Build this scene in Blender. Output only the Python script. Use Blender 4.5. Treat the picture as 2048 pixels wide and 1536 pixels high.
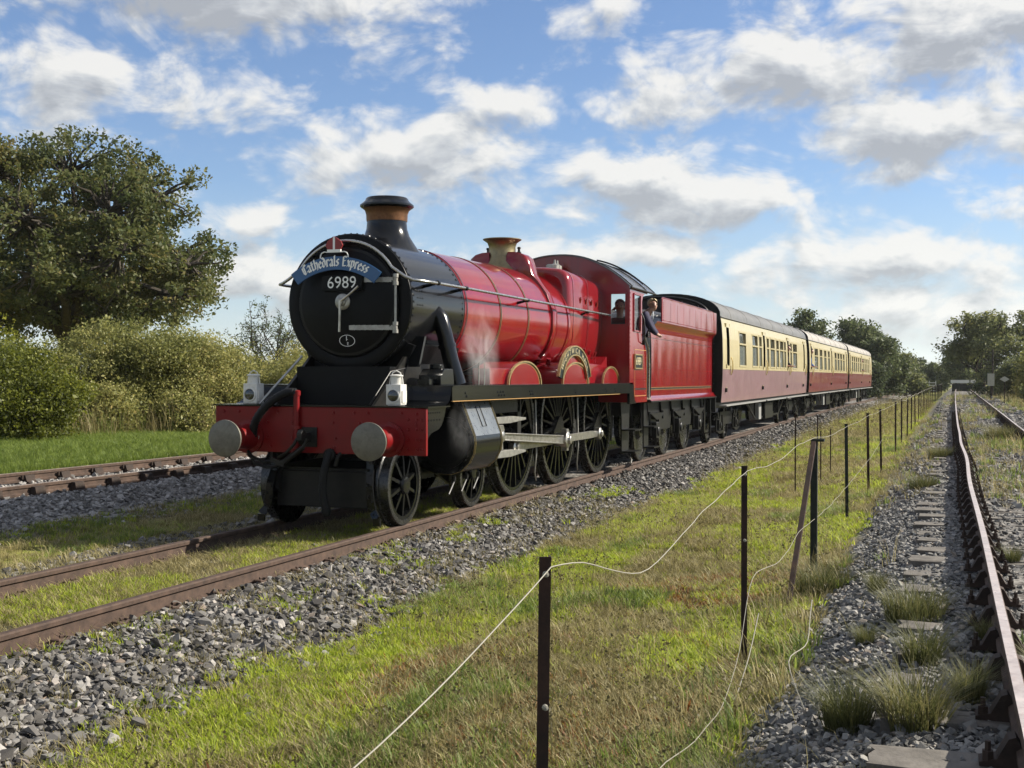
import bpy, bmesh, math, random
import numpy as np
from mathutils import Vector, Matrix
for o in list(bpy.data.objects): bpy.data.objects.remove(o)
SC = bpy.context.scene; COL = SC.collection
R = math.radians; PI = math.pi
rng = np.random.default_rng(7); random.seed(7)

# ------------------------------------------------------------------ camera
cam = bpy.data.cameras.new('camera'); CAM = bpy.data.objects.new('camera', cam); COL.objects.link(CAM)
cam.sensor_width = 36; cam.lens = 2427.5 / 2048 * 36; cam.clip_start = .05; cam.clip_end = 20000
CP = np.array([11.998, 6.484, 1.673]); _yaw, _pit, _rol = 3.4783, -.0048, .0042
_F = Vector((math.cos(_yaw)*math.cos(_pit), math.sin(_yaw)*math.cos(_pit), math.sin(_pit)))
_R = Vector((math.sin(_yaw), -math.cos(_yaw), 0)); _U = _R.cross(_F)
_R2 = _R*math.cos(_rol) + _U*math.sin(_rol); _U2 = _R2.cross(_F)
CAM.matrix_world = Matrix(((_R2.x, _U2.x, -_F.x, CP[0]), (_R2.y, _U2.y, -_F.y, CP[1]), (_R2.z, _U2.z, -_F.z, CP[2]), (0, 0, 0, 1)))
SC.camera = CAM
SC.view_settings.view_transform = 'Standard'; SC.view_settings.look = 'None'
SC.view_settings.exposure = 1.0; SC.view_settings.gamma = 1; SC.view_settings.use_curve_mapping = False
SC.render.resolution_x = 1024; SC.render.resolution_y = 768
try:
    SC.cycles.max_bounces = 7; SC.cycles.diffuse_bounces = 3; SC.cycles.glossy_bounces = 4; SC.cycles.transparent_max_bounces = 8
    SC.cycles.transmission_bounces = 4; SC.cycles.volume_bounces = 1; SC.cycles.use_denoising = True; SC.cycles.sample_clamp_indirect = 6
except Exception: pass

# ------------------------------------------------------------------ sun
SUN = Vector((-.72, 1.36, 1.0)).normalized()          # towards the sun
sl = bpy.data.lights.new('sun', 'SUN'); sl.energy = 5.0; sl.angle = R(.55); sl.color = (1, .93, .80)
so = bpy.data.objects.new('sun', sl); COL.objects.link(so)
so.rotation_euler = (-SUN).to_track_quat('-Z', 'Y').to_euler(); so.location = (-20, 40, 30)

# ------------------------------------------------------------------ sky: daylight with a broken layer of cumulus
W = bpy.data.worlds.new('World'); SC.world = W; W.use_nodes = True
def mkmath(nt, op, a, b=None, c=None, clamp=False):
    n = nt.nodes.new('ShaderNodeMath'); n.operation = op; n.use_clamp = clamp
    for i, v in enumerate((a, b, c)):
        if v is None: continue
        if isinstance(v, (int, float)): n.inputs[i].default_value = v
        else: nt.links.new(v, n.inputs[i])
    return n.outputs[0]
def cloud_group():
    g = bpy.data.node_groups.new('cloud_density', 'ShaderNodeTree')
    g.interface.new_socket('az', in_out='INPUT', socket_type='NodeSocketFloat')
    g.interface.new_socket('el', in_out='INPUT', socket_type='NodeSocketFloat')
    g.interface.new_socket('d', in_out='OUTPUT', socket_type='NodeSocketFloat')
    gi = g.nodes.new('NodeGroupInput'); go = g.nodes.new('NodeGroupOutput')
    M = lambda *a, **k: mkmath(g, *a, **k)
    az, el = gi.outputs[0], gi.outputs[1]
    def noise(sx, sy, scale, det, rough, dist, off=0):
        cx = g.nodes.new('ShaderNodeCombineXYZ')
        g.links.new(M('MULTIPLY', az, sx), cx.inputs[0]); g.links.new(M('MULTIPLY', el, sy), cx.inputs[1]); cx.inputs[2].default_value = off
        n = g.nodes.new('ShaderNodeTexNoise'); n.inputs['Scale'].default_value = scale; n.inputs['Detail'].default_value = min(det, 9)
        n.inputs['Roughness'].default_value = rough; n.inputs['Distortion'].default_value = dist
        g.links.new(cx.outputs[0], n.inputs['Vector']); return n.outputs[0]
    n1 = noise(1, 1.8, .20, 10, .66, .45); n2 = noise(1, 2.6, .052, 3, .5, .2, 4.3)
    wz = M('SUBTRACT', noise(1, 1.4, .22, 4, .55, 0, 9.1), .5)
    az2 = M('ADD', az, M('MULTIPLY', wz, 5.0)); el2 = M('ADD', el, M('MULTIPLY', wz, 2.2))
    # the large clouds of this sky: azimuth and elevation in degrees, half widths, weight
    B = [(-14, 17.6, 9.0, 2.6, 1.0), (-19.5, 13.0, 3.2, 2.2, .8), (-13.5, 12.6, 4.0, 1.3, .5), (-4.5, 10.6, 5.2, 1.7, 1.0), (-1.0, 12.4, 3.0, 1.4, .75),
         (-12.2, 7.2, 2.1, .9, .8), (-10.5, 4.4, 5.0, 1.6, .7), (5.5, 9.4, 4.6, 1.6, .95), (10.5, 8.7, 4.2, 1.6, .85), (7.5, 7.6, 3.4, .8, .8),
         (7.0, 13.0, 3.0, 1.3, .8), (13.0, 14.2, 4.6, 1.7, 1.0), (20.5, 15.3, 5.0, 2.4, 1.0), (18.5, 11.0, 4.6, 1.9, 1.0), (24, 11.8, 4.0, 2.2, .8),
         (4.0, 5.8, 5.6, .9, .8), (1, 4.0, 5, 1.2, .5), (16.5, 5.2, 7.0, 1.3, .85), (20.0, 3.2, 8.0, 1.5, .75), (4.5, 16.9, 2.0, 1.0, .6), (12.0, 6.2, 2.5, .7, .4), (22,7.6,3,1.0,.6), (6.5,15.0,2.2,.9,.4)]
    s = None
    for a, e, w, h, k in B:
        q = M('ADD', M('POWER', M('ABSOLUTE', M('MULTIPLY', M('SUBTRACT', az2, a), 1/w)), 2.0), M('POWER', M('ABSOLUTE', M('MULTIPLY', M('SUBTRACT', el2, e), 1/h)), 2.0))
        v = M('MULTIPLY', M('EXPONENT', M('MULTIPLY', q, -1.0)), k)
        s = v if s is None else M('MAXIMUM', s, v)
    # beyond the directions listed the same broken cover carries on as plain noise
    far = M('SMOOTHSTEP', M('ABSOLUTE', az), 24, 34) if False else None
    mr = g.nodes.new('ShaderNodeMapRange'); mr.interpolation_type = 'SMOOTHSTEP'; mr.inputs[1].default_value = 25; mr.inputs[2].default_value = 36
    g.links.new(M('ABSOLUTE', az), mr.inputs[0])
    mr2 = g.nodes.new('ShaderNodeMapRange'); mr2.interpolation_type = 'SMOOTHSTEP'; mr2.inputs[1].default_value = 17; mr2.inputs[2].default_value = 23
    g.links.new(el, mr2.inputs[0])
    out = M('MAXIMUM', mr.outputs[0], mr2.outputs[0])
    gen = M('MULTIPLY', M('SUBTRACT', n2, .36), 2.6)
    base = M('ADD', M('MULTIPLY', s, M('SUBTRACT', 1, out)), M('MULTIPLY', gen, out))
    def puff(scale, sy, off):
        cx = g.nodes.new('ShaderNodeCombineXYZ'); g.links.new(M('ADD', az, M('MULTIPLY', wz, 3.0)), cx.inputs[0]); g.links.new(M('MULTIPLY', M('ADD', el, M('MULTIPLY', wz, 2.0)), sy), cx.inputs[1]); cx.inputs[2].default_value = off
        n = g.nodes.new('ShaderNodeTexVoronoi'); n.feature = 'F1'; n.voronoi_dimensions = '2D'; n.inputs['Scale'].default_value = scale
        g.links.new(cx.outputs[0], n.inputs['Vector']); return M('SUBTRACT', .40, n.outputs['Distance'])
    d = M('ADD', M('ADD', M('MULTIPLY', base, .78), M('MULTIPLY', M('SUBTRACT', n1, .41), 1.6)), M('ADD', M('MULTIPLY', puff(.42, 1.5, 1.7), .32), M('MULTIPLY', puff(1.25, 1.4, 5.1), .18)))
    g.links.new(d, go.inputs[0]); return g
def world_nodes():
    nt = W.node_tree; nt.nodes.clear(); L = nt.links
    M = lambda *a, **k: mkmath(nt, *a, **k)
    out = nt.nodes.new('ShaderNodeOutputWorld'); bg = nt.nodes.new('ShaderNodeBackground'); bg.inputs[1].default_value = .052
    sky = nt.nodes.new('ShaderNodeTexSky'); sky.sky_type = 'NISHITA'; sky.sun_disc = False
    sky.sun_elevation = math.asin(SUN.z); sky.sun_rotation = math.atan2(SUN.x, SUN.y)
    sky.air_density = 1.0; sky.dust_density = .25; sky.ozone_density = 3.2; sky.altitude = 100
    tc = nt.nodes.new('ShaderNodeTexCoord'); sp = nt.nodes.new('ShaderNodeSeparateXYZ'); L.new(tc.outputs['Generated'], sp.inputs[0])
    x, y, z = sp.outputs
    # azimuth measured clockwise from the compass direction 199.3 degrees
    fx, fy = math.cos(_yaw), math.sin(_yaw)
    f = M('ADD', M('MULTIPLY', x, fx), M('MULTIPLY', y, fy)); r = M('ADD', M('MULTIPLY', x, fy), M('MULTIPLY', y, -fx))
    az = M('MULTIPLY', M('ARCTAN2', r, f), 180/PI); el = M('MULTIPLY', M('ARCSINE', z), 180/PI)
    G = cloud_group()
    def dens(da, de):
        n = nt.nodes.new('ShaderNodeGroup'); n.node_tree = G
        L.new(M('ADD', az, da), n.inputs[0]); L.new(M('ADD', el, de), n.inputs[1]); return n.outputs[0]
    d0 = dens(0, 0); d2 = dens(.45, .95)
    mk = nt.nodes.new('ShaderNodeMapRange'); mk.interpolation_type = 'SMOOTHSTEP'; mk.inputs[1].default_value = .14; mk.inputs[2].default_value = .66; L.new(d0, mk.inputs[0])
    thick = nt.nodes.new('ShaderNodeMapRange'); thick.interpolation_type = 'SMOOTHSTEP'; thick.inputs[1].default_value = .22; thick.inputs[2].default_value = 1.15; L.new(d2, thick.inputs[0])
    lit = M('ADD', M('MULTIPLY', M('SUBTRACT', d0, d2), .75), M('SUBTRACT', .86, M('MULTIPLY', thick.outputs[0], .80)), clamp=True)
    ramp = nt.nodes.new('ShaderNodeValToRGB'); L.new(lit, ramp.inputs[0]); cr = ramp.color_ramp
    cr.elements[0].position = 0; cr.elements[0].color = (3.9, 4.15, 4.6, 1); cr.elements[1].position = 1; cr.elements[1].color = (8.6, 8.5, 8.3, 1)
    e = cr.elements.new(.45); e.color = (5.7, 5.95, 6.3, 1)
    # air near the horizon: pale veil over everything low down
    vz = nt.nodes.new('ShaderNodeMapRange'); vz.inputs[1].default_value = 9; vz.inputs[2].default_value = 0; vz.inputs[3].default_value = 0; vz.inputs[4].default_value = .55; L.new(el, vz.inputs[0])
    tw = nt.nodes.new('ShaderNodeMixRGB'); tw.blend_type = 'MULTIPLY'; tw.inputs[0].default_value = 1; L.new(sky.outputs[0], tw.inputs[1]); tw.inputs[2].default_value = (1.02, 1.14, 1.33, 1)
    hz = nt.nodes.new('ShaderNodeMixRGB'); L.new(vz.outputs[0], hz.inputs[0]); L.new(tw.outputs[0], hz.inputs[1]); hz.inputs[2].default_value = (5.0, 6.0, 7.1, 1)
    mx = nt.nodes.new('ShaderNodeMixRGB'); ab = nt.nodes.new('ShaderNodeMapRange'); ab.inputs[1].default_value = -.3; ab.inputs[2].default_value = 1.5; L.new(el, ab.inputs[0]); L.new(M('MULTIPLY', M('MULTIPLY', mk.outputs[0], .96), ab.outputs[0]), mx.inputs[0]); L.new(hz.outputs[0], mx.inputs[1]); L.new(ramp.outputs[0], mx.inputs[2])
    # below the horizon only the ground's own colour matters
    L.new(mx.outputs[0], bg.inputs[0]); L.new(bg.outputs[0], out.inputs[0])
world_nodes()
try: W.cycles.sampling_method = 'MANUAL'; W.cycles.sample_map_resolution = 512
except Exception: pass

# ------------------------------------------------------------------ helpers
def tag(o, label=None, cat=None, group=None, kind=None):
    if label: o['label'] = label
    if cat: o['category'] = cat
    if group: o['group'] = group
    if kind: o['kind'] = kind
    return o
OFF = {}
def thing(name, label, cat, loc=(0, 0, 0), group=None, rotz=0):
    o = bpy.data.objects.new(name, None); COL.objects.link(o); o.empty_display_size = .2
    o.location = loc; o.rotation_euler = (0, 0, rotz); tag(o, label, cat, group); OFF[o] = np.array(loc, float); return o
class MB:
    """collects shapes and links them as ONE mesh object"""
    def __init__(s): s.v = []; s.f = []
    def add(s, vs, fs):
        b = len(s.v); s.v += [tuple(map(float, p)) for p in vs]; s.f += [tuple(i + b for i in f) for f in fs]; return s
    def box(s, x0, x1, y0, y1, z0, z1):
        x0, x1 = min(x0, x1), max(x0, x1); y0, y1 = min(y0, y1), max(y0, y1); z0, z1 = min(z0, z1), max(z0, z1)
        return s.add([(x0,y0,z0),(x1,y0,z0),(x1,y1,z0),(x0,y1,z0),(x0,y0,z1),(x1,y0,z1),(x1,y1,z1),(x0,y1,z1)],
                     [(0,3,2,1),(4,5,6,7),(0,1,5,4),(1,2,6,5),(2,3,7,6),(3,0,4,7)])
    def bar(s, a, b, w, h, up=(0, 0, 1)):
        a, b, up = Vector(a), Vector(b), Vector(up); d = (b - a).normalized(); sd = d.cross(up)
        if sd.length < 1e-6: sd = d.cross(Vector((0, 1, 0)))
        sd.normalize(); u = sd.cross(d); vs = []
        for p in (a, b):
            for i, j in ((-1,-1),(1,-1),(1,1),(-1,1)): vs.append(p + sd*(i*w/2) + u*(j*h/2))
        return s.add(vs, [(3,2,1,0),(4,5,6,7),(0,1,5,4),(1,2,6,5),(2,3,7,6),(3,0,4,7)])
    def tube(s, pts, r, n=8, cap=True, closed=False):
        pts = [Vector(p) for p in pts]; rs = r if hasattr(r, '__len__') else [r]*len(pts); vs = []; fs = []
        prev = None; m = len(pts)
        for i, p in enumerate(pts):
            if closed: d = pts[(i+1) % m] - pts[i-1]
            else: d = (pts[min(i+1, m-1)] - pts[max(i-1, 0)])
            d.normalize()
            if prev is None:
                a = Vector((0, 0, 1)) if abs(d.z) < .9 else Vector((1, 0, 0)); u = d.cross(a).normalized()
            else:
                u = prev - d*prev.dot(d)
                u = u.normalized() if u.length > 1e-6 else prev
            prev = u; w = d.cross(u)
            for k in range(n):
                t = 2*PI*k/n; vs.append(p + u*(rs[i]*math.cos(t)) + w*(rs[i]*math.sin(t)))
        for i in range(m if closed else m - 1):
            j = (i + 1) % m
            for k in range(n): fs.append((i*n+k, i*n+(k+1) % n, j*n+(k+1) % n, j*n+k))
        if cap and not closed: fs.append(tuple(range(n-1, -1, -1))); fs.append(tuple((m-1)*n + k for k in range(n)))
        return s.add(vs, fs)
    def lathe(s, org, axis, prof, n=24, a0=0, a1=2*PI, ref=None):
        """prof: (distance along axis, radius)"""
        org, ax = Vector(org), Vector(axis).normalized()
        u = Vector(ref) if ref else (Vector((0, 0, 1)) if abs(ax.z) < .9 else Vector((1, 0, 0)))
        u = (u - ax*u.dot(ax)).normalized(); w = ax.cross(u); full = abs(a1 - a0 - 2*PI) < 1e-6; m = n if full else n + 1; vs = []; fs = []
        for t, r in prof:
            for k in range(m):
                a = a0 + (a1 - a0)*k/n; vs.append(org + ax*t + u*(r*math.cos(a)) + w*(r*math.sin(a)))
        for i in range(len(prof) - 1):
            for k in range(n): fs.append((i*m+k, i*m+(k+1) % m, (i+1)*m+(k+1) % m, (i+1)*m+k))
        if full:
            if prof[0][1] > 1e-5: fs.append(tuple(range(m-1, -1, -1)))
            if prof[-1][1] > 1e-5: fs.append(tuple((len(prof)-1)*m + k for k in range(m)))
        return s.add(vs, fs)
    def prism(s, poly, plane, t0, t1):
        """poly in plane 'xz','yz','xy', pushed along the third axis from t0 to t1"""
        def P(a, b, t): return {'xz': (a, t, b), 'yz': (t, a, b), 'xy': (a, b, t)}[plane]
        n = len(poly); vs = [P(a, b, t0) for a, b in poly] + [P(a, b, t1) for a, b in poly]
        fs = [tuple(range(n-1, -1, -1)), tuple(range(n, 2*n))] + [(i, (i+1) % n, n+(i+1) % n, n+i) for i in range(n)]
        return s.add(vs, fs)
    def band(s, inner, outer, plane, t0, t1):
        """closed strip between two open polylines of equal length"""
        def P(a, b, t): return {'xz': (a, t, b), 'yz': (t, a, b), 'xy': (a, b, t)}[plane]
        n = len(inner); vs = []
        for t in (t0, t1): vs += [P(*p, t) for p in inner] + [P(*p, t) for p in outer]
        fs = []
        for i in range(n-1):
            fs += [(i, i+1, n+i+1, n+i), (2*n+i, 3*n+i, 3*n+i+1, 2*n+i+1), (i, 2*n+i, 2*n+i+1, i+1), (n+i, n+i+1, 3*n+i+1, 3*n+i)]
        fs += [(0, n, 3*n, 2*n), (n-1, 3*n-1, 4*n-1, 2*n-1)]
        return s.add(vs, fs)
    def grid(s, P):
        m, n = len(P), len(P[0])
        return s.add([p for row in P for p in row], [(i*n+j, i*n+j+1, (i+1)*n+j+1, (i+1)*n+j) for i in range(m-1) for j in range(n-1)])
    def rivet(s, p, nrm, r=.012):
        p, d = Vector(p), Vector(nrm).normalized(); a = Vector((0, 0, 1)) if abs(d.z) < .9 else Vector((1, 0, 0)); u = d.cross(a).normalized(); w = d.cross(u)
        n = 6; vs = [p + u*(r*math.cos(2*PI*k/n)) + w*(r*math.sin(2*PI*k/n)) for k in range(n)] + [p + d*(r*.55) + u*(r*.6*math.cos(2*PI*k/n)) + w*(r*.6*math.sin(2*PI*k/n)) for k in range(n)]
        return s.add(vs, [(k, (k+1) % n, n+(k+1) % n, n+k) for k in range(n)] + [tuple(range(n, 2*n))])
    def build(s, name, mat, parent=None, smooth=38, bevel=0, kind=None, label=None, world=True, recalc=True):
        me = bpy.data.meshes.new(name); off = OFF.get(parent, np.zeros(3)) if world else np.zeros(3)
        me.from_pydata([(p[0]-off[0], p[1]-off[1], p[2]-off[2]) for p in s.v], [], s.f); me.update()
        if recalc:
            bm = bmesh.new(); bm.from_mesh(me); bmesh.ops.recalc_face_normals(bm, faces=bm.faces); bm.to_mesh(me); bm.free()
        if smooth: me.shade_smooth(); me.set_sharp_from_angle(angle=R(smooth))
        me.materials.append(mat); o = bpy.data.objects.new(name, me); COL.objects.link(o)
        if parent is not None: o.parent = parent; OFF[o] = off
        if bevel:
            b = o.modifiers.new('edge', 'BEVEL'); b.width = bevel; b.segments = 2; b.limit_method = 'ANGLE'; b.angle_limit = R(40)
        tag(o, label, kind=kind); return o
def cp(o, parent, loc=None):
    c = o.copy(); COL.objects.link(c); c.parent = parent
    if loc is not None: c.location = loc
    OFF[c] = OFF.get(parent, np.zeros(3)); return c
def copy_tree(o, parent=None):
    c = o.copy(); COL.objects.link(c); c.parent = parent
    for ch in list(o.children): copy_tree(ch, c)
    return c
def arc(cx, cy, r, a0, a1, n): return [(cx + r*math.cos(R(a0+(a1-a0)*i/n)), cy + r*math.sin(R(a0+(a1-a0)*i/n))) for i in range(n+1)]
def npmesh(name, V, Fa, mat, parent=None, attrs=None, smooth=False, kind=None):
    """V (n,3), Fa (m,k) arrays"""
    me = bpy.data.meshes.new(name); V = np.asarray(V, np.float32); Fa = np.asarray(Fa, np.int32); m, k = Fa.shape
    me.vertices.add(len(V)); me.vertices.foreach_set('co', V.ravel()); me.loops.add(m*k); me.loops.foreach_set('vertex_index', Fa.ravel())
    me.polygons.add(m); me.polygons.foreach_set('loop_start', np.arange(0, m*k, k, dtype=np.int32))
    try: me.polygons.foreach_set('loop_total', np.full(m, k, np.int32))
    except Exception: pass
    if smooth: me.polygons.foreach_set('use_smooth', np.ones(m, bool))
    me.update(calc_edges=True); me.validate()
    for nm, (dom, val) in (attrs or {}).items():
        a = me.attributes.new(nm, 'FLOAT', dom); a.data.foreach_set('value', np.asarray(val, np.float32))
    if mat: me.materials.append(mat)
    o = bpy.data.objects.new(name, me); COL.objects.link(o)
    if parent is not None: o.parent = parent
    if kind: o['kind'] = kind
    return o
def vnoise(x, y, seed=0):
    xi = np.floor(x).astype(np.int64); yi = np.floor(y).astype(np.int64); fx = x - xi; fy = y - yi
    def h(a, b):
        n = (a*374761393 + b*668265263 + seed*1442695041) & 0xffffffff; n = ((n ^ (n >> 13))*1274126177) & 0xffffffff
        return ((n ^ (n >> 16)) & 0xffff)/65535.
    u = fx*fx*(3-2*fx); v = fy*fy*(3-2*fy)
    return (h(xi, yi)*(1-u)+h(xi+1, yi)*u)*(1-v) + (h(xi, yi+1)*(1-u)+h(xi+1, yi+1)*u)*v
def fbm(x, y, seed=0, o=4):
    s = 0; a = .5; t = 0
    for i in range(o): s = s + a*vnoise(x*2**i, y*2**i, seed+i*17); t += a; a *= .5
    return s/t
def text_mesh(body, size):
    cu = bpy.data.curves.new('txt', 'FONT'); cu.body = body; cu.size = size; cu.align_x = 'CENTER'; cu.align_y = 'CENTER'; cu.resolution_u = 3
    ob = bpy.data.objects.new('txt', cu); COL.objects.link(ob); dg = bpy.context.evaluated_depsgraph_get()
    me = bpy.data.meshes.new_from_object(ob.evaluated_get(dg)); vs = [tuple(v.co) for v in me.vertices]; fs = [tuple(p.vertices) for p in me.polygons]
    bpy.data.objects.remove(ob); bpy.data.curves.remove(cu); bpy.data.meshes.remove(me); return vs, fs
def instancer(name, P, rot, scl, protos, parent=None, kind='stuff'):
    """one object whose geometry nodes set one of the small meshes on every point"""
    col = bpy.data.collections.new(name + '_pieces')
    for o in protos: col.objects.link(o)
    me = bpy.data.meshes.new(name); P = np.asarray(P, np.float32); me.vertices.add(len(P)); me.vertices.foreach_set('co', P.ravel())
    a = me.attributes.new('rot', 'FLOAT_VECTOR', 'POINT'); a.data.foreach_set('vector', np.asarray(rot, np.float32).ravel())
    scl = np.asarray(scl, np.float32); scl = np.repeat(scl[:, None], 3, 1) if scl.ndim == 1 else scl
    a = me.attributes.new('scl', 'FLOAT_VECTOR', 'POINT'); a.data.foreach_set('vector', scl.ravel())
    a = me.attributes.new('idx', 'INT', 'POINT'); a.data.foreach_set('value', rng.integers(0, len(protos), len(P)).astype(np.int32))
    o = bpy.data.objects.new(name, me); COL.objects.link(o)
    g = bpy.data.node_groups.new(name, 'GeometryNodeTree')
    g.interface.new_socket('Geometry', in_out='INPUT', socket_type='NodeSocketGeometry'); g.interface.new_socket('Geometry', in_out='OUTPUT', socket_type='NodeSocketGeometry')
    N = g.nodes.new; L = g.links.new; gi = N('NodeGroupInput'); go = N('NodeGroupOutput'); ip = N('GeometryNodeInstanceOnPoints'); ci = N('GeometryNodeCollectionInfo')
    ci.inputs[0].default_value = col; ci.inputs['Separate Children'].default_value = True; ci.inputs['Reset Children'].default_value = True
    ip.inputs['Pick Instance'].default_value = True
    def at(nm, ty):
        n = N('GeometryNodeInputNamedAttribute'); n.data_type = ty; n.inputs[0].default_value = nm; return n.outputs[0]
    e2r = N('FunctionNodeEulerToRotation'); L(at('rot', 'FLOAT_VECTOR'), e2r.inputs[0])
    L(gi.outputs[0], ip.inputs['Points']); L(ci.outputs[0], ip.inputs['Instance']); L(at('idx', 'INT'), ip.inputs['Instance Index'])
    L(e2r.outputs[0], ip.inputs['Rotation']); L(at('scl', 'FLOAT_VECTOR'), ip.inputs['Scale']); L(ip.outputs[0], go.inputs[0])
    md = o.modifiers.new('pieces', 'NODES'); md.node_group = g
    if parent is not None: o.parent = parent
    if kind: o['kind'] = kind
    return o

# ------------------------------------------------------------------ materials
def newmat(name):
    m = bpy.data.materials.new(name); m.use_nodes = True; nt = m.node_tree; return m, nt, nt.nodes['Principled BSDF']
def setp(b, **k):
    for n, v in k.items():
        n = {'rough': 'Roughness', 'metal': 'Metallic', 'coat': 'Coat Weight', 'coatr': 'Coat Roughness', 'spec': 'Specular IOR Level', 'sheen': 'Sheen Weight'}[n]
        b.inputs[n].default_value = v
def noise_node(nt, scale, det=4, rough=.55, vec=None, dist=0):
    n = nt.nodes.new('ShaderNodeTexNoise'); n.inputs['Scale'].default_value = scale; n.inputs['Detail'].default_value = min(det, 9); n.inputs['Roughness'].default_value = rough; n.inputs['Distortion'].default_value = dist
    if vec is None:
        tc = nt.nodes.new('ShaderNodeTexCoord'); vec = tc.outputs['Object']
    nt.links.new(vec, n.inputs['Vector']); return n.outputs[0]
def ramp(nt, fac, stops):
    r = nt.nodes.new('ShaderNodeValToRGB'); nt.links.new(fac, r.inputs[0]); el = r.color_ramp.elements
    while len(el) > 1: el.remove(el[-1])
    el[0].position = stops[0][0]; el[0].color = (*stops[0][1], 1)
    for p, c in stops[1:]: e = el.new(p); e.color = (*c, 1)
    return r.outputs[0]
def bumpn(nt, b, h, strength=.3, dist=.01):
    n = nt.nodes.new('ShaderNodeBump'); n.inputs['Strength'].default_value = strength; n.inputs['Distance'].default_value = dist
    nt.links.new(h, n.inputs['Height']); nt.links.new(n.outputs[0], b.inputs['Normal'])
def paint(name, c, rough=.3, var=.25, scale=3, metal=0, coat=0, dirt=None, dirtamt=.35, bump=0, rvar=.12, streak=None, streakamt=.5, spec=None):
    m, nt, b = newmat(name); setp(b, rough=rough, metal=metal, coat=coat, coatr=.06)
    n = noise_node(nt, scale, 6, .62); c = np.array(c); lo = c*(1-var); hi = np.minimum(c*(1+var), 1)
    col = ramp(nt, n, [(.3, tuple(lo)), (.7, tuple(hi))])
    if dirt:
        n2 = noise_node(nt, scale*2.7, 8, .7); f = ramp(nt, n2, [(.45, (0, 0, 0)), (.75, (dirtamt,)*3)])
        mx = nt.nodes.new('ShaderNodeMixRGB'); nt.links.new(f, mx.inputs[0]); nt.links.new(col, mx.inputs[1]); mx.inputs[2].default_value = (*dirt, 1); col = mx.outputs[0]
    if streak:
        tcs = nt.nodes.new('ShaderNodeTexCoord'); mp = nt.nodes.new('ShaderNodeMapping'); mp.inputs['Scale'].default_value = (5.5, 5.5, .42); nt.links.new(tcs.outputs['Object'], mp.inputs['Vector'])
        f = ramp(nt, noise_node(nt, 1.6, 7, .68, mp.outputs[0]), [(.46, (0, 0, 0)), (.74, (streakamt,)*3)]); mx = nt.nodes.new('ShaderNodeMixRGB'); nt.links.new(f, mx.inputs[0]); nt.links.new(col, mx.inputs[1]); mx.inputs[2].default_value = (*streak, 1); col = mx.outputs[0]
    if spec is not None: setp(b, spec=spec)
    nt.links.new(col, b.inputs['Base Color'])
    rr = nt.nodes.new('ShaderNodeMapRange'); rr.inputs[3].default_value = max(.02, rough-rvar); rr.inputs[4].default_value = rough+rvar
    nt.links.new(noise_node(nt, scale*4, 5, .6), rr.inputs[0]); nt.links.new(rr.outputs[0], b.inputs['Roughness'])
    if bump: bumpn(nt, b, noise_node(nt, scale*12, 5, .6), bump, .004)
    return m
M = {}
M['red'] = paint('crimson_paint', (.185, .004, .0075), .17, .12, 1.3, coat=.35, dirt=(.12, .010, .012), dirtamt=.35, rvar=.09, streak=(.085, .012, .012), streakamt=.45)
M['red_dull'] = paint('beam_paint', (.16, .0055, .0065), .36, .12, 2, coat=0, dirt=(.05, .01, .01), dirtamt=.4, spec=.25)
M['black'] = paint('black_gloss', (.006, .0065, .007), .16, .2, 2, coat=.08, dirt=(.011, .011, .011), dirtamt=.3, rvar=.05, spec=.2)
M['smoke'] = paint('smokebox_black', (.005, .0055, .0065), .17, .2, 2, coat=.1, dirt=(.014, .014, .016), dirtamt=.35, rvar=.07, spec=.3, streak=(.016, .015, .013), streakamt=.35)
M['grime'] = paint('oily_black', (.009, .009, .0085), .42, .4, 5, dirt=(.034, .028, .021), dirtamt=.45, bump=.15, spec=.25)
M['grey_frame'] = paint('dusty_black', (.008, .008, .0078), .40, .3, 4, dirt=(.027, .023, .019), dirtamt=.4, bump=.1, spec=.22)
M['steel'] = paint('bright_steel', (.52, .50, .46), .33, .2, 6, metal=.95, dirt=(.16, .13, .10), dirtamt=.6)
M['steel_dull'] = paint('dull_steel', (.36, .35, .32), .45, .25, 9, metal=.85, dirt=(.12, .10, .08), dirtamt=.5)
M['buffer'] = paint('buffer_face', (.155, .145, .118), .50, .2, 5, metal=.5, dirt=(.06, .052, .04), dirtamt=.6)
M['handrail'] = paint('handrail_steel', (.42, .41, .39), .28, .1, 5, metal=.95)
M['brass'] = paint('brass', (.52, .40, .18), .30, .15, 6, metal=.8, dirt=(.3, .2, .08), dirtamt=.4)
M['gilt'] = paint('gilt_letters', (.62, .52, .30), .4, .1, 8, metal=.3)
M['bonnet'] = paint('old_brass', (.25, .205, .115), .40, .25, 5, metal=.85, dirt=(.13, .11, .07), dirtamt=.7)
M['copper'] = paint('heated_copper', (.17, .08, .04), .46, .3, 6, metal=.7, dirt=(.03, .02, .015), dirtamt=.7)
M['clad_glare'] = paint('cladding_glare', (.20, .21, .21), .30, .15, 4, metal=.65, dirt=(.06, .06, .06), dirtamt=.4)  # sky glare on the black cylinder casing, put into a pale colour
M['signface'] = paint('weathered_sign', (.36, .36, .30), .7, .1, 6)
M['front'] = paint('matt_black', (.004, .0043, .005), .42, .3, 3, dirt=(.010, .010, .010), dirtamt=.4, spec=.14)
M['white'] = paint('white_enamel', (.62, .61, .57), .38, .06, 6, dirt=(.32, .29, .24), dirtamt=.5)
M['letter'] = paint('cream_letter', (.78, .78, .75), .5, .05, 8)
M['blue'] = paint('blue_board', (.012, .075, .20), .38, .1, 4, coat=.2)
M['boardred'] = paint('emblem_red', (.22, .016, .016), .4, .1, 4)
M['line'] = paint('orange_lining', (.34, .19, .06), .4, .1, 8)
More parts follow.
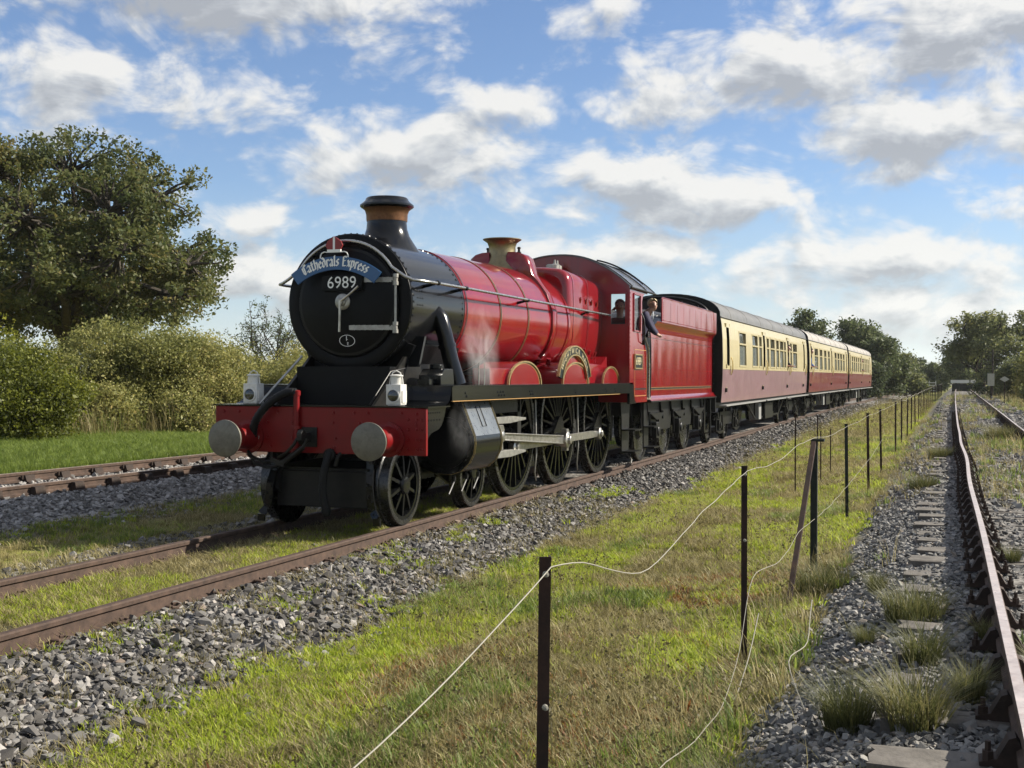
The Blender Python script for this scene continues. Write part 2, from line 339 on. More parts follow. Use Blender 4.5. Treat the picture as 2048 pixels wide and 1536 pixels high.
M['lineblk'] = paint('black_lining', (.01, .01, .01), .3, .1, 8)
M['plateblk'] = paint('plate_ground', (.006, .008, .007), .4, .2, 8, spec=.2)
M['rubber'] = paint('black_rubber', (.009, .009, .0095), .55, .2, 8, bump=.2, spec=.2)
M['cream'] = paint('cream_paint', (.42, .36, .20), .34, .05, 1.1, coat=.2, dirt=(.32, .25, .13), dirtamt=.5, streak=(.22, .17, .09), streakamt=.4)
M['crim'] = paint('coach_crimson', (.13, .014, .018), .32, .2, 1.5, coat=.35, dirt=(.17, .06, .06), dirtamt=.4, streak=(.07, .012, .013), streakamt=.7)
M['crim_faded'] = paint('faded_crimson', (.20, .115, .125), .36, .12, 1.2, coat=.3, dirt=(.23, .15, .155), dirtamt=.5, streak=(.13, .07, .08), streakamt=.5)
M['roof'] = paint('grey_roof', (.085, .082, .078), .5, .2, 1.0, dirt=(.17, .16, .145), dirtamt=.5)
M['roof_pale'] = paint('pale_roof', (.26, .235, .205), .55, .2, 1.0, dirt=(.34, .31, .27), dirtamt=.5)
M['cabroof'] = paint('cab_roof', (.05, .05, .052), .3, .2, 2, coat=.4, dirt=(.12, .12, .12), dirtamt=.4)
M['step'] = paint('step_board', (.20, .20, .19), .6, .2, 4)
M['coal'] = paint('coal', (.010, .010, .011), .35, .5, 20, bump=.9)
M['wood'] = paint('old_timber', (.16, .125, .09), .75, .35, 9, dirt=(.05, .04, .03), dirtamt=.6, bump=.5)
def rusty(name, c1, c2, rough=.8, scale=9):
    m, nt, b = newmat(name); setp(b, rough=rough, metal=.0, spec=.3)
    n = noise_node(nt, scale, 8, .7); nt.links.new(ramp(nt, n, [(.3, c1), (.5, tuple(np.array(c1)*.5+np.array(c2)*.5)), (.7, c2)]), b.inputs['Base Color']); bumpn(nt, b, noise_node(nt, scale*6, 6, .7), .35, .003); return m
M['rust'] = rusty('rail_rust', (.030, .020, .016), (.092, .058, .042))
M['rust2'] = rusty('post_rust', (.013, .009, .008), (.048, .024, .016))
M['postgreen'] = rusty('post_green', (.010, .014, .011), (.026, .028, .021))
M['railtop'] = paint('polished_rail', (.46, .41, .37), .28, .2, 5, metal=.9, dirt=(.2, .12, .08), dirtamt=.25)
M['railtop_dull'] = paint('brown_rail_head', (.68, .57, .51), .32, .2, 5, metal=.55, dirt=(.26, .15, .11), dirtamt=.6)
M['rust_shaded'] = rusty('chair_rust_shaded', (.016, .012, .010), (.055, .035, .026))  # darker copy of the rail rust, the chairs' shade put into the colour
M['wire'] = paint('fence_wire', (.22, .205, .165), .7, .1, 30)
def glass(name, c, rough=.04):
    m, nt, b = newmat(name); b.inputs['Base Color'].default_value = (*c, 1); setp(b, rough=rough, spec=.8, coat=.4, coatr=.02); return m
M['pane'] = glass('window_glass', (.15, .17, .175)); M['lens'] = glass('lamp_lens', (.012, .018, .015), .08)  # pale pane base: reflected sky is put into the glass colour
def cabglass():
    m, nt, b = newmat('cab_glass'); nt.nodes.remove(b); o = nt.nodes['Material Output']
    t = nt.nodes.new('ShaderNodeBsdfTransparent'); t.inputs[0].default_value = (.8, .86, .84, 1); g = nt.nodes.new('ShaderNodeBsdfGlossy'); g.inputs['Roughness'].default_value = .02
    mx = nt.nodes.new('ShaderNodeMixShader'); fr = nt.nodes.new('ShaderNodeFresnel'); fr.inputs[0].default_value = 1.5
    nt.links.new(fr.outputs[0], mx.inputs[0]); nt.links.new(t.outputs[0], mx.inputs[1]); nt.links.new(g.outputs[0], mx.inputs[2]); nt.links.new(mx.outputs[0], o.inputs[0]); return m
M['cabglass'] = cabglass()
def foliage(name, stops, transl=.35, rough=.55):
    """leaf colour varies from leaf to leaf and from clump to clump through the 'tint' attribute"""
    m, nt, b = newmat(name); o = nt.nodes['Material Output']; at = nt.nodes.new('ShaderNodeAttribute'); at.attribute_name = 'tint'
    oi = nt.nodes.new('ShaderNodeObjectInfo'); fac = mkmath(nt, 'ADD', at.outputs['Fac'], mkmath(nt, 'MULTIPLY', mkmath(nt, 'SUBTRACT', oi.outputs['Random'], .5), .3), clamp=True)
    col = ramp(nt, fac, stops); nt.links.new(col, b.inputs['Base Color']); setp(b, rough=rough, spec=.35)
    t = nt.nodes.new('ShaderNodeBsdfTranslucent'); nt.links.new(col, t.inputs[0]); mx = nt.nodes.new('ShaderNodeMixShader'); mx.inputs[0].default_value = transl
    nt.links.new(b.outputs[0], mx.inputs[1]); nt.links.new(t.outputs[0], mx.inputs[2]); nt.links.new(mx.outputs[0], o.inputs[0]); return m
M['oak'] = foliage('oak_leaves', [(0, (.034, .050, .018)), (.35, (.075, .096, .032)), (.7, (.135, .138, .044)), (1, (.23, .175, .06))], .45)
M['hedge'] = foliage('hedge_leaves', [(0, (.125, .14, .040)), (.4, (.245, .245, .075)), (.75, (.36, .32, .11)), (1, (.46, .34, .13))], .45)
M['lime'] = foliage('bright_leaves', [(0, (.06, .075, .012)), (.5, (.19, .205, .024)), (1, (.42, .38, .04))], .45)
M['darkleaf'] = foliage('dark_leaves', [(0, (.045, .060, .028)), (.5, (.10, .125, .050)), (1, (.18, .19, .08))], .45)
M['rightleaf'] = foliage('autumn_leaves', [(0, (.085, .10, .045)), (.5, (.18, .195, .075)), (.85, (.27, .255, .095)), (1, (.33, .25, .09))], .5)
M['bark'] = rusty('bark', (.022, .018, .014), (.07, .058, .045), .9, 5)
M['twig'] = rusty('twigs', (.05, .036, .028), (.12, .09, .07), .9, 8)
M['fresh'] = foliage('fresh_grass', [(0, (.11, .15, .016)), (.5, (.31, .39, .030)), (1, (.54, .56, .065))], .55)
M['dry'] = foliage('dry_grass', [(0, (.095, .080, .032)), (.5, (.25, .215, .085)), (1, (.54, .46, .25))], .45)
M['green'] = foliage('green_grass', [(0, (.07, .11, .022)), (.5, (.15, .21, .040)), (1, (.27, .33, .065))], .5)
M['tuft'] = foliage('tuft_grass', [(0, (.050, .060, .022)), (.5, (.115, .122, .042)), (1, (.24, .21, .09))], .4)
M['rustyleaf'] = foliage('rusty_weeds', [(0, (.12, .04, .014)), (.5, (.24, .10, .03)), (1, (.36, .20, .06))], .4)
def stone_mat(name, stops):
    m, nt, b = newmat(name); oi = nt.nodes.new('ShaderNodeObjectInfo'); setp(b, rough=.85, spec=.3)
    col = ramp(nt, oi.outputs['Random'], stops); n = noise_node(nt, 40, 6, .7)
    mx = nt.nodes.new('ShaderNodeMixRGB'); mx.blend_type = 'MULTIPLY'; mx.inputs[0].default_value = .7; nt.links.new(col, mx.inputs[1]); nt.links.new(ramp(nt, n, [(.3, (.55, .55, .55)), (.7, (1.15, 1.12, 1.08))]), mx.inputs[2])
    nt.links.new(mx.outputs[0], b.inputs['Base Color']); bumpn(nt, b, n, .4, .004); return m
M['stone'] = stone_mat('ballast_stone', [(0, (.042, .039, .036)), (.3, (.090, .084, .079)), (.6, (.145, .138, .131)), (.85, (.225, .217, .207)), (.95, (.36, .34, .32)), (1, (.19, .14, .105))])
M['stone_pale'] = stone_mat('pale_ballast', [(0, (.12, .115, .11)), (.5, (.25, .24, .23)), (1, (.42, .40, .38))])
M['stone_grey'] = stone_mat('grey_ballast', [(0, (.07, .07, .07)), (.5, (.18, .178, .172)), (.9, (.31, .30, .285)), (1, (.24, .20, .165))])
def skin_mats():
    M['skin'] = paint('skin', (.34, .19, .14), .5, .08, 12); M['hair'] = paint('fair_hair', (.52, .42, .27), .6, .2, 30, bump=.4); M['darkhair'] = paint('dark_hair', (.02, .015, .012), .5, .3, 30)
    M['navy'] = paint('navy_cloth', (.018, .016, .045), .85, .25, 14, bump=.4); M['shirt'] = paint('pale_shirt', (.55, .58, .62), .8, .08, 14); M['bluecloth'] = paint('blue_cloth', (.05, .12, .30), .85, .2, 14); M['darkcloth'] = paint('dark_cloth', (.02, .02, .022), .85, .2, 14)
skin_mats()
# ================================================================== the lie of the land
def yc(x):
    s = np.maximum(0, -20 - np.asarray(x, float)); return .0085*s*s/(s+6) + .00005*s*s - .00004*np.maximum(0, s-150)**2*(s > 150)
def zr(x):
    s = np.maximum(0, -20 - np.asarray(x, float)); return .16*(1 - np.exp(-s/40))
def s2(x): x = np.asarray(x, float); return .0075*np.clip(6 - x, -8, 400) + .43*yc(x) + .02*np.sin(x*.55)*np.exp(-((x+9)/9.)**2)
def sy2(x): return zr(x)*1.35
PROF_A = [(-3000, .6), (-200, .5), (-60, .45), (-12, .34), (-8.6, .30), (-7.3, .16), (-6.9, .085), (-4.25, .085), (-3.7, -.06), (-3.1, -.17), (-2.4, -.20), (-1.9, -.185), (-1.2, -.165), (1.25, -.165), (1.6, -.20), (2.15, -.30)]
PROF_B = [(2.6, -.32), (4.5, -.28), (5.1, -.20), (5.6, -.05), (6.1, .15), (6.6, .232), (9.2, .235), (9.8, .12), (11, .05), (14, .2), (60, .3), (200, .4), (3000, .6)]
def H(x, y):
    """height of the bare ground; works on arrays of equal shape"""
    x = np.asarray(x, float); y = np.asarray(y, float); a = yc(x); b = s2(x)
    ya = np.array([p[0] for p in PROF_A]); za = np.array([p[1] for p in PROF_A]); yb = np.array([p[0] for p in PROF_B]); zb = np.array([p[1] for p in PROF_B])
    ha = np.interp(y - a, ya, za); hb = np.interp(y - b, yb, zb)
    t = np.clip(((y - a) - 2.1)/.6, 0, 1); h = ha*(1-t) + hb*t
    verge = np.exp(-((y - a - 3.9)/1.4)**2); far = np.clip((np.abs(y) - 9)/6, 0, 1)
    return h + zr(x) + verge*(fbm(x*.8, y*.8, 3)-.5)*.16 + far*(fbm(x*.15, y*.15, 5)-.5)*.5
def spaced(a, b, fine0, fine1, d0, grow):
    v = list(np.arange(fine0, fine1+1e-6, d0)); s = d0; p = fine1
    while p < b: s *= grow; p += s; v.append(min(p, b))
    s = d0; p = fine0
    while p > a: s *= grow; p -= s; v.insert(0, max(p, a))
    return np.array(v)
xs = spaced(-3500, 400, -30, 13, .25, 1.09); ys = spaced(-3500, 3500, -13, 12, .16, 1.12)
X, Y = np.meshgrid(xs, ys, indexing='ij'); Z = H(X, Y)
Z = Z - np.where(np.hypot(X, Y) > 900, (np.hypot(X, Y)-900)*.0009, 0)
nx, ny = X.shape; idx = np.arange(nx*ny).reshape(nx, ny)
Fa = np.stack([idx[:-1, :-1], idx[1:, :-1], idx[1:, 1:], idx[:-1, 1:]], -1).reshape(-1, 4)
yy = (Y - yc(X)); yb_ = (Y - s2(X))
fb = fbm(X*.9, Y*.9, 8)
def sm(v, a, b): t = np.clip((v-a)/(b-a), 0, 1); return t*t*(3-2*t)
bal = np.maximum.reduce([sm(yy, -7.0, -6.8)*(1-sm(yy, -3.4, -2.9)), sm(yy, -2.2, -1.7)*(1-sm(yy + (fb-.5)*.5, 2.1, 2.5)), sm(yb_+(fb-.5)*.3, 5.45, 5.75)*(1-sm(yb_ + (fb-.5)*.8, 9.9, 10.6))])
def ground_mat():
    m, nt, b = newmat('ground'); setp(b, rough=.95, spec=.15); L = nt.links.new
    at = nt.nodes.new('ShaderNodeAttribute'); at.attribute_name = 'ballast'
    tc = nt.nodes.new('ShaderNodeTexCoord'); v = tc.outputs['Object']
    n1 = noise_node(nt, .7, 8, .65, v); n2 = noise_node(nt, 9, 8, .7, v); n3 = noise_node(nt, .05, 5, .6, v)
    grass = ramp(nt, n1, [(.32, (.13, .145, .028)), (.46, (.20, .215, .04)), (.56, (.20, .165, .065)), (.68, (.14, .105, .05))])
    mx0 = nt.nodes.new('ShaderNodeMixRGB'); mx0.blend_type = 'MULTIPLY'; mx0.inputs[0].default_value = .8; L(grass, mx0.inputs[1]); L(ramp(nt, n2, [(.3, (.45, .45, .45)), (.7, (1.3, 1.3, 1.25))]), mx0.inputs[2])
    vo = nt.nodes.new('ShaderNodeTexVoronoi'); vo.inputs['Scale'].default_value = 19; L(v, vo.inputs['Vector'])
    sp = nt.nodes.new('ShaderNodeSeparateColor'); L(vo.outputs['Color'], sp.inputs[0])
    st = ramp(nt, sp.outputs[0], [(0, (.065, .058, .052)), (.5, (.15, .14, .13)), (1, (.27, .255, .235))])
    mx = nt.nodes.new('ShaderNodeMixRGB'); L(at.outputs['Fac'], mx.inputs[0]); L(mx0.outputs[0], mx.inputs[1]); L(st, mx.inputs[2])
    L(mx.outputs[0], b.inputs['Base Color'])
    mh = nt.nodes.new('ShaderNodeMixRGB'); L(at.outputs['Fac'], mh.inputs[0]); L(n2, mh.inputs[1]); L(vo.outputs['Distance'], mh.inputs[2]); bumpn(nt, b, mh.outputs[0], .6, .03); return m
M['ground'] = ground_mat()
g = npmesh('ground', np.stack([X, Y, Z], -1).reshape(-1, 3), Fa, M['ground'], attrs={'ballast': ('POINT', bal.ravel())}, smooth=True)
tag(g, 'rough ground with grass verges and stony track beds', 'ground', kind='structure')

# distant ridge beyond the fields
mb = MB(); rows = []
for i, t in enumerate(np.linspace(-1, 1, 80)):
    cx, cy = -4800 + 900*t*t, 300 + 3400*t; hgt = 62 + 26*vnoise(np.array(t*6.), np.array(2.), 3) + 10*vnoise(np.array(t*22.), np.array(5.), 4)
    rows.append([(cx + 700, cy, -6), (cx + 350, cy, hgt*.55), (cx, cy, hgt), (cx - 400, cy, hgt*.6), (cx - 800, cy, -6)])
mb.grid(rows); M['hill'] = paint('wooded_hill', (.060, .075, .045), .95, .35, .01)
tag(mb.build('hill', M['hill'], smooth=60), 'long low wooded ridge on the horizon beyond the railway', 'hill', kind='structure')

# ================================================================== tracks
def sweep(prof, xs_, yf, zf, name, mat, parent, tip=None):
    n = len(prof); P = [[(x, float(yf(x)) + py, float(zf(x)) + pz) for py, pz in prof] + [(x, float(yf(x)) + prof[0][0], float(zf(x)) + prof[0][1])] for x in xs_]
    mb = MB(); mb.grid(P); mb.add([P[0][k] for k in range(n)], [tuple(range(n))]); mb.add([P[-1][k] for k in range(n)], [tuple(range(n))])
    o = mb.build(name, mat, parent, smooth=30)
    if tip: 
        o.data.materials.append(tip)
        for p in o.data.polygons:
            if p.normal.z > .85 and max(o.data.vertices[i].co.z - float(zf(o.data.vertices[i].co.x)) for i in p.vertices) > -.012 and min(o.data.vertices[i].co.z - float(zf(o.data.vertices[i].co.x)) for i in p.vertices) > -.02: p.material_index = 1
    return o
FB = [(-.07, -.159), (.07, -.159), (.07, -.147), (.012, -.125), (.009, -.055), (.034, -.040), (.036, -.012), (.028, 0), (-.028, 0), (-.036, -.012), (-.034, -.040), (-.009, -.055), (-.012, -.125), (-.07, -.147)]
BH = [(-.033, -.145), (.033, -.145), (.034, -.115), (.011, -.098), (.010, -.055), (.027, -.040), (.028, -.010), (.022, 0), (-.022, 0), (-.028, -.010), (-.027, -.040), (-.010, -.055), (-.011, -.098), (-.034, -.115)]
txs = spaced(-260, 14, -20, 13, .9, 1.05)
trk = {}
def track(nm, label, yl, zf, prof, tip):
    t = thing(nm, label, 'track'); t['kind'] = 'structure'; trk[label] = t
    for s in (-1, 1): sweep(prof, txs, lambda x, s=s: yl(x) + s*.7525, zf, 'rail', M['rust'], t, tip)
    return t
T1 = track('railway_track', 'main running line under the steam train', yc, zr, FB, M['railtop'])
T3 = track('railway_track', 'second line with chaired rails in front of the hedge', lambda x: yc(x) - 5.5, lambda x: zr(x) + .255, BH, M['railtop_dull'])
T2 = track('railway_track', 'overgrown siding with old timber sleepers beside the fence', lambda x: s2(x) + 7.56, lambda x: sy2(x) + .44, BH, M['railtop_dull'])
def piece(name, mb, mat, parent, loc, rot=0, scale=None):
    if isinstance(mb, MB): o = mb.build(name, mat, None, bevel=0)
    else: o = bpy.data.objects.new(name, mb); COL.objects.link(o)
    o.parent = parent; o.location = loc; o.rotation_euler = (0, 0, rot)
    if scale: o.scale = scale
    return o
# rail clips of the main line: a bent spring bar on a base shoulder
c = MB()
ring = [(.0, .03, -.15), (.05, .05, -.135), (.075, .085, -.115), (.06, .125, -.12), (.0, .13, -.135), (-.05, .12, -.12), (-.055, .085, -.11), (-.02, .07, -.112)]
c.tube(ring, .012, 6); c.box(-.07, .07, .06, .15, -.185, -.148); clip_me = None
for k in range(60):
    x = 9.1 - k*.65
    for s, fl in ((1, 1), (1, -1), (-1, 1)):
        if clip_me is None: o = piece('rail_clip', c, M['rust'], T1, (x, .7525, 0)); clip_me = o.data
        else: o = piece('rail_clip', clip_me, None, T1, (x, float(yc(x)) + s*.7525, float(zr(x))))
        if fl < 0: o.scale = (1, -1, 1)
# far line: cast chairs with wooden keys
ch = MB(); ch.prism([(-.19, -.185), (.19, -.185), (.19, -.16), (.125, -.13), (.105, -.035), (.045, -.028), (.036, -.045), (.014, -.10), (.014, -.146), (-.014, -.146), (-.05, -.10), (-.05, -.05), (-.085, -.04), (-.12, -.13), (-.19, -.16)], 'yz', -.095, .095)
ch.box(-.13, .13, -.066, -.034, -.10, -.045); chair_me = None
sl3 = MB(); sl3.box(-.125, .125, -1.3, 1.3, -.31, -.188); sl3_me = None
for k in range(48):
    x = 6.0 - k*.78; yv = float(yc(x)) - 5.5; zv = float(zr(x)) + .255
    if sl3_me is None: o = piece('sleeper', sl3, M['wood'], T3, (x, yv, zv)); sl3_me = o.data
    else: piece('sleeper', sl3_me, None, T3, (x, yv, zv), random.uniform(-.02, .02))
    for s in (-1, 1):
        if chair_me is None: o = piece('rail_chair', ch, M['rust_shaded'], T3, (x, yv + s*.7525, zv)); chair_me = o.data
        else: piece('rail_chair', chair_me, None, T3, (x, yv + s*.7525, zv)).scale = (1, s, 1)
# siding: closely set weathered sleepers, no two alike, with chairs and bolts
M['sleeper'] = paint('weathered_sleeper', (.125, .112, .097), .85, .5, 3.5, dirt=(.045, .037, .03), dirtamt=.8, bump=.7)
def sleeper_mesh(seed):
    r = random.Random(seed); mb = MB(); n = 9; rows = []
    ring = [(-.125, -.12), (.125, -.12), (.128, -.006), (.105, .0), (.03, -.004), (-.04, .0), (-.105, .0), (-.128, -.008)]
    for i in range(n):
        y = -1.3 + 2.6*i/(n-1); rows.append([(px + r.uniform(-.008, .008), y + (r.uniform(-.02, .02) if i in (0, n-1) else 0), pz + r.uniform(-.009, .006)) for px, pz in ring])
        rows[-1].append(rows[-1][0])
    mb.grid(rows); mb.add(rows[0][:-1], [tuple(range(8))]); mb.add(rows[-1][:-1], [tuple(range(8))])
    for k in range(3):
        y = r.uniform(-1.2, .6); x = r.uniform(-.08, .08); mb.box(x - .003, x + .003, y, y + r.uniform(.3, .7), -.01, .0035)
    return mb
slp = []; ch2_me = None
ch2 = MB(); ch2.prism([(-.16, -.18), (.16, -.18), (.16, -.165), (.10, -.15), (.06, -.075), (.035, -.065), (.014, -.10), (.014, -.146), (-.014, -.146), (-.014, -.10), (-.035, -.065), (-.06, -.075), (-.10, -.15), (-.16, -.165)], 'yz', -.05, .05)
for dy in (-.13, .13): ch2.lathe((0.03, dy, -.16), (0, 0, 1), [(0, .022), (.035, .022), (.035, .012), (.07, .012)], 6)
k = 0; x = 8.6; sl_n = 0; chair_n = 0
while x > -95:
    yv = float(s2(x)) + 7.56; zv = float(sy2(x)) + .44
    if k < 4: o = piece('sleeper', sleeper_mesh(k), M['sleeper'], T2, (x, yv, zv - .182)); slp.append(o.data)
    else: o = piece('sleeper', random.choice(slp), None, T2, (x, yv + random.uniform(-.05, .05), zv - .19 + random.uniform(-.03, .004)), random.uniform(-.03, .03)); o.scale = (1, random.choice((-1, 1)), 1)
    if x > -40:
        for s in (-1, 1):
            if ch2_me is None: q = piece('rail_chair', ch2, M['rust_shaded'], T2, (x, yv + s*.7525, zv)); ch2_me = q.data
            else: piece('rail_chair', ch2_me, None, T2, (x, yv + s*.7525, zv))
    k += 1; x -= .66 + random.uniform(-.05, .07)
# ================================================================== ballast stones
def stone_obj(seed, mat, flat=.75):
    r = np.random.default_rng(seed); bm = bmesh.new()
    for p in r.normal(size=(11, 3)): q = p/np.linalg.norm(p)*r.uniform(.75, 1.1); bm.verts.new((q[0]*r.uniform(.9, 1.25), q[1], q[2]*flat))
    res = bmesh.ops.convex_hull(bm, input=bm.verts); bmesh.ops.delete(bm, geom=[v for v in bm.verts if not v.link_faces], context='VERTS')
    me = bpy.data.meshes.new('stone'); bm.to_mesh(me); bm.free(); me.materials.append(mat); return bpy.data.objects.new('stone', me)
def scatter_pts(x0, x1, y0, y1, dens, yf, keep=None):
    """stones or clumps thrown over a strip that follows the line yf(x)"""
    n = int((x1-x0)*(y1-y0)*dens); x = rng.uniform(x0, x1, n); y = rng.uniform(y0, y1, n) ; 
    if keep is not None: m = rng.random(n) < keep(x, y); x, y = x[m], y[m]
    Yw = y + yf(x); return np.stack([x, Yw, H(x, Yw)], -1)
def ballast(name, label, strips, yf, mat, singles=0, near=None):
    bed = thing(name, label, 'ballast'); bed['kind'] = 'structure'; Ps = []; Ss = []
    for x0, x1, y0, y1, dens, size, keep in strips:
        P = scatter_pts(x0, x1, y0, y1, dens, yf, keep); Ps.append(P); Ss.append(size*np.exp(rng.normal(0, .25, len(P))))
    P = np.concatenate(Ps); S = np.concatenate(Ss); P[:, 2] += S*rng.uniform(-.25, .75, len(P)); Rr = np.stack([rng.uniform(-.6, .6, len(P)), rng.uniform(-.6, .6, len(P)), rng.uniform(0, 6.28, len(P))], -1)
    protos = [stone_obj(s, mat) for s in range(40, 50)]
    if singles:
        d = np.linalg.norm(P - CP, axis=1); vis = _in_view(P); o = np.argsort(np.where(vis, d/S, 1e9))[:singles]
        for i in o:
            q = bpy.data.objects.new('stone', random.choice(protos).data); COL.objects.link(q); q.parent = bed; q.location = P[i]; q.rotation_euler = Rr[i]; q.scale = (S[i],)*3
        mk = np.ones(len(P), bool); mk[o] = False; P, S, Rr = P[mk], S[mk], Rr[mk]
    instancer('stones', P, Rr, S, protos, bed); return bed
def _in_view(P):
    d = np.asarray(P) - CP; w = d @ np.array(_F); u = d @ np.array(_R2)/np.maximum(w, .01); v = d @ np.array(_U2)/np.maximum(w, .01); return (w > .5) & (np.abs(u) < .42) & (np.abs(v) < .315)
toe = lambda x, y: np.clip((2.52 + 1.1*(fbm(x*.9, y*.8, 21)-.5) - y)/.35, .05, 1)
ballast('ballast_bed', 'coarse grey ballast shoulder of the main line', [
    (-6, 10.5, .80, 2.95, 960, .0285, toe), (-28, -6, .80, 2.6, 560, .033, toe), (-75, -28, .8, 2.3, 160, .055, toe),
    (-30, 9, -1.95, -.83, 300, .034, lambda x, y: .45 + .55*(fbm(x*.7, y, 5) > .45)), (-22, 9, -.70, .70, 120, .03, lambda x, y: 1.*(fbm(x*.9, y*.9, 9) > .55))], yc, M['stone'], singles=300)
ballast('ballast_bed', 'pale ballast under the second line by the hedge', [
    (-35, 8, -4.85, -3.0, 380, .031, lambda x, y: np.clip((-3.15 + (fbm(x, y*0, 2)-.5)*.8 - y)/.3, .1, 1)), (-35, 6, -6.2, -4.85, 200, .032, None), (-35, 5, -7.0, -6.3, 130, .032, None)], yc, M['stone_pale'])
ballast('ballast_bed', 'dark grey ballast of the overgrown siding', [
    (-4, 9.5, 5.5, 6.95, 1150, .0195, lambda x, y: np.clip((y - 5.55 - .5*(fbm(x*.8, y*0+1, 6)-.4))/.25, .02, 1)), (-30, -4, 5.5, 6.9, 380, .031, lambda x, y: np.clip((y - 5.6 - .5*(fbm(x*.5, y*0+1, 6)-.4))/.3, .02, 1)),
    (-2, 9, 6.85, 8.3, 240, .021, None), (-32, -2, 6.9, 8.3, 80, .03, None), (-6, 9, 6.15, 6.85, 420, .0215, None), (-34, -6, 8.2, 9.9, 220, .032, None), (-6, 10, 8.25, 10.3, 260, .024, None), (-90, -32, 5.9, 9.6, 70, .055, None)], s2, M['stone_grey'])
# ================================================================== the locomotive (front at x = 0, rail top z = 0)
LOC = thing('steam_locomotive', 'red steam locomotive with black smokebox leading the train', 'locomotive', (-4.7, 0, 0))
def rivrow(mb, a, b, n, nrm, r=.012):
    for i in range(n):
        t = i/(n-1) if n > 1 else .5; mb.rivet([a[k]+(b[k]-a[k])*t for k in range(3)], nrm, r)
# frames and under-gear
m = MB()
for s in (-1, 1):
    m.prism([(-.06, .72), (-.06, 1.34), (-.12, 1.36), (-.95, 1.92), (-2.6, 1.92), (-2.9, 1.62), (-10.4, 1.5), (-10.4, .75), (-9.6, .62), (-5, .62), (-3.3, .72), (-3.0, .95), (-.8, .95), (-.5, .72)], 'xz', s*.60, s*.635)
m.box(-1.35, -2.3, -.6, .6, .95, 1.9); m.box(-5.2, -5.3, -.6, .6, .6, 1.5); m.box(-7.6, -7.7, -.6, .6, .6, 1.5); m.box(-9.8, -9.9, -.6, .6, .7, 1.5)
m.box(-4.0, -9.0, -.25, .25, .75, 1.3)
m.build('frame', M['grime'], LOC)
# buffer beam and its fittings
bb = MB().box(-.05, 0, -1.31, 1.31, .83, 1.345).build('buffer_beam', M['red_dull'], LOC, bevel=.008)
m = MB()
for y in (-1.2, -1.0, -.75, -.5, -.3, .2, .45, .62, 1.02, 1.2): m.rivet((.001, y, 1.285), (1, 0, 0), .020)
for y in (-1.15, -.6, -.32, .22, .5, 1.06, 1.22):
    for z in (1.17, 1.0, .9):
        if abs(abs(y) - .87) > .2: m.rivet((.001, y + random.uniform(-.03, .03), z), (1, 0, 0), .019)
for y in (1.1, 1.2, 1.26): rivrow(m, (.001, y, .9), (.001, y, 1.22), 4, (1, 0, 0), .018)
m.build('rivets', M['red_dull'], bb, kind='stuff')
MB().box(-.62, .012, -1.335, 1.335, 1.347, 1.362).build('front_platform', M['black'], LOC)
# curved drop brackets behind the beam ends
for s in (-1, 1):
    pts = [(-.052, 1.345), (-.052, .98)] + arc(-.30, .96, .16, 175, 100, 6)[1:] + arc(-.42, 1.36, .24, -75, 5, 8)[1:] + [(-.19, 1.345)]
    pts = [(-.052, 1.343), (-.052, .95), (-.10, 1.02), (-.17, 1.065), (-.27, 1.085), (-.38, 1.10), (-.48, 1.15), (-.55, 1.24), (-.60, 1.343)]
    b = MB().prism(pts, 'xz', s*1.27, s*1.292).build('platform_bracket', M['black'], LOC)
    m = MB(); rivrow(m, (-.1, s*1.294, 1.29), (-.42, s*1.294, 1.29), 6, (0, s, 0), .011); rivrow(m, (-.1, s*1.294, 1.21), (-.42, s*1.294, 1.21), 5, (0, s, 0), .011); m.build('rivets', M['black'], b, kind='stuff')
def buffer(y):
    bf = MB().lathe((0, y, 1.0), (1, 0, 0), [(0, .19), (.025, .19), (.03, .145), (.06, .135), (.27, .118), (.28, .13), (.31, .13)], 24).build('buffer', M['red_dull'], LOC)
    MB().lathe((.31, y, 1.0), (1, 0, 0), [(0, .075), (.14, .075), (.15, .09), (.165, .198), (.178, .205), (.195, .203), (.208, .16), (.214, .08), (.216, .001)], 32).build('buffer_head', M['buffer'], bf)
    m = MB()
    for a in (45, 135, 225, 315): m.rivet((.026, y + .165*math.cos(R(a)), 1.0 + .165*math.sin(R(a))), (1, 0, 0), .018)
    m.build('bolts', M['red_dull'], bf, kind='stuff')
buffer(-.87); buffer(.87)
# draw hook and screw coupling
hk = MB(); hk.prism([(0, 1.06), (.12, 1.06), (.20, 1.10), (.24, 1.06), (.24, .98), (.17, .93), (.06, .95), (0, .95)], 'xz', -.13, -.07); hk.box(.0, .02, -.2, 0, .9, 1.12)
hk.build('draw_hook', M['grime'], LOC, bevel=.006)
cpn = MB(); cpn.tube([(.17, -.16, 1.0), (.19, -.19, .93), (.16, -.30, .84), (.12, -.42, .78)], .018, 8); cpn.tube([(.17, -.04, 1.0), (.19, -.06, .92), (.16, -.2, .82), (.12, -.36, .74)], .018, 8)
cpn.tube([(.15, -.10, .90), (.12, -.34, .74), (.1, -.44, .70)], .032, 10); cpn.bar((.1, -.52, .76), (.12, -.34, .70), .05, .05); cpn.tube([(.10, -.48, .74), (.06, -.64, .72), (.05, -.80, .78), (.04, -.86, .84)], .017, 8); cpn.tube([(.10, -.40, .70), (.06, -.6, .66), (.05, -.76, .7), (.04, -.84, .80)], .017, 8)
cpn.build('screw_coupling', M['grime'], LOC)
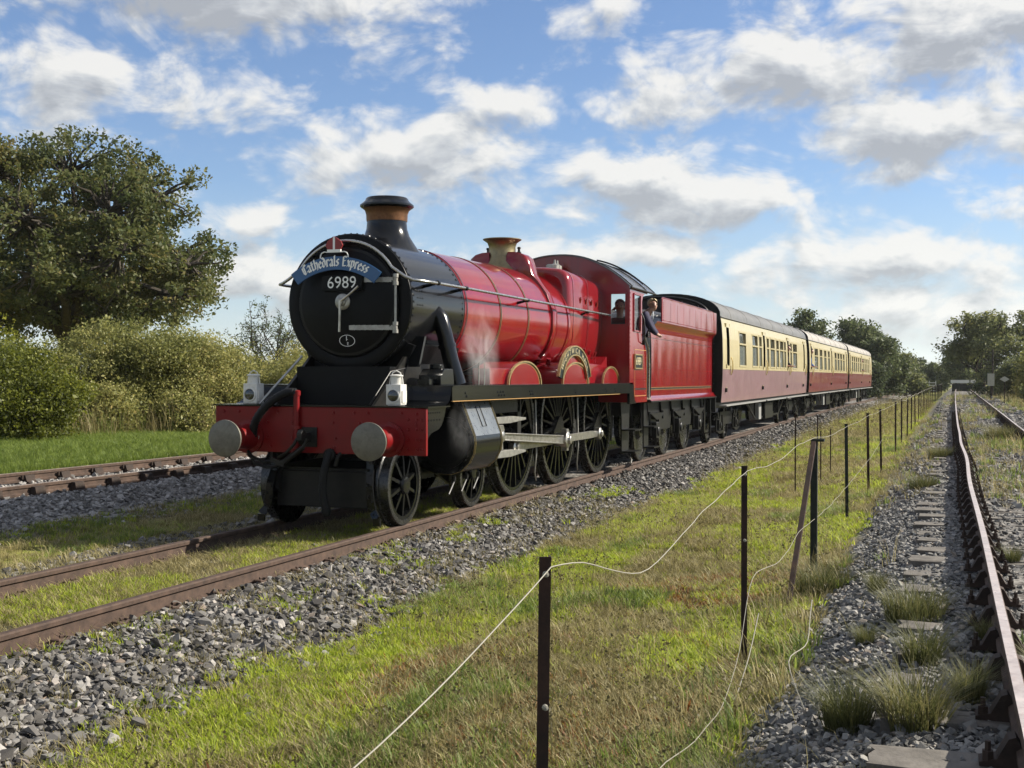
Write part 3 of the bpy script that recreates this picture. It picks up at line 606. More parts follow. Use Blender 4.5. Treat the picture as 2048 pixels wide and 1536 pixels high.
# vacuum stand pipe with its drooping hose
MB().tube([(.035, -.245, .84), (.035, -.245, 1.50)], .034, 12).lathe((.035, -.245, .84), (0, 0, 1), [(0, .05), (.04, .05)], 12).build('vacuum_pipe', M['red_dull'], LOC)
MB().box(0, .07, -.30, -.19, 1.10, 1.13).build('pipe_clip', M['red_dull'], LOC); MB().lathe((.035, -.245, 1.47), (0, 0, 1), [(0, .045), (.05, .045), (.06, .03)], 12).build('pipe_cap', M['red_dull'], LOC)
hp = [(.035, -.245, 1.50), (.06, -.33, 1.515), (.09, -.44, 1.46), (.12, -.58, 1.36), (.12, -.70, 1.22), (.10, -.76, 1.10), (.06, -.78, 1.00)]
pts = []; 
for i in range(len(hp)-1):
    for k in range(6): t = k/6; pts.append(tuple(np.array(hp[i])*(1-t) + np.array(hp[i+1])*t))
pts.append(hp[-1])
def smooth_pts(p, it=3):
    p = [np.array(q, float) for q in p]
    for _ in range(it): p = [p[0]] + [(p[i-1] + 2*p[i] + p[i+1])/4 for i in range(1, len(p)-1)] + [p[-1]]
    return [tuple(q) for q in p]
pts = smooth_pts(pts, 8); MB().tube(pts, [.043 + (.006 if i % 2 else 0) for i in range(len(pts))], 12).build('vacuum_hose', M['rubber'], LOC)
MB().lathe((.0, -.78, 1.0), (1, 0, .2), [(0, .06), (.03, .06), (.04, .045), (.09, .045)], 12).build('hose_plug', M['steel_dull'], LOC)
# steam heating hose hanging below the beam
m = MB(); hs = smooth_pts([(.02, .16, .84), (.05, .16, .80), (.07, .14, .72), (.08, .11, .58), (.08, .10, .42), (.07, .12, .30), (.06, .14, .22)], 1); m.tube(hs, .045, 10); m.lathe((.06, .14, .24), (.0, .1, -1), [(0, .05), (.05, .055), (.1, .03)], 10); m.lathe((.0, .16, .82), (1, 0, .0), [(0, .07), (.04, .07)], 10)
m.build('heating_hose', M['rubber'], LOC); MB().tube([(-.02, .28, .84), (.05, .27, .78), (.05, .25, .70)], .022, 8).build('hose_hook', M['grime'], LOC)
# front step plates, lamp irons, slanting stays
MB().tube([(-.03, -.76, 1.37), (-.58, -.52, 1.92)], .014, 6).build('stay_rod', M['steel_dull'], LOC); MB().tube([(-.03, .62, 1.37), (-.40, .70, 1.74), (-.75, .72, 1.78)], .008, 6).build('stay_rod', M['grime'], LOC)
MB().box(-.60, -2.5, -.598, .598, 1.365, 1.80).build('saddle_plate', M['front'], LOC)
# smokebox saddle
sad = MB(); rows = []
for x in (-1.0, -2.42): rows.append([(x, y, z) for y, z in ((-.66, 1.36), (-.60, 1.62), (-.62, 1.80), (-.72, 2.05), (0, 2.3), (.72, 2.05), (.62, 1.80), (.60, 1.62), (.66, 1.36))])
sad.grid(rows); sad.add(rows[0], [tuple(range(9))]); sad.add(rows[1], [tuple(range(9))]); sad.build('smokebox_saddle', M['front'], LOC)
# running plate: raised section with front step and the deep valance
m = MB(); m.box(-.66, -9.02, -1.355, -.62, 1.572, 1.587); m.box(-.66, -9.02, .62, 1.355, 1.572, 1.587); m.build('running_plate', M['black'], LOC)
m = MB()
for s in (-1, 1):
    rows = []
    for t in range(9):
        a = R(90*t/8); rows.append([(-.66 + (0.0) - .0 + .05*math.sin(a)*0, 0, 0)])
    prof = [(-.655, 1.571), (-.648, 1.50), (-.62, 1.43), (-.55, 1.385), (-.46, 1.364)]
    MB().grid([[(px, s*.62, pz), (px, s*1.33, pz)] for px, pz in prof]).build('platform_step', M['black'], LOC)
for s in (-1, 1):
    va = MB().box(-.66, -9.0, s*1.325, s*1.343, 1.415, 1.571).build('valance', M['black'], LOC)
    MB().box(-.66, -8.3, s*1.326, s*1.349, 1.405, 1.4135).build('lining', M['line'], va)
    m = MB(); rivrow(m, (-.8, s*1.346, 1.588), (-8.9, s*1.346, 1.588), 90, (0, 0, 1), .011)
    for x in (-1.1, -2.2, -2.3, -2.4, -3.45, -3.55, -5.6, -7.4, -8.0):
        m.rivet((x, s*1.344, 1.46), (0, s, 0), .018); m.rivet((x + .04, s*1.344, 1.50), (0, s, 0), .016)
    m.build('rivets', M['black'], va, kind='stuff')
# smokebox: drum, front ring, door
SB = (-.75, 0, 2.55)
sb = MB().lathe((0, 0, 2.55), (-1, 0, 0), [(.765, .62), (.765, .79), (.772, .805), (.83, .805), (.84, .79), (2.43, .79)], 72).build('smokebox', M['smoke'], LOC)
MB().lathe((0, 0, 2.55), (-1, 0, 0), [(.764, .60), (.75, .62), (.75, .782), (.756, .792), (.764, .795)], 72).build('smokebox_front_ring', M['front'], sb)
m = MB()
for k in range(64):
    a = 2*PI*k/64; d = (0, math.sin(a), math.cos(a)); m.rivet((-.80, .805*d[1], 2.55 + .805*d[2]), d, .016); m.rivet((-2.36, .79*d[1], 2.55 + .79*d[2]), d, .017)
for a in (66, 72, 78):
    for x in (-.95, -1.02, -1.09): m.rivet((x, .79*math.sin(R(a+14)), 2.55 + .79*math.cos(R(a+14))), (0, math.sin(R(a+14)), math.cos(R(a+14))), .013)
m.build('rivets', M['smoke'], sb, kind='stuff')
dr = MB().lathe((-.75, 0, 2.55), (1, 0, 0), [(0, .645), (.018, .645), (.035, .635), (.040, .615), (.052, .58), (.085, .42), (.105, .25), (.112, .1), (.113, .001)], 64).build('smokebox_door', M['front'], LOC)
MB().lathe((-.75, 0, 2.55), (1, 0, 0), [(.0, .60), (.036, .628), (.044, .624), (.047, .616)], 64).build('door_rim', M['grey_frame'], dr)
def dz(y, z):    # x of the door surface
    r = math.hypot(y, z - 2.55); return -.75 + float(np.interp(r, [0, .1, .25, .42, .58, .645], [.113, .112, .105, .085, .052, .018]))
for z, y0 in ((2.80, .08), (2.25, .06)):
    m = MB()
    P0 = [(y0 + (0.60 - y0)*i/8) for i in range(9)]
    for i in range(8):
        a, b = P0[i], P0[i+1]; m.add([(dz(a, z)+.014, a, z-.026), (dz(b, z)+.014, b, z-.030), (dz(b, z)+.014, b, z+.030), (dz(a, z)+.014, a, z+.026), (dz(a, z)-.01, a, z-.026), (dz(b, z)-.01, b, z-.030), (dz(b, z)-.01, b, z+.030), (dz(a, z)-.01, a, z+.026)], [(0,1,2,3), (0,4,5,1), (3,2,6,7), (0,3,7,4), (1,5,6,2)])
    m.lathe((-.70, .62, z-.065), (0, 0, 1), [(0, .035), (.04, .035), (.045, .028), (.085, .028), (.09, .035), (.13, .035)], 14); m.build('door_hinge', M['steel_dull'], dr, recalc=True)
MB().tube([(-.70, .62, 2.2), (-.70, .62, 2.86)], .016, 10).build('hinge_pin', M['steel_dull'], dr)
MB().lathe((-.645, -.02, 2.55), (1, 0, 0), [(0, .095), (.02, .095), (.028, .085), (.03, .05), (.05, .045), (.055, .03), (.08, .03)], 32).build('dart_boss', M['steel_dull'], dr)
MB().tube([(-.565, -.02, 2.56), (-.565, -.025, 2.30), (-.57, -.03, 2.20)], [.016, .013, .015], 8).build('door_handle', M['steel'], dr)
MB().tube([(-.575, -.02, 2.55), (-.555, .12, 2.64), (-.55, .22, 2.72)], [.016, .013, .015], 8).build('door_handle', M['steel'], dr)
m = MB(); m.box(-.66, -.60, -.275, .245, 2.675, 2.855)
np_ = m.build('number_plate', M['front'], dr, bevel=.004)
def put_text(mb, body, size, ox, oy, face, depth=.004, shear=0, squash=1):
    """face: function (u, v) -> point, n: thickness direction included by face's third argument"""
    vs, fs = text_mesh(body, size); mb.add([face(ox + x*squash, oy + y, 1) for x, y, z in vs], fs)
m = MB(); put_text(m, '6989', .195, -.015, 2.765, lambda u, v, t: (-.5935, u, v), squash=.98)
m.build('numerals', M['letter'], np_, smooth=0, recalc=False)
# oval allocation mark painted low on the door
m = MB(); n = 40
for k in range(n):
    a, b = 2*PI*k/n, 2*PI*(k+1)/n; q = []
    for rr in (1, 1.09):
        for t in (a, b): y, z = .02 + .093*rr*math.cos(t), 2.10 + .062*rr*math.sin(t); q.append((dz(y, z) + .004, y, z))
    m.add(q, [(0, 1, 3, 2)])
m.add([(dz(.02, 2.13)+.004, .012, 2.10), (dz(.02, 2.13)+.004, .02, 2.10), (dz(.02, 2.15)+.004, .02, 2.155), (dz(.02, 2.15)+.004, .012, 2.155)], [(0, 1, 2, 3)])
put_text(m, 'E', .05, .028, 2.062, lambda u, v, t: (dz(u, v) + .004, u, v)); put_text(m, 'L', .05, .02, 2.128, lambda u, v, t: (dz(u, v) + .0045, u, v))
m.build('oval_mark', M['letter'], dr, smooth=0)
# handrail round the smokebox front and along both sides
def hr_side(s): return [(-.80, s*.955, 2.78), (-2.4, s*.955, 2.79), (-9.02, s*.98, 2.80)]
loop = []
for a in np.linspace(-62, 62, 25): loop.append((-.66, .70*math.sin(R(a)), 2.56 + .70*math.cos(R(a))))
path = [(-9.02, -.98, 2.80), (-2.4, -.955, 2.79), (-.95, -.955, 2.78), (-.78, -.93, 2.78), (-.70, -.84, 2.79), (-.67, -.75, 2.83)] + loop[1:-1] + [(-.67, .75, 2.83), (-.70, .84, 2.79), (-.78, .93, 2.78), (-.95, .955, 2.78), (-2.4, .955, 2.79), (-9.02, .98, 2.80)]
hr = MB().tube(path, .0185, 10).build('handrail', M['handrail'], LOC)
for s in (-1, 1):
    for x, rr in ((-1.15, .79), (-2.05, .79), (-4.45, .815), (-7.6, .90)):
        MB().tube([(x, s*(rr - .06), 2.74), (x, s*.955, 2.785)], [.024, .016], 8).lathe((x - .03, s*.957, 2.786), (1, 0, 0), [(0, .02), (.01, .03), (.05, .03), (.06, .02)], 10).build('handrail_pillar', M['black'], hr)
for a in (-40, 0, 40):
    MB().tube([(-.76, .70*math.sin(R(a)), 2.56 + .70*math.cos(R(a))), (-.66, .70*math.sin(R(a)), 2.56 + .70*math.cos(R(a)))], .014, 8).build('handrail_pillar', M['black'], hr)
# chimney
CX = -1.78; rows = []
for z, r, fl in ((3.25, .50, 1), (3.31, .42, .8), (3.37, .345, .5), (3.44, .285, .2), (3.52, .255, 0), (3.60, .247, 0), (3.62, .247, 0)):
    rows.append([(CX + r*math.cos(2*PI*k/48), r*math.sin(2*PI*k/48), z - fl*(.16 - math.sqrt(max(0, .79**2 - (r*math.sin(2*PI*k/48))**2)) + .63)*1.0*0 - fl*(.79 - math.sqrt(.79**2 - (r*math.sin(2*PI*k/48))**2))) for k in range(49)])
chm = MB().grid(rows).build('chimney', M['smoke'], LOC, recalc=True)
MB().lathe((CX, 0, 0), (0, 0, 1), [(3.615, .252), (3.64, .256), (3.70, .258), (3.755, .275), (3.775, .30)], 48).build('copper_band', M['copper'], chm)
MB().lathe((CX, 0, 0), (0, 0, 1), [(3.772, .28), (3.785, .318), (3.80, .335), (3.82, .335), (3.845, .305), (3.87, .275), (3.885, .268), (3.90, .262), (3.91, .25), (3.91, .215), (3.75, .2)], 48).build('chimney_lip', M['smoke'], chm)
# boiler barrel with lining bands
def br(x): return .795 + (.865-.795)*min(1, max(0, (-x-2.43)/4.2))
boil = MB().lathe((0, 0, 2.55), (-1, 0, 0), [(2.43, .78), (2.435, br(-2.43))] + [(x, br(-x)) for x in (3.0, 4.0, 5.0, 6.0, 6.9)], 96).build('boiler', M['red'], LOC, smooth=30)
def hoop(x, w, lift, mat, name='boiler_band', par=None, r=None, n=72):
    rr = (r or br(x)) + lift; return MB().lathe((x + w/2, 0, 2.55), (-1, 0, 0), [(0, rr-.012), (0, rr), (w, rr), (w, rr-.012)], n).build(name, mat, par or boil)
for x in (-2.50, -3.72, -4.86):
    b = hoop(x, .055, .006, M['red'])
    if x < -3: hoop(x + .024, .006, .0085, M['line'], 'lining', b); hoop(x - .024, .006, .0085, M['line'], 'lining', b)
    hoop(x, .03, .0075, M['lineblk'], 'lining', b)
# safety valve bonnet and top feed with pipe casings over the barrel
VX = -6.03
bon = MB().lathe((VX, 0, 0), (0, 0, 1), [(3.36, .33), (3.42, .285), (3.48, .25), (3.56, .225), (3.66, .212), (3.74, .212), (3.80, .232), (3.835, .28), (3.85, .305), (3.862, .305), (3.862, .26), (3.80, .2)], 40).build('safety_valve_bonnet', M['bonnet'], LOC)
for s in (-1, 1):
    rows = []
    for a, w, h in ((8, .20, .25), (14, .20, .27), (20, .20, .275), (25, .19, .25), (30, .165, .17), (36, .14, .08), (44, .12, .05), (60, .11, .045), (80, .11, .045), (100, .11, .045), (118, .11, .045), (130, .10, .04)):
        r0 = br(VX); dy, dzv = math.sin(R(a))*s, math.cos(R(a)); q = []
        for dx, hh in ((-w, -.02), (-w, h*.8), (-w*.8, h), (w*.8, h), (w, h*.8), (w, -.02)): q.append((VX + dx, (r0 + hh)*dy, 2.55 + (r0 + hh)*dzv))
        rows.append(q)
    m = MB().grid(rows); m.add(rows[0], [tuple(range(6))]); fd = m.build('feed_pipe_cover', M['red'], LOC, smooth=50)
    MB().lathe((VX - .06, s*.26, 3.60), (0, 0, 1), [(0, .035), (.06, .035), (.07, .02), (.11, .02), (.12, .035), (.14, .02)], 10).build('clack_cap', M['grime'], fd)
    e = smooth_pts([(VX, s*.78, 1.98), (VX, s*.74, 1.88), (VX - .06, s*.74, 1.82), (VX - .2, s*.76, 1.80), (VX - .32, s*.78, 1.84), (VX-.42, s*.8, 1.84)], 2)
    MB().tube(e, .035, 10).build('feed_pipe', M['red'], LOC)
# Belpaire firebox
def fb_section(x, hw, zt, wb, inset=0):
    """half outline from the crown to the foot, mirrored"""
    r = .24; pts = [(0, zt + .03), (hw*.5, zt + .02), (hw - r, zt)] + [(hw - r + r*math.sin(R(a)), zt - r + r*math.cos(R(a))) for a in (15, 30, 45, 60, 75, 90)] + [(hw + .015, 2.95), (hw + .015, 2.6), (hw - .01, 2.3), (hw - .08, 2.0), (wb + .05, 1.8), (wb, 1.6)]
    pts = [(max(0, y - inset), z - (inset if z > 2.6 else inset*.5)) for y, z in pts]
    full = [(-y, z) for y, z in pts[::-1]][:-1] + pts; return [(x, y, z) for y, z in full]
secs = [fb_section(-6.86, .84, 3.46, .62, .10), fb_section(-6.87, .84, 3.46, .62, .05), fb_section(-6.90, .84, 3.465, .62, .015), fb_section(-6.96, .845, 3.47, .62, 0), fb_section(-7.9, .835, 3.45, .62), fb_section(-9.02, .815, 3.41, .62)]
m = MB().grid(secs); m.add(secs[0], [tuple(range(len(secs[0])))]); fbx = m.build('firebox', M['red'], LOC, smooth=42)
def fbband(x, w, lift, mat, name):
    a, b = fb_section(x + w/2, .84, 3.46, .62, -lift), fb_section(x - w/2, .84, 3.46, .62, -lift); return MB().grid([a, b]).build(name, mat, fbx, smooth=42)
fbband(-7.12, .055, .010, M['red'], 'firebox_band'); fbband(-8.0, .02, .008, M['lineblk'], 'lining')
for k, x in enumerate((-7.5, -7.85, -8.2, -8.55)): MB().lathe((x, .85, 2.93 - .0*k), (.0, .2, 1), [(0, .02), (.07, .02), (.075, .012), (.10, .012)], 8).build('wash_out_plug', M['red'], fbx); MB().lathe((x - .05, .80, 2.12 - .02*k), (0, .3, 1), [(0, .022), (.08, .022), (.09, .012)], 8).build('wash_out_plug', M['red'], fbx)
MB().lathe((-7.25, .62, 3.40), (0, .3, 1), [(0, .05), (.03, .05), (.05, .03)], 10).build('wash_out_plug', M['red'], fbx)
hoop(-6.83, .10, .012, M['red'], 'firebox_throat_band', LOC, r=.865)
MB().tube([(-6.2, -.5, 3.50), (-7.5, -.5, 3.55), (-9.0, -.5, 3.56)], .016, 8).build('whistle_rod', M['grime'], LOC)
m = MB()
for dx in (0, .16): m.lathe((-8.62 - dx, .06, 3.44), (0, 0, 1), [(0, .03), (.06, .03), (.07, .085), (.24, .085), (.26, .05), (.28, .02), (.34, .015)], 14)
m.lathe((-8.85, -.05, 3.42), (0, 0, 1), [(0, .12), (.28, .12), (.30, .1)], 16); m.build('whistle_shield', M['steel_dull'], LOC)
# outside steam pipes, cylinders
for s in (-1, 1):
    st = MB().tube([(-1.60, s*.60, 2.56), (-1.60, s*.70, 2.50), (-1.61, s*.795, 2.39), (-1.63, s*.845, 2.20), (-1.66, s*.91, 1.90), (-1.70, s*.985, 1.588)], [.10, .10, .10, .098, .098, .108], 24).build('steam_pipe', M['smoke'], LOC)
    MB().lathe((-1.64, s*.87, 2.08), (-.1, s*.2, -1), [(0, .10), (.0, .110), (.04, .111), (.04, .10)], 24).build('pipe_joint', M['smoke'], st)
    prof = [(.62, 1.57), (1.10, 1.57), (1.14, 1.50), (1.17, 1.40), (1.335, .98), (1.345, .90), (1.33, .78), (1.27, .66), (1.17, .565), (1.04, .525), (.85, .53), (.62, .62)]
    cy = MB().prism([(s*a, b) for a, b in prof], 'yz', -1.33, -2.36).build('cylinder', M['black'], LOC, bevel=.012, smooth=50)
    # polished cladding strips with screws at both ends and the cover
    for x in (-1.36, -1.40, -2.28, -2.32): MB().band([(s*(a + .001), b) for a, b in prof[3:11]], [(s*(a + .006*1), b + (-.0)) for a, b in [(q[0] + .002, q[1] - (.004 if i > 5 else 0)) for i, q in enumerate(prof[3:11])]], 'yz', x, x - .004).build('lining', M['brass'], cy)
    MB().grid([[(x, s*1.1745, 1.402), (x, s*1.254, 1.2), (x, s*1.3385, .985)] for x in (-1.425, -2.265)]).build('glare_plate', M['clad_glare'], cy)  # pale sheet added where the black slanted casing reflects bright sky
    m = MB()
    for x in (-1.38, -2.30):
        for i in range(3, 10):
            for t in (.15, .65):
                a = np.array(prof[i])*(1-t) + np.array(prof[i+1])*t; nn = np.array([prof[i+1][1]-prof[i][1], -(prof[i+1][0]-prof[i][0])])*-1; m.rivet((x, s*a[0], a[1]), (0, s*nn[0], nn[1]), .016)
    m.build('screws', M['black'], cy, kind='stuff')
    MB().lathe((-1.33, s*.98, .90), (1, 0, 0), [(0, .31), (.025, .31), (.03, .27), (.04, .26), (.05, .12), (.055, .001)], 32).build('cylinder_cover', M['front'], cy)
    MB().lathe((-1.33, s*.86, 1.34), (1, 0, 0), [(0, .17), (.12, .17), (.14, .14), (.15, .05)], 24).build('valve_cover', M['front'], cy)
    q = [(-1.74, s*1.206, 1.33), (-1.88, s*1.206, 1.33), (-1.88, s*1.301, 1.09), (-1.74, s*1.301, 1.09)]
    m = MB(); m.tube([q[0], q[1], q[2], q[3]], .006, 4, closed=True); m.build('access_plate', M['black'], cy)
    # drain cocks with bent pipes
    for x in (-1.45, -1.85, -2.25): m = MB(); m.tube([(x, s*1.05, .53), (x, s*1.05, .44), (x + .10, s*1.06, .38), (x + .20, s*1.06, .30)], .013, 6); m.lathe((x, s*1.05, .44), (0, 0, 1), [(0, .025), (.06, .025)], 8); m.build('drain_cock', M['grime'], cy)
    # motion
    m = MB(); m.prism([(-2.36, 1.155), (-3.6, 1.16), (-4.25, 1.12), (-4.25, 1.09), (-3.6, 1.06), (-2.36, 1.075)], 'xz', s*.90, s*1.01); m.prism([(-2.36, .70), (-3.6, .70), (-4.25, .665), (-4.25, .635), (-3.6, .60), (-2.36, .625)], 'xz', s*.90, s*1.01)
    m.build('slide_bar', M['steel_dull'], LOC, bevel=.005)
    m = MB(); m.prism([(-2.85, 1.05), (-3.25, 1.05), (-3.30, .98), (-3.22, .86), (-3.25, .72), (-2.9, .72), (-2.88, .84), (-2.78, .92)], 'xz', s*.88, s*1.03); m.tube([(-2.36, s*.96, .90), (-2.9, s*.96, .90)], .045, 12); m.lathe((-3.1, s*1.0, .90), (0, s, 0), [(0, .075), (.08, .075), (.09, .05)], 16); m.build('crosshead', M['steel'], LOC, bevel=.006)
    MB().prism([(-4.2, 1.45), (-4.35, 1.45), (-4.35, .6), (-4.2, .6)], 'xz', s*.65, s*.90).build('motion_bracket', M['grime'], LOC)
    MB().box(-2.6, -4.3, s*.86, s*.90, 1.2, 1.42).build('motion_plate', M['grime'], LOC)
# wheels
CR = (.32, -.20)
def wheel(name, x, y, r, spokes, s, crank=None, weight=False, hub=.13, tyre=.065, boss=True):
    """wheel on the side s; outer tyre face at |y| = .80"""
    yo = s*.80; yi = s*.665
    root = MB(); root.lathe((x, s*.685, r), (0, s, 0), [(0, hub*.8), (.02, hub), (.12, hub), (.14, hub*.86), (.145, hub*.5)], 24)
    root.lathe((x, s*.69, r), (0, s, 0), [(0, r - tyre - .045), (0, r - tyre), (.10, r - tyre), (.10, r - tyre - .045), (0, r - tyre - .045)], 48)
    for k in range(spokes):
        a = 2*PI*(k + .5)/spokes; c, sn = math.cos(a), math.sin(a); root.add([(x + c*q - sn*w, yv, r + sn*q + c*w) for q, ww, ya, yb in ((hub*.9, .020, s*.70, s*.795), (r - tyre - .03, .015, s*.71, s*.775)) for w, yv in ((-ww, ya), (ww, ya), (ww, yb), (-ww, yb))], [(0, 1, 5, 4), (1, 2, 6, 5), (2, 3, 7, 6), (3, 0, 4, 7)])
    if crank:
        cx, cz = crank; L = math.hypot(cx, cz); nx_, nz_ = -cz/L, cx/L; pts = []
        for i in range(13): a = math.atan2(cz, cx) - PI/2 + PI*i/12; pts.append((x + cx + .11*math.cos(a), r + cz + .11*math.sin(a)))
        for i in range(13): a = math.atan2(cz, cx) + PI/2 + PI*i/12; pts.append((x + .16*math.cos(a), r + .16*math.sin(a)))
        root.prism(pts, 'xz', s*.70, s*.835); root.lathe((x + cx, s*.83, r + cz), (0, s, 0), [(0, .06), (.05, .06)], 16)
    w = root.build(name, M['black'], LOC, smooth=35)
    MB().lathe((x, 0, r), (0, s, 0), [(.655, r + .028), (.662, r + .03), (.69, r + .024), (.70, r), (.798, r - .006), (.80, r - .014), (.80, r - tyre), (.665, r - tyre), (.655, r + .028)], 64).build('tyre', M['tyre'], w, smooth=35)
    if weight:
        a0 = math.degrees(math.atan2(-CR[1], -CR[0])); pts = arc(x, r, r - tyre - .02, a0 - 38, a0 + 38, 14)
        MB().prism(pts, 'xz', s*.70, s*.79).build('balance_weight', M['black'], w)
    return w
M['tyre'] = paint('wheel_tyre', (.05, .05, .049), .28, .3, 6, metal=.6, dirt=(.03, .027, .024), dirtamt=.7)
BX = .58; DX = [BX + 3.785, BX + 5.918, BX + 8.28]
for s in (1, -1):
    for i, x in enumerate((-BX, -BX - 2.134)): wheel('bogie_wheel', x, 0, .457, 10, s, hub=.11, tyre=.06)
    for i, d in enumerate(DX): wheel('driving_wheel', -d, 0, .914, 20, s, crank=CR, weight=True, hub=.16, tyre=.07)
    # rods
    pin = [(-d + CR[0], .914 + CR[1]) for d in DX]
    m = MB()
    for (a, b) in ((0, 1), (1, 2)):
        (x0, z0), (x1, z1) = pin[a], pin[b]; m.prism([(x0, z0 - .045), (x0 - .4, z0 - .06), (x1 + .4, z1 - .06), (x1, z1 - .045), (x1, z1 + .045), (x1 + .4, z1 + .06), (x0 - .4, z0 + .06), (x0, z0 + .045)], 'xz', s*.865, s*.915)
    for x, z in pin: m.lathe((x, s*.85, z), (0, s, 0), [(0, .105), (.085, .105), (.095, .09), (.10, .06), (.13, .055)], 20)
    m.build('coupling_rod', M['steel'], LOC, bevel=.004)
    x0, z0 = -3.1, .90; x1, z1 = pin[1]; u = np.array([x1-x0, z1-z0]); Lr = np.hypot(*u); u /= Lr; w_ = np.array([-u[1], u[0]])
    def P(t, h): q = np.array([x0, z0]) + u*t*Lr + w_*h; return (q[0], q[1])
    m = MB(); m.prism([P(0, .045), P(.06, .05), P(.93, .066), P(1, .07), P(1, -.07), P(.93, -.066), P(.06, -.05), P(0, -.045)], 'xz', s*.985, s*1.015)
    for h0, h1, g0, g1 in ((.036, .052, .048, .068), (-.052, -.036, -.068, -.048)): m.prism([P(.06, h0), P(.93, g0), P(.93, g1), P(.06, h1)], 'xz', s*.975, s*1.045)
    m.lathe((x0, s*.965, z0), (0, s, 0), [(0, .085), (.085, .085), (.095, .05)], 20); m.lathe((x1, s*.955, z1), (0, s, 0), [(0, .13), (.10, .13), (.11, .11), (.115, .07), (.15, .065), (.155, .03)], 24)
    m.box(x1 - .05, x1 + .05, s*.96, s*1.05, z1 - .17, z1 + .17); m.build('connecting_rod', M['steel'], LOC, bevel=.004)
    # springs, brake hangers and sand pipes between the wheels
    for d in DX:
        m = MB(); m.prism([(-d - .1 + .16, .50), (-d + .16 - .62, .42), (-d + .16 - .62, .38), (-d + .06, .36), (-d + .62, .38), (-d + .62, .42), (-d + .2, .5)], 'xz', s*.50, s*.58); m.build('leaf_spring', M['grime'], LOC)
        m = MB(); m.bar((-d - .98, s*.74, 1.30), (-d - .97, s*.74, .42), .05, .035, (0, 1, 0)); m.prism([(-d - .93, .55), (-d - .90, .95), (-d - .98, 1.0), (-d - 1.04, .75), (-d - 1.0, .52)], 'xz', s*.68, s*.80); m.tube([(-d - .96, s*.74, .42), (-d - .96, -s*.0, .42)], .02, 6); m.build('brake_hanger', M['grime'], LOC)
    for x in (-4.0 - 1.3, -7.55):
        MB().tube([(x, s*.80, 1.35), (x - .0, s*.82, .55), (x + .02, s*.80, .26), (x - .14, s*.77, .13)], .014, 6).build('sand_pipe', M['steel_dull'], LOC)
    # guard iron in front of the leading wheel
    m = MB(); pts = [(-.12, s*.60, .80), (-.10, s*.60, .62), (-.04, s*.62, .48), (-.04, s*.63, .34), (-.05, s*.66, .20), (-.02, s*.72, .13), (-.02, s*.72, .05)]
    for i in range(len(pts)-1): m.bar(pts[i], pts[i+1], .085, .03, (1, 0, 0))
    for p in pts[1:5]: m.rivet((p[0] + .02, p[1] - .02, p[2] + .03), (1, 0, 0), .018); m.rivet((p[0] + .02, p[1] + .02, p[2] - .03), (1, 0, 0), .018)
    m.build('guard_iron', M['black'], LOC)
# bogie frame, its front plate and side frames with rivets
m = MB(); m.box(-.20, -.23, -.62, .52, .21, .62); m.build('guard_plate', M['grey_frame'], LOC, bevel=.01)
bg = MB(); 
for s in (-1, 1): bg.prism([(-.12, .62), (-.3, .68), (-1.2, .70), (-2.2, .70), (-3.2, .66), (-3.3, .5), (-2.95, .3), (-2.4, .32), (-1.9, .52), (-1.3, .52), (-.9, .3), (-.3, .3), (-.12, .42)], 'xz', s*.56, s*.60)
bg.box(-1.5, -1.9, -.6, .6, .45, .65); bg.box(-.23, -.30, -.60, .60, .35, .65); bgo = bg.build('bogie_frame', M['grey_frame'], LOC)
m = MB(); rivrow(m, (-1.1, .601, .60), (-2.1, .601, .60), 8, (0, 1, 0), .02); rivrow(m, (-.75, .601, .42), (-.4, .601, .42), 3, (0, 1, 0), .02); m.build('rivets', M['grime'], bgo, kind='stuff')
# axles
for x, r in [(-BX, .457), (-BX - 2.134, .457)] + [(-d, .914) for d in DX]: MB().tube([(x, -.70, r), (x, .70, r)], .085, 12).build('axle', M['grime'], LOC)
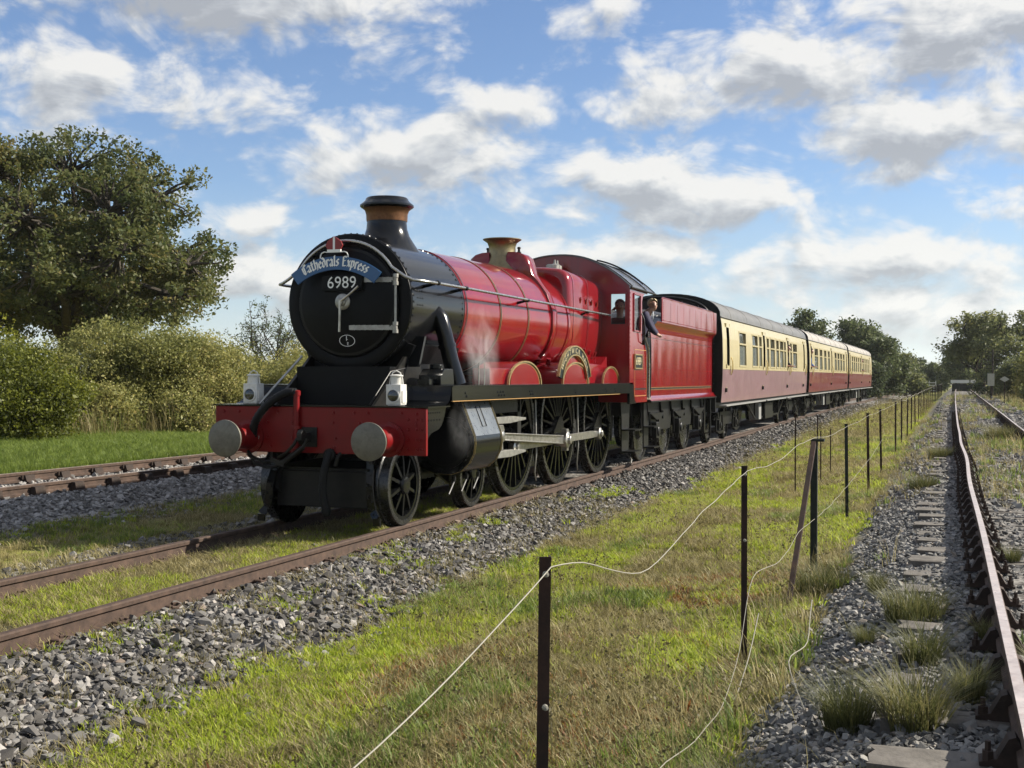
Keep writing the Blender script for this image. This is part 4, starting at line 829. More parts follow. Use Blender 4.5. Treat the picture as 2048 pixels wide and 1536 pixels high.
# splashers with brass beading
for s in (-1, 1):
    for i, (d, x0, x1) in enumerate(((DX[0], -3.0, -4.6), (DX[1], -5.5, -7.0), (DX[2], -8.0, -9.02))):
        yo = s*1.14; cx = -d + (.58 if i == 0 else .18 if i == 1 else -.14); rr = {0: .72, 1: .72, 2: .62}[i]
        cx = {0: -3.80, 1: -6.28, 2: -8.45}[i]; rw, rh = {0: (.70, .315), 1: (.72, .335), 2: (.56, .29)}[i]
        ar = [(cx + rw*math.cos(R(a)), 1.587 + rh*math.sin(R(a))) for a in np.linspace(0, 180, 25)]
        m = MB(); m.prism([p for p in ar if p[0] > -9.015] + ([(-9.015, 1.587)] if i == 2 else []), 'xz', s*.63, yo); sp = m.build('splasher', M['red'], LOC, smooth=30)
        ar2 = [p for p in ar if p[0] > -9.01]
        inn = [(cx + (p[0]-cx)*.93, 1.587 + (p[1]-1.587)*.93) for p in ar2]; mid = [(cx + (p[0]-cx)*.965, 1.587 + (p[1]-1.587)*.965) for p in ar2]; out = [(cx + (p[0]-cx)*1.012, 1.587 + (p[1]-1.587)*1.03) for p in ar2]
        MB().band(mid, out, 'xz', yo - s*.01, yo + s*.02).build('beading', M['brass'], sp); MB().band(inn, mid, 'xz', yo - s*.01, yo + s*.004).build('lining', M['lineblk'], sp)
        inn2 = [(cx + (p[0]-cx)*.905, 1.587 + (p[1]-1.587)*.905) for p in ar2]; MB().band(inn2, inn, 'xz', yo - s*.01, yo + s*.003).build('lining', M['line'], sp)
    # the red plate behind the name plate, the lower firebox side
    MB().prism([(-5.55, 1.6), (-5.62, 1.80), (-5.9, 1.98), (-6.2, 2.05), (-6.5, 1.98), (-6.8, 1.82), (-6.9, 1.6)], 'xz', s*1.10, s*1.125).build('splasher_plate', M['red'], LOC)
    MB().prism([(-6.75, 1.589), (-6.75, 1.93), (-8.3, 1.91), (-8.65, 2.06), (-8.65, 1.589)], 'xz', s*.70, s*1.02).build('firebox_side_plate', M['red'], LOC, bevel=.01)
    # name plate
    c = (-6.18, 1.55); aa = np.linspace(14, 166, 30)
    def np_arc(rx, rz): return [(c[0] + rx*math.cos(R(a)), c[1] + rz*math.sin(R(a))) for a in aa]
    pl = MB().band(np_arc(.70, .49), np_arc(.90, .625), 'xz', s*1.135, s*1.165).build('name_plate', M['plateblk'], LOC)
    MB().band(np_arc(.685, .48), np_arc(.71, .50), 'xz', s*1.13, s*1.178).band(np_arc(.885, .615), np_arc(.91, .635), 'xz', s*1.13, s*1.178).build('plate_rim', M['brass'], pl)
    m = MB(); txt = 'WIGHTWICK HALL'; Wd = {'W': 1.25, 'I': .45, ' ': .7, 'K': 1.0, 'G': 1.05, 'H': 1.0, 'T': .9, 'C': 1.0, 'A': 1.0, 'L': .8}; tot = sum(Wd[ch_] for ch_ in txt); pos = 0
    for ch_ in txt:
        t = (pos + Wd[ch_]/2)/tot; pos += Wd[ch_]
        if ch_ == ' ': continue
        ang = (27 + 126*t); ang = ang if s > 0 else ang
        a = R(ang) if s > 0 else R(180 - ang); ca, sa = math.cos(a), math.sin(a); px, pz = c[0] + .795*ca, c[1] + .552*sa
        tx, tz = (-.795*sa, .552*ca) if s > 0 else (.795*sa, -.552*ca); l_ = math.hypot(tx, tz); tx, tz = tx/l_, tz/l_; ox, oz = (tz, -tx) if s > 0 else (-tz, tx)
        vs, fs = text_mesh(ch_, .125); m.add([(px + tx*x + ox*y, s*1.1685, pz + tz*x + oz*y) for x, y, z in vs], fs)
    m.build('lettering', M['gilt'], pl, smooth=0, recalc=False)
# reversing gear cover and lubricator on the near running plate
m = MB(); m.prism([(-2.53, 1.589), (-2.53, 1.80), (-3.35, 1.80), (-3.55, 1.76), (-4.12, 1.589)], 'xz', .86, 1.10); m.build('sandbox', M['red'], LOC, bevel=.008)
MB().prism([(-3.15, 1.589), (-3.19, 1.72), (-3.32, 1.76), (-3.32, 1.589)], 'xz', 1.103, 1.16).build('reach_rod_bracket', M['red'], LOC)
m = MB(); m.prism([(-1.0, 1.589), (-1.0, 1.70), (-1.12, 1.78), (-1.38, 1.78), (-1.42, 1.589)], 'xz', .78, 1.06); m.lathe((-1.2, .92, 1.78), (0, 0, 1), [(0, .08), (.05, .08), (.06, .04)], 12); m.box(-.80, -.92, .85, 1.0, 1.589, 1.66); m.build('lubricator', M['black'], LOC, bevel=.006)
m = MB(); m.prism([(-.95, 1.80), (-1.0, 1.80), (-1.18, 2.16), (-1.13, 2.16)], 'xz', .58, .8); m.build('support_plate', M['black'], LOC)
for x in (-2.0, -2.2): MB().tube([(x, 1.15, 1.589), (x, 1.15, 1.86)], .008, 5).build('oil_pipe', M['steel_dull'], LOC)
# cab
def roof_z(y): return 3.30 + .60*(1 - (abs(y)/1.36)**2.15)
cabf = [(-1.33, 1.25)] + [(-1.33, 3.28)] + [(y, roof_z(y)) for y in np.linspace(-1.33, 1.33, 23)] + [(1.33, 1.25)]
def front_wall():
    """front sheet with two glazed spectacles cut out, 12 mm thick"""
    ysb = sorted(set([-1.33, -1.27, -.98, 0, .98, 1.27, 1.33] + list(np.linspace(-1.33, 1.33, 25)))); mb = MB()
    for a, b in zip(ysb[:-1], ysb[1:]):
        inw = .975 <= abs((a + b)/2) <= 1.275; top = lambda y: min(roof_z(y), 9)
        segs = [(1.25, None)] if not inw else [(1.25, 2.62), (3.20, None)]
        for z0, z1 in segs:
            za, zb = (z1, z1) if z1 else (max(z0, top(a)), max(z0, top(b)))
            mb.add([(-9.02, a, z0), (-9.02, b, z0), (-9.02, b, zb), (-9.02, a, za), (-9.034, a, z0), (-9.034, b, z0), (-9.034, b, zb), (-9.034, a, za)], [(0, 1, 2, 3), (7, 6, 5, 4), (0, 4, 5, 1), (3, 2, 6, 7)])
    return mb
front_wall().build('cab_front', M['red'], LOC, recalc=True)
for s in (-1, 1):
    fr = MB(); q = [(s*.985, 2.63), (s*1.265, 2.63), (s*1.265, 3.19), (s*.985, 3.19)]
    for i in range(4): a, b = q[i], q[(i+1) % 4]; fr.bar((-9.02, a[0], a[1]), (-9.02, b[0], b[1]), .022, .03, (1, 0, 0))
    w = fr.build('spectacle', M['red'], LOC); MB().add([(-9.028, a, b) for a, b in q], [(0, 1, 2, 3)]).build('pane', M['cabglass'], w, smooth=0)
    # side sheet with window opening and doorway
    y0, y1 = s*1.318, s*1.332
    mb = MB()
    def rect(x0, x1, z0, z1): mb.box(x0, x1, y0, y1, z0, z1)
    rect(-9.036, -9.30, 2.30, 3.29); rect(-9.30, -9.84, 3.215, 3.29); rect(-9.30, -9.84, 2.30, 2.52); rect(-9.84, -9.98, 2.30, 3.29)
    mb.prism([(-9.036, 2.2995), (-9.036, 1.60), (-9.32, 1.60), (-9.34, 1.42), (-9.40, 1.31), (-9.54, 1.24), (-10.42, 1.24), (-10.42, 2.10), (-10.36, 2.22), (-10.24, 2.2995)], 'xz', y0, y1)
    mb.prism([(-9.98, 3.29), (-9.98, 3.10), (-10.05, 3.20), (-10.2, 3.25), (-10.42, 3.26), (-10.42, 3.29)], 'xz', y0, y1)
    cs = mb.build('cab_side', M['red'], LOC, recalc=True)
    q = [(-9.315, 2.535), (-9.825, 2.535), (-9.825, 3.20), (-9.315, 3.20)]
    fr = MB()
    for i in range(4): a, b = q[i], q[(i+1) % 4]; fr.bar((a[0], s*1.335, a[1]), (b[0], s*1.335, b[1]), .03, .035, (0, 1, 0))
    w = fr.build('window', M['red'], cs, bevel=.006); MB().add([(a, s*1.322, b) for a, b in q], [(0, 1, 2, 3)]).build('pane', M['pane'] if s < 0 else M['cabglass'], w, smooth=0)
    m = MB()
    for off, mt in ((.0, 0),): 
        p = [(-9.42, 1.36), (-9.42, 2.20), (-10.34, 2.20), (-10.34, 1.36)]
        for i in range(4): a, b = p[i], p[(i+1) % 4]; m.bar((a[0], s*1.3335, a[1]), (b[0], s*1.3335, b[1]), .012, .004, (0, 1, 0))
    m.build('lining', M['line'], cs)
    m = MB(); m.box(-9.42, -10.34, s*1.333, s*1.3346, 1.47, 1.50); m.build('lining', M['lineblk'], cs)
    m = MB(); MB().prism([(-9.003, 1.571), (-9.31, 1.571), (-9.33, 1.42), (-9.39, 1.30), (-9.53, 1.225), (-9.003, 1.225)], 'xz', s*1.30, s*1.343).build('valance_drop', M['black'], LOC); rivrow(m, (-9.12, s*1.333, 1.66), (-10.3, s*1.333, 1.66), 14, (0, s, 0), .011); rivrow(m, (-9.07, s*1.333, 1.7), (-9.07, s*1.333, 3.2), 20, (0, s, 0), .011); m.build('rivets', M['red'], cs, kind='stuff')
    pl = MB().box(-9.36, -9.92, s*1.333, s*1.355, 1.86, 2.11).build('number_plate', M['plateblk'], cs, bevel=.004)
    rim = MB(); p = [(-9.36, 1.86), (-9.92, 1.86), (-9.92, 2.11), (-9.36, 2.11)]
    for i in range(4): a, b = p[i], p[(i+1) % 4]; rim.bar((a[0], s*1.352, a[1]), (b[0], s*1.352, b[1]), .022, .022, (0, 1, 0))
    rim.build('plate_rim', M['brass'], pl)
    m = MB(); put_text(m, '6989', .205, 0, 0, lambda u, v, t: (-9.64 - s*u*1.0, s*1.3565, 1.985 + v)); m.build('numerals', M['gilt'], pl, smooth=0, recalc=False)
    MB().tube(smooth_pts([(-9.92, s*1.333, 2.88), (-9.92, s*1.40, 2.88), (-9.92, s*1.40, 2.45), (-9.92, s*1.40, 2.34), (-9.98, s*1.34, 2.32)], 1), .014, 8).build('grab_rail', M['grime'], LOC)
    MB().tube(smooth_pts([(-10.05, s*1.345, 2.50), (-10.22, s*1.36, 2.36), (-10.38, s*1.37, 2.26), (-10.44, s*1.37, 2.1), (-10.44, s*1.36, 1.3)], 1), .02, 8).build('door_pillar_rail', M['handrail'], LOC)
    MB().prism([(-10.435, 1.33), (-10.435, 2.26), (-10.52, 2.46), (-10.93, 2.46), (-10.93, 1.33)], 'xz', s*1.262, s*1.275).build('gap_shade_panel', M['front'], LOC)  # dark sheet added for the shaded gap, also hides the driver's legs
    # steps under the cab
    m = MB(); m.prism([(-9.55, 1.235), (-10.25, 1.235), (-10.2, .95), (-10.15, .30), (-9.65, .30), (-9.62, .95)], 'xz', s*1.02, s*1.045); st = m.build('step_hanger', M['grey_frame'], LOC)
    for z in (.32, .72): MB().box(-9.6, -10.2, s*1.046, s*1.30, z, z + .025).build('step_tread', M['grey_frame'], st)
    MB().tube(smooth_pts([(-10.0, s*.9, .42), (-9.95, s*1.1, .26), (-9.8, s*1.22, .17), (-9.5, s*1.25, .14)], 1), .016, 8).build('injector_pipe', M['steel_dull'], LOC)
m = MB(); rows = []
for x in (-8.98, -9.0, -11.0): rows.append([(x, y, roof_z(y) + .012) for y in np.linspace(-1.37, 1.37, 33)])
low = [[(x, y, z - .018) for x, y, z in r] for r in rows]; m.grid(rows); m.grid(low)
for r0, r1 in ((rows[0], low[0]), (rows[-1], low[-1])): m.grid([r0, r1])
rf = m.build('cab_roof', M['cabroof'], LOC, smooth=50)
m = MB()
for x in (-9.12, -10.2, -10.9): m.tube([(x, y, roof_z(y) + .018) for y in np.linspace(-1.36, 1.36, 25)], .012, 6)
for s in (-1, 1): m.tube([(-8.98, s*1.365, roof_z(1.365) + .0), (-11.0, s*1.365, roof_z(1.365))], .02, 6)
m.tube([(-10.4, y, roof_z(y) + .06) for y in np.linspace(.35, 1.25, 12)], .018, 6); m.build('rain_strip', M['grime'], rf)
m = MB()
for y in (.85, .98, 1.1, 1.2, 1.28):
    for k in range(9): m.rivet((-9.3 - k*.18 + (.09 if int(y*100) % 2 else 0), y, roof_z(y) + .013), (0, y*.6, 1), .011)
m.build('rivets', M['cabroof'], rf, kind='stuff')
MB().box(-9.05, -10.9, -1.3, 1.3, 1.28, 1.32).build('cab_floor', M['wood'], LOC)
m = MB(); m.box(-9.036, -9.30, -.75, .75, 1.325, 3.15); m.lathe((-9.30, 0, 1.9), (-1, 0, 0), [(0, .25), (.03, .25), (.04, .2)], 20)
for k in range(6): m.tube([(-9.30, -.5 + .2*k, 2.5 + .1*(k % 3)), (-9.42, -.5 + .2*k, 2.5 + .1*(k % 3))], .05, 8)
m.build('backhead', M['grime'], LOC)

# ================================================================== things on the engine's front
HB = thing('train_headboard', 'curved blue headboard lettered Cathedrals Express on the smokebox front', 'headboard', (-.55, -.07, 2.7))
c0 = (-.07, 2.115); Ro, Ri = .955, .80; n = 26
def ha(r, a): return (c0[0] + r*math.sin(R(a)), c0[1] + r*math.cos(R(a)))
A = np.linspace(-37.5, 37.5, n)
MB().band([ha(Ri, a) for a in A], [ha(Ro, a) for a in A], 'yz', -.565, -.545).build('board', M['blue'], HB, bevel=.003)
G = {'C': [[(.66, 1.18), (.5, 1.42), (.3, 1.32), (.08, 1.1), (.08, .28), (.32, 0), (.66, .22)], [(.34, 1.3), (.34, .18)]],
     'a': [[(.05, .84), (.2, 1.0), (.42, .86), (.42, .14), (.56, 0)], [(.42, .58), (.1, .4), (.1, .14), (.25, .02), (.42, .2)]],
     't': [[(.16, 1.32), (.16, .16), (.3, 0), (.44, .12)], [(0, .95), (.42, .95)]],
     'h': [[(.1, 1.5), (.1, .02)], [(.1, .82), (.3, 1.0), (.46, .84), (.46, .12), (.36, -.14)]],
     'e': [[(.1, .46), (.46, .66), (.3, 1.0), (.08, .8), (.08, .2), (.28, 0), (.48, .18)]],
     'd': [[(.06, 1.42), (.28, 1.24), (.48, .86), (.48, .2), (.28, 0), (.08, .2), (.08, .74), (.28, .94), (.46, .8)]],
     'r': [[(.12, 1.0), (.12, .05), (.2, .0)], [(.12, .8), (.3, 1.0), (.44, .86)]], 'l': [[(.12, 1.5), (.12, .12), (.25, 0)]],
     's': [[(.44, .86), (.27, 1.0), (.08, .78), (.42, .30), (.26, .02), (.05, .14)]],
     'E': [[(.64, 1.34), (.42, 1.45), (.16, 1.4), (.16, .05), (.64, .1)], [(.16, .76), (.52, .84)]],
     'x': [[(.06, .98), (.44, .04)], [(.44, .98), (.06, .02)]], 'p': [[(.1, 1.04), (.1, -.44)], [(.1, .82), (.3, 1.0), (.48, .82), (.48, .2), (.28, 0), (.1, .14)]]}
Wg = {'C': .80, 'a': .66, 't': .54, 'h': .64, 'e': .60, 'd': .64, 'r': .54, 'l': .36, 's': .56, 'E': .80, 'x': .58, 'p': .64, ' ': .42}
txt = 'Cathedrals Express'; scl_ = .079; tot = sum(Wg[c] for c in txt)*scl_; m = MB(); pos = -tot/2; lay = 0; nib = np.array([.15*math.cos(R(40)), .15*math.sin(R(40))])
for c in txt:
    if c != ' ':
        for st in G[c]:
            for (a, b) in zip(st[:-1], st[1:]):
                lay = (lay + 1) % 7; q = [np.array(a) - nib, np.array(a) + nib, np.array(b) + nib, np.array(b) - nib]
                if abs(np.cross(nib, np.array(b) - np.array(a))) < .012: e = np.array([-.03, .03]); q = [np.array(a) - nib - e, np.array(a) - nib + e, np.array(b) + nib + e, np.array(b) + nib - e]
                out = []
                for p in q:
                    u = pos + p[0]*scl_; v = p[1]*scl_; ang = math.degrees(u/.858); y, z = ha(.845 + v, ang); out.append((-.5435 + lay*.0004, y, z))
                m.add(out, [(0, 1, 2, 3)])
    pos += Wg[c]*scl_
m.build('lettering', M['letter'], HB, smooth=0, recalc=False)
mi = MB(); mp = [(-.075, 3.135), (.075, 3.135), (.11, 3.20), (.085, 3.245), (.04, 3.28), (0, 3.30), (-.04, 3.28), (-.085, 3.245), (-.11, 3.20)]
em = MB().prism([(c0[0] - .02 + a, b) for a, b in mp], 'yz', -.565, -.545).build('mitre_emblem', M['boardred'], HB)
m = MB(); x_ = -.542; oy = c0[0] - .02
m.prism([(oy - .085, 3.115), (oy + .085, 3.115), (oy + .088, 3.15), (oy - .088, 3.15)], 'yz', -.565, x_); m.prism([(oy - .013, 3.151), (oy + .013, 3.151), (oy + .013, 3.285), (oy, 3.297), (oy - .013, 3.285)], 'yz', -.5449, x_)
m.build('emblem_stripe', M['letter'], em)
m = MB()
for s in (-1, 1): m.tube(smooth_pts([(-.553, oy + s*.09, 3.12), (-.553, oy + s*.13, 3.13), (-.553, oy + s*.17, 3.115), (-.553, oy + s*.18, 3.08), (-.553, oy + s*.18, 3.05)], 1), .007, 6)
m.build('emblem_bracket', M['letter'], HB)
MB().box(-.66, -.566, c0[0] - .02, c0[0] + .02, 2.96, 3.06).build('hanger', M['grime'], HB)
def lamp(y, label):
    t = thing('headlamp', label, 'lamp', (-.13, y, 1.363), 'white oil lamps on the buffer beam')
    MB().box(-.215, -.055, y - .088, y + .088, 1.375, 1.60).box(-.205, -.065, y - .075, y + .075, 1.364, 1.376).build('lamp_body', M['white'], t, bevel=.008)
    MB().lathe((-.055, y, 1.475), (1, 0, 0), [(0, .078), (.014, .078), (.016, .066), (.006, .064)], 28).build('lens_ring', M['white'], t)
    MB().lathe((-.055, y, 1.475), (1, 0, 0), [(0, .065), (.008, .062), (.016, .04), (.019, .001)], 24).build('lens', M['lens'], t)
    MB().lathe((-.135, y, 1.60), (0, 0, 1), [(0, .062), (.085, .062), (.088, .076), (.098, .076), (.108, .05), (.11, .001)], 24).build('lamp_chimney', M['white'], t)
    MB().tube(smooth_pts([(-.135, y - .085, 1.56), (-.135, y - .085, 1.68), (-.135, y - .06, 1.75), (-.135, y, 1.775), (-.135, y + .06, 1.75), (-.135, y + .085, 1.68), (-.135, y + .085, 1.56)], 2), .007, 6).build('carrying_handle', M['white'], t)
    MB().box(-.19, -.08, y + .0885, y + .10, 1.40, 1.53).build('side_bracket', M['white'], t)
lamp(-.895, 'white oil lamp at the hedge end of the red buffer beam'); lamp(.895, 'white oil lamp with raised hoop handle nearest the cylinder')
# ================================================================== tender
TEN = thing('tender', 'red riveted tender piled with coal behind the cab', 'tender', (-14.5, 0, 0))
TX0, TX1 = -10.98, -18.0
def tside(s):
    zs = [1.25, 1.4, 1.6, 1.85, 2.1, 2.35, 2.58]; xs_ = np.linspace(TX0, TX1, 61)
    rows = [[(x, s*(1.22 + (.0045*math.sin((x + 11)*2*PI/.78 + 1.3*math.sin(x*1.7)) )*math.sin(PI*(z - 1.25)/1.35)**1.0), z) for z in zs] for x in xs_]
    return MB().grid(rows)
for s in (-1, 1):
    sd = tside(s).build('tank_side', M['red'], TEN, smooth=60)
    fl = [(1.2205, 2.581), (1.232, 2.66), (1.262, 2.72), (1.31, 2.765), (1.325, 2.79), (1.325, 2.80)]
    MB().grid([[(x, s*y, z) for y, z in fl] for x in (-11.3, TX1)]).build('tank_flare', M['red'], TEN)
    m = MB(); xs_ = np.linspace(-11.72, TX1, 50)
    m.grid([[(x, s*(1.334 + .003*math.sin(x*6.1 + math.sin(x))), z) for z in (2.796, 2.95, 3.1, 3.275 + .02*(x + 11.7)*-.15)] for x in xs_]); m.grid([[(x, s*1.318, z) for z in (2.815, 3.1, 3.28)] for x in (-11.72, TX1)]); up = m.build('coal_fender', M['red'], TEN, smooth=60)
    MB().tube([(-11.72, s*1.325, 2.82), (-11.72, s*1.325, 3.26), (-11.8, s*1.325, 3.285), (-17.45, s*1.325, 3.30), (-17.55, s*1.325, 3.27), (-17.58, s*1.325, 3.1)], .016, 6).build('fender_beading', M['red'], up)
    m = MB(); 
    for k in range(9): rivrow(m, (-11.85 - k*.68, s*1.336, 2.85), (-11.85 - k*.68, s*1.336, 3.2), 10, (0, s, 0), .011)
    rivrow(m, (-11.8, s*1.336, 2.835), (-17.9, s*1.336, 2.835), 80, (0, s, 0), .010); m.build('rivets', M['red'], up, kind='stuff')
    m = MB(); rivrow(m, (-11.03, s*1.222, 1.35), (-11.03, s*1.222, 2.55), 34, (0, s, 0), .013)
    for k in range(1, 9): rivrow(m, (-11.0 - k*.76, s*1.224, 1.75 if k % 2 else 1.5), (-11.0 - k*.76, s*1.224, 2.5), 12, (0, s, 0), .012)
    rivrow(m, (-11.1, s*1.224, 1.86), (-17.9, s*1.224, 1.86), 60, (0, s, 0), .009); m.build('rivets', M['red'], sd, kind='stuff')
    m = MB(); m.box(-11.15, -17.85, s*1.2215, s*1.229, 1.454, 1.46); m.box(-11.15, -17.85, s*1.2215, s*1.229, 1.50, 1.506); m.build('lining', M['line'], sd)
    m = MB(); m.box(-11.15, -17.85, s*1.2215, s*1.2285, 2.47, 2.475); m.build('lining', M['lineblk'], sd)
    m = MB(); m.box(-11.15, -17.85, s*1.2215, s*1.2285, 1.461, 1.499); m.build('lining', M['lineblk'], sd)
    MB().grid([[(x, s*y, z) for y, z in ((1.222, 1.34), (1.228, 1.32), (1.245, 1.28), (1.29, 1.245))] for x in (TX0, -18.25)]).build('foot_flare', M['red'], TEN)
    MB().box(-10.95, -18.3, s*.9, s*1.30, 1.215, 1.244).build('tender_platform', M['grey_frame'], TEN)
    # outside frame with openings, axleboxes and springs
    ax = [-12.19, -14.47, -16.76]; low = [(-11.15, 1.214), (-11.15, .62)]
    for x in ax:
        low += [(x + .62, .62), (x + .50, .95), (x + .24, 1.0), (x + .22, .52), (x - .22, .52), (x - .24, 1.0), (x - .50, .95), (x - .62, .62)]
    low += [(-18.0, .62), (-18.0, 1.214)]
    MB().prism(low, 'xz', s*1.03, s*1.055).build('tender_frame', M['grey_frame'], TEN, recalc=True)
    for x in ax:
        ab = MB().box(x - .15, x + .15, s*1.0, s*1.16, .47, .80).lathe((x, s*1.16, .62), (0, s, 0), [(0, .11), (.03, .10), (.04, .04)], 14).build('axlebox', M['grime'], TEN, bevel=.012)
        m = MB()
        for k in range(6): m.box(x - .62 + k*.09, x + .62 - k*.09, s*1.07, s*1.16, .90 - k*.022 + .06, .90 - k*.022 + .078)
        m.build('leaf_spring', M['grime'], TEN)
        for d in (-1, 1): m = MB(); m.prism([(x + d*.62 - .11, 1.20), (x + d*.62 + .11, 1.20), (x + d*.62 + .02, .98), (x + d*.62 - .02, .98)], 'xz', s*1.058, s*1.10); m.tube([(x + d*.62, s*1.115, .85), (x + d*.62, s*1.115, 1.02)], .02, 6); m.build('spring_hanger', M['grey_frame'], TEN)
        w = MB().lathe((x, 0, .625), (0, s, 0), [(.66, .655), (.69, .65), (.70, .625), (.795, .62), (.80, .56), (.76, .55), (.735, .2), (.80, .14), (.80, .001)], 40).build('tender_wheel', M['tyre'], TEN)
    m = MB()
    for k in range(3):
        for d in (.6, -.6): m.bar((ax[k] + d, s*.74, 1.2), (ax[k] + d*.95, s*.74, .3), .06, .05, (0, 1, 0))
    m.build('brake_hanger', M['grime'], TEN)
    m = MB(); m.prism([(-11.2, 1.214), (-11.65, 1.214), (-11.62, .3), (-11.24, .3)], 'xz', s*1.06, s*1.085); st = m.build('step_hanger', M['grey_frame'], TEN)
    for z in (.32, .72): MB().box(-11.2, -11.68, s*1.086, s*1.30, z, z + .025).build('step_tread', M['grey_frame'], st)
    MB().tube(smooth_pts([(-10.98, s*1.26, 1.3), (-10.98, s*1.28, 1.5), (-10.98, s*1.28, 2.5), (-10.99, s*1.25, 2.62)], 1), .014, 8).build('grab_rail', M['grime'], TEN)
    m = MB(); m.box(-17.72, -17.88, s*1.06, s*1.09, .35, 1.2); m.tube([(-17.9, s*1.2, 1.2), (-17.9, s*1.2, .35), (-18.05, s*1.0, .32)], .025, 8); m.build('rear_step', M['grey_frame'], TEN)
    MB().lathe((-18.28, s*.87, 1.03), (-1, 0, 0), [(0, .17), (.03, .17), (.04, .11), (.3, .09), (.34, .2), (.36, .2)], 20).build('buffer', M['grime'], TEN)
MB().box(-10.95, -18.2, -.9, .9, .95, 1.21).build('underframe', M['grime'], TEN)
MB().box(-18.0, -18.02, -1.22, 1.22, 1.25, 2.8).box(-18.2, -18.28, -1.28, 1.28, .85, 1.24).build('rear_plate', M['grime'], TEN)
MB().box(-11.0, -11.03, -1.2, 1.2, 1.25, 2.55).build('front_plate', M['grime'], TEN)
MB().box(-11.05, -17.99, -1.212, 1.212, 2.60, 2.70).build('tank_top', M['grime'], TEN)
m = MB(); rows = []
for i in range(26):
    x = -11.9 - i*.17; rows.append([(x + random.uniform(-.04, .04), y, 2.72 + max(0, .42*math.sin(PI*min(1, max(0, i/25))))*(1 - (y/1.25)**4) + random.uniform(-.05, .06)) for y in np.linspace(-1.2, 1.2, 24)])
m.grid(rows).build('coal_load', M['coal'], TEN, smooth=0)
m = MB()
m.tube([(-17.45, 1.22*math.cos(R(a)), 3.22 + .46*math.sin(R(a))**.9) for a in np.linspace(0, 180, 31)], .035, 8); ho = m.build('coal_hoop', M['grime'], TEN)
m = MB(); a_ = np.linspace(4, 176, 24); m.band([(1.18*math.cos(R(a)), 2.75) for a in a_], [(1.18*math.cos(R(a)), 3.16 + .36*math.sin(R(a))) for a in a_], 'yz', -17.5, -17.53); m.build('coal_plate', M['grime'], TEN)
for y in (.55, .95): MB().bar((-17.48, y, 3.3), (-17.45, y, 3.22 + .46*math.sqrt(1-(y/1.22)**2)), .06, .04, (1, 0, 0)).build('hoop_bracket', M['grime'], ho)
MB().box(-10.4, -11.0, -1.1, 1.1, 1.40, 1.47).build('fall_plate', M['grime'], TEN)

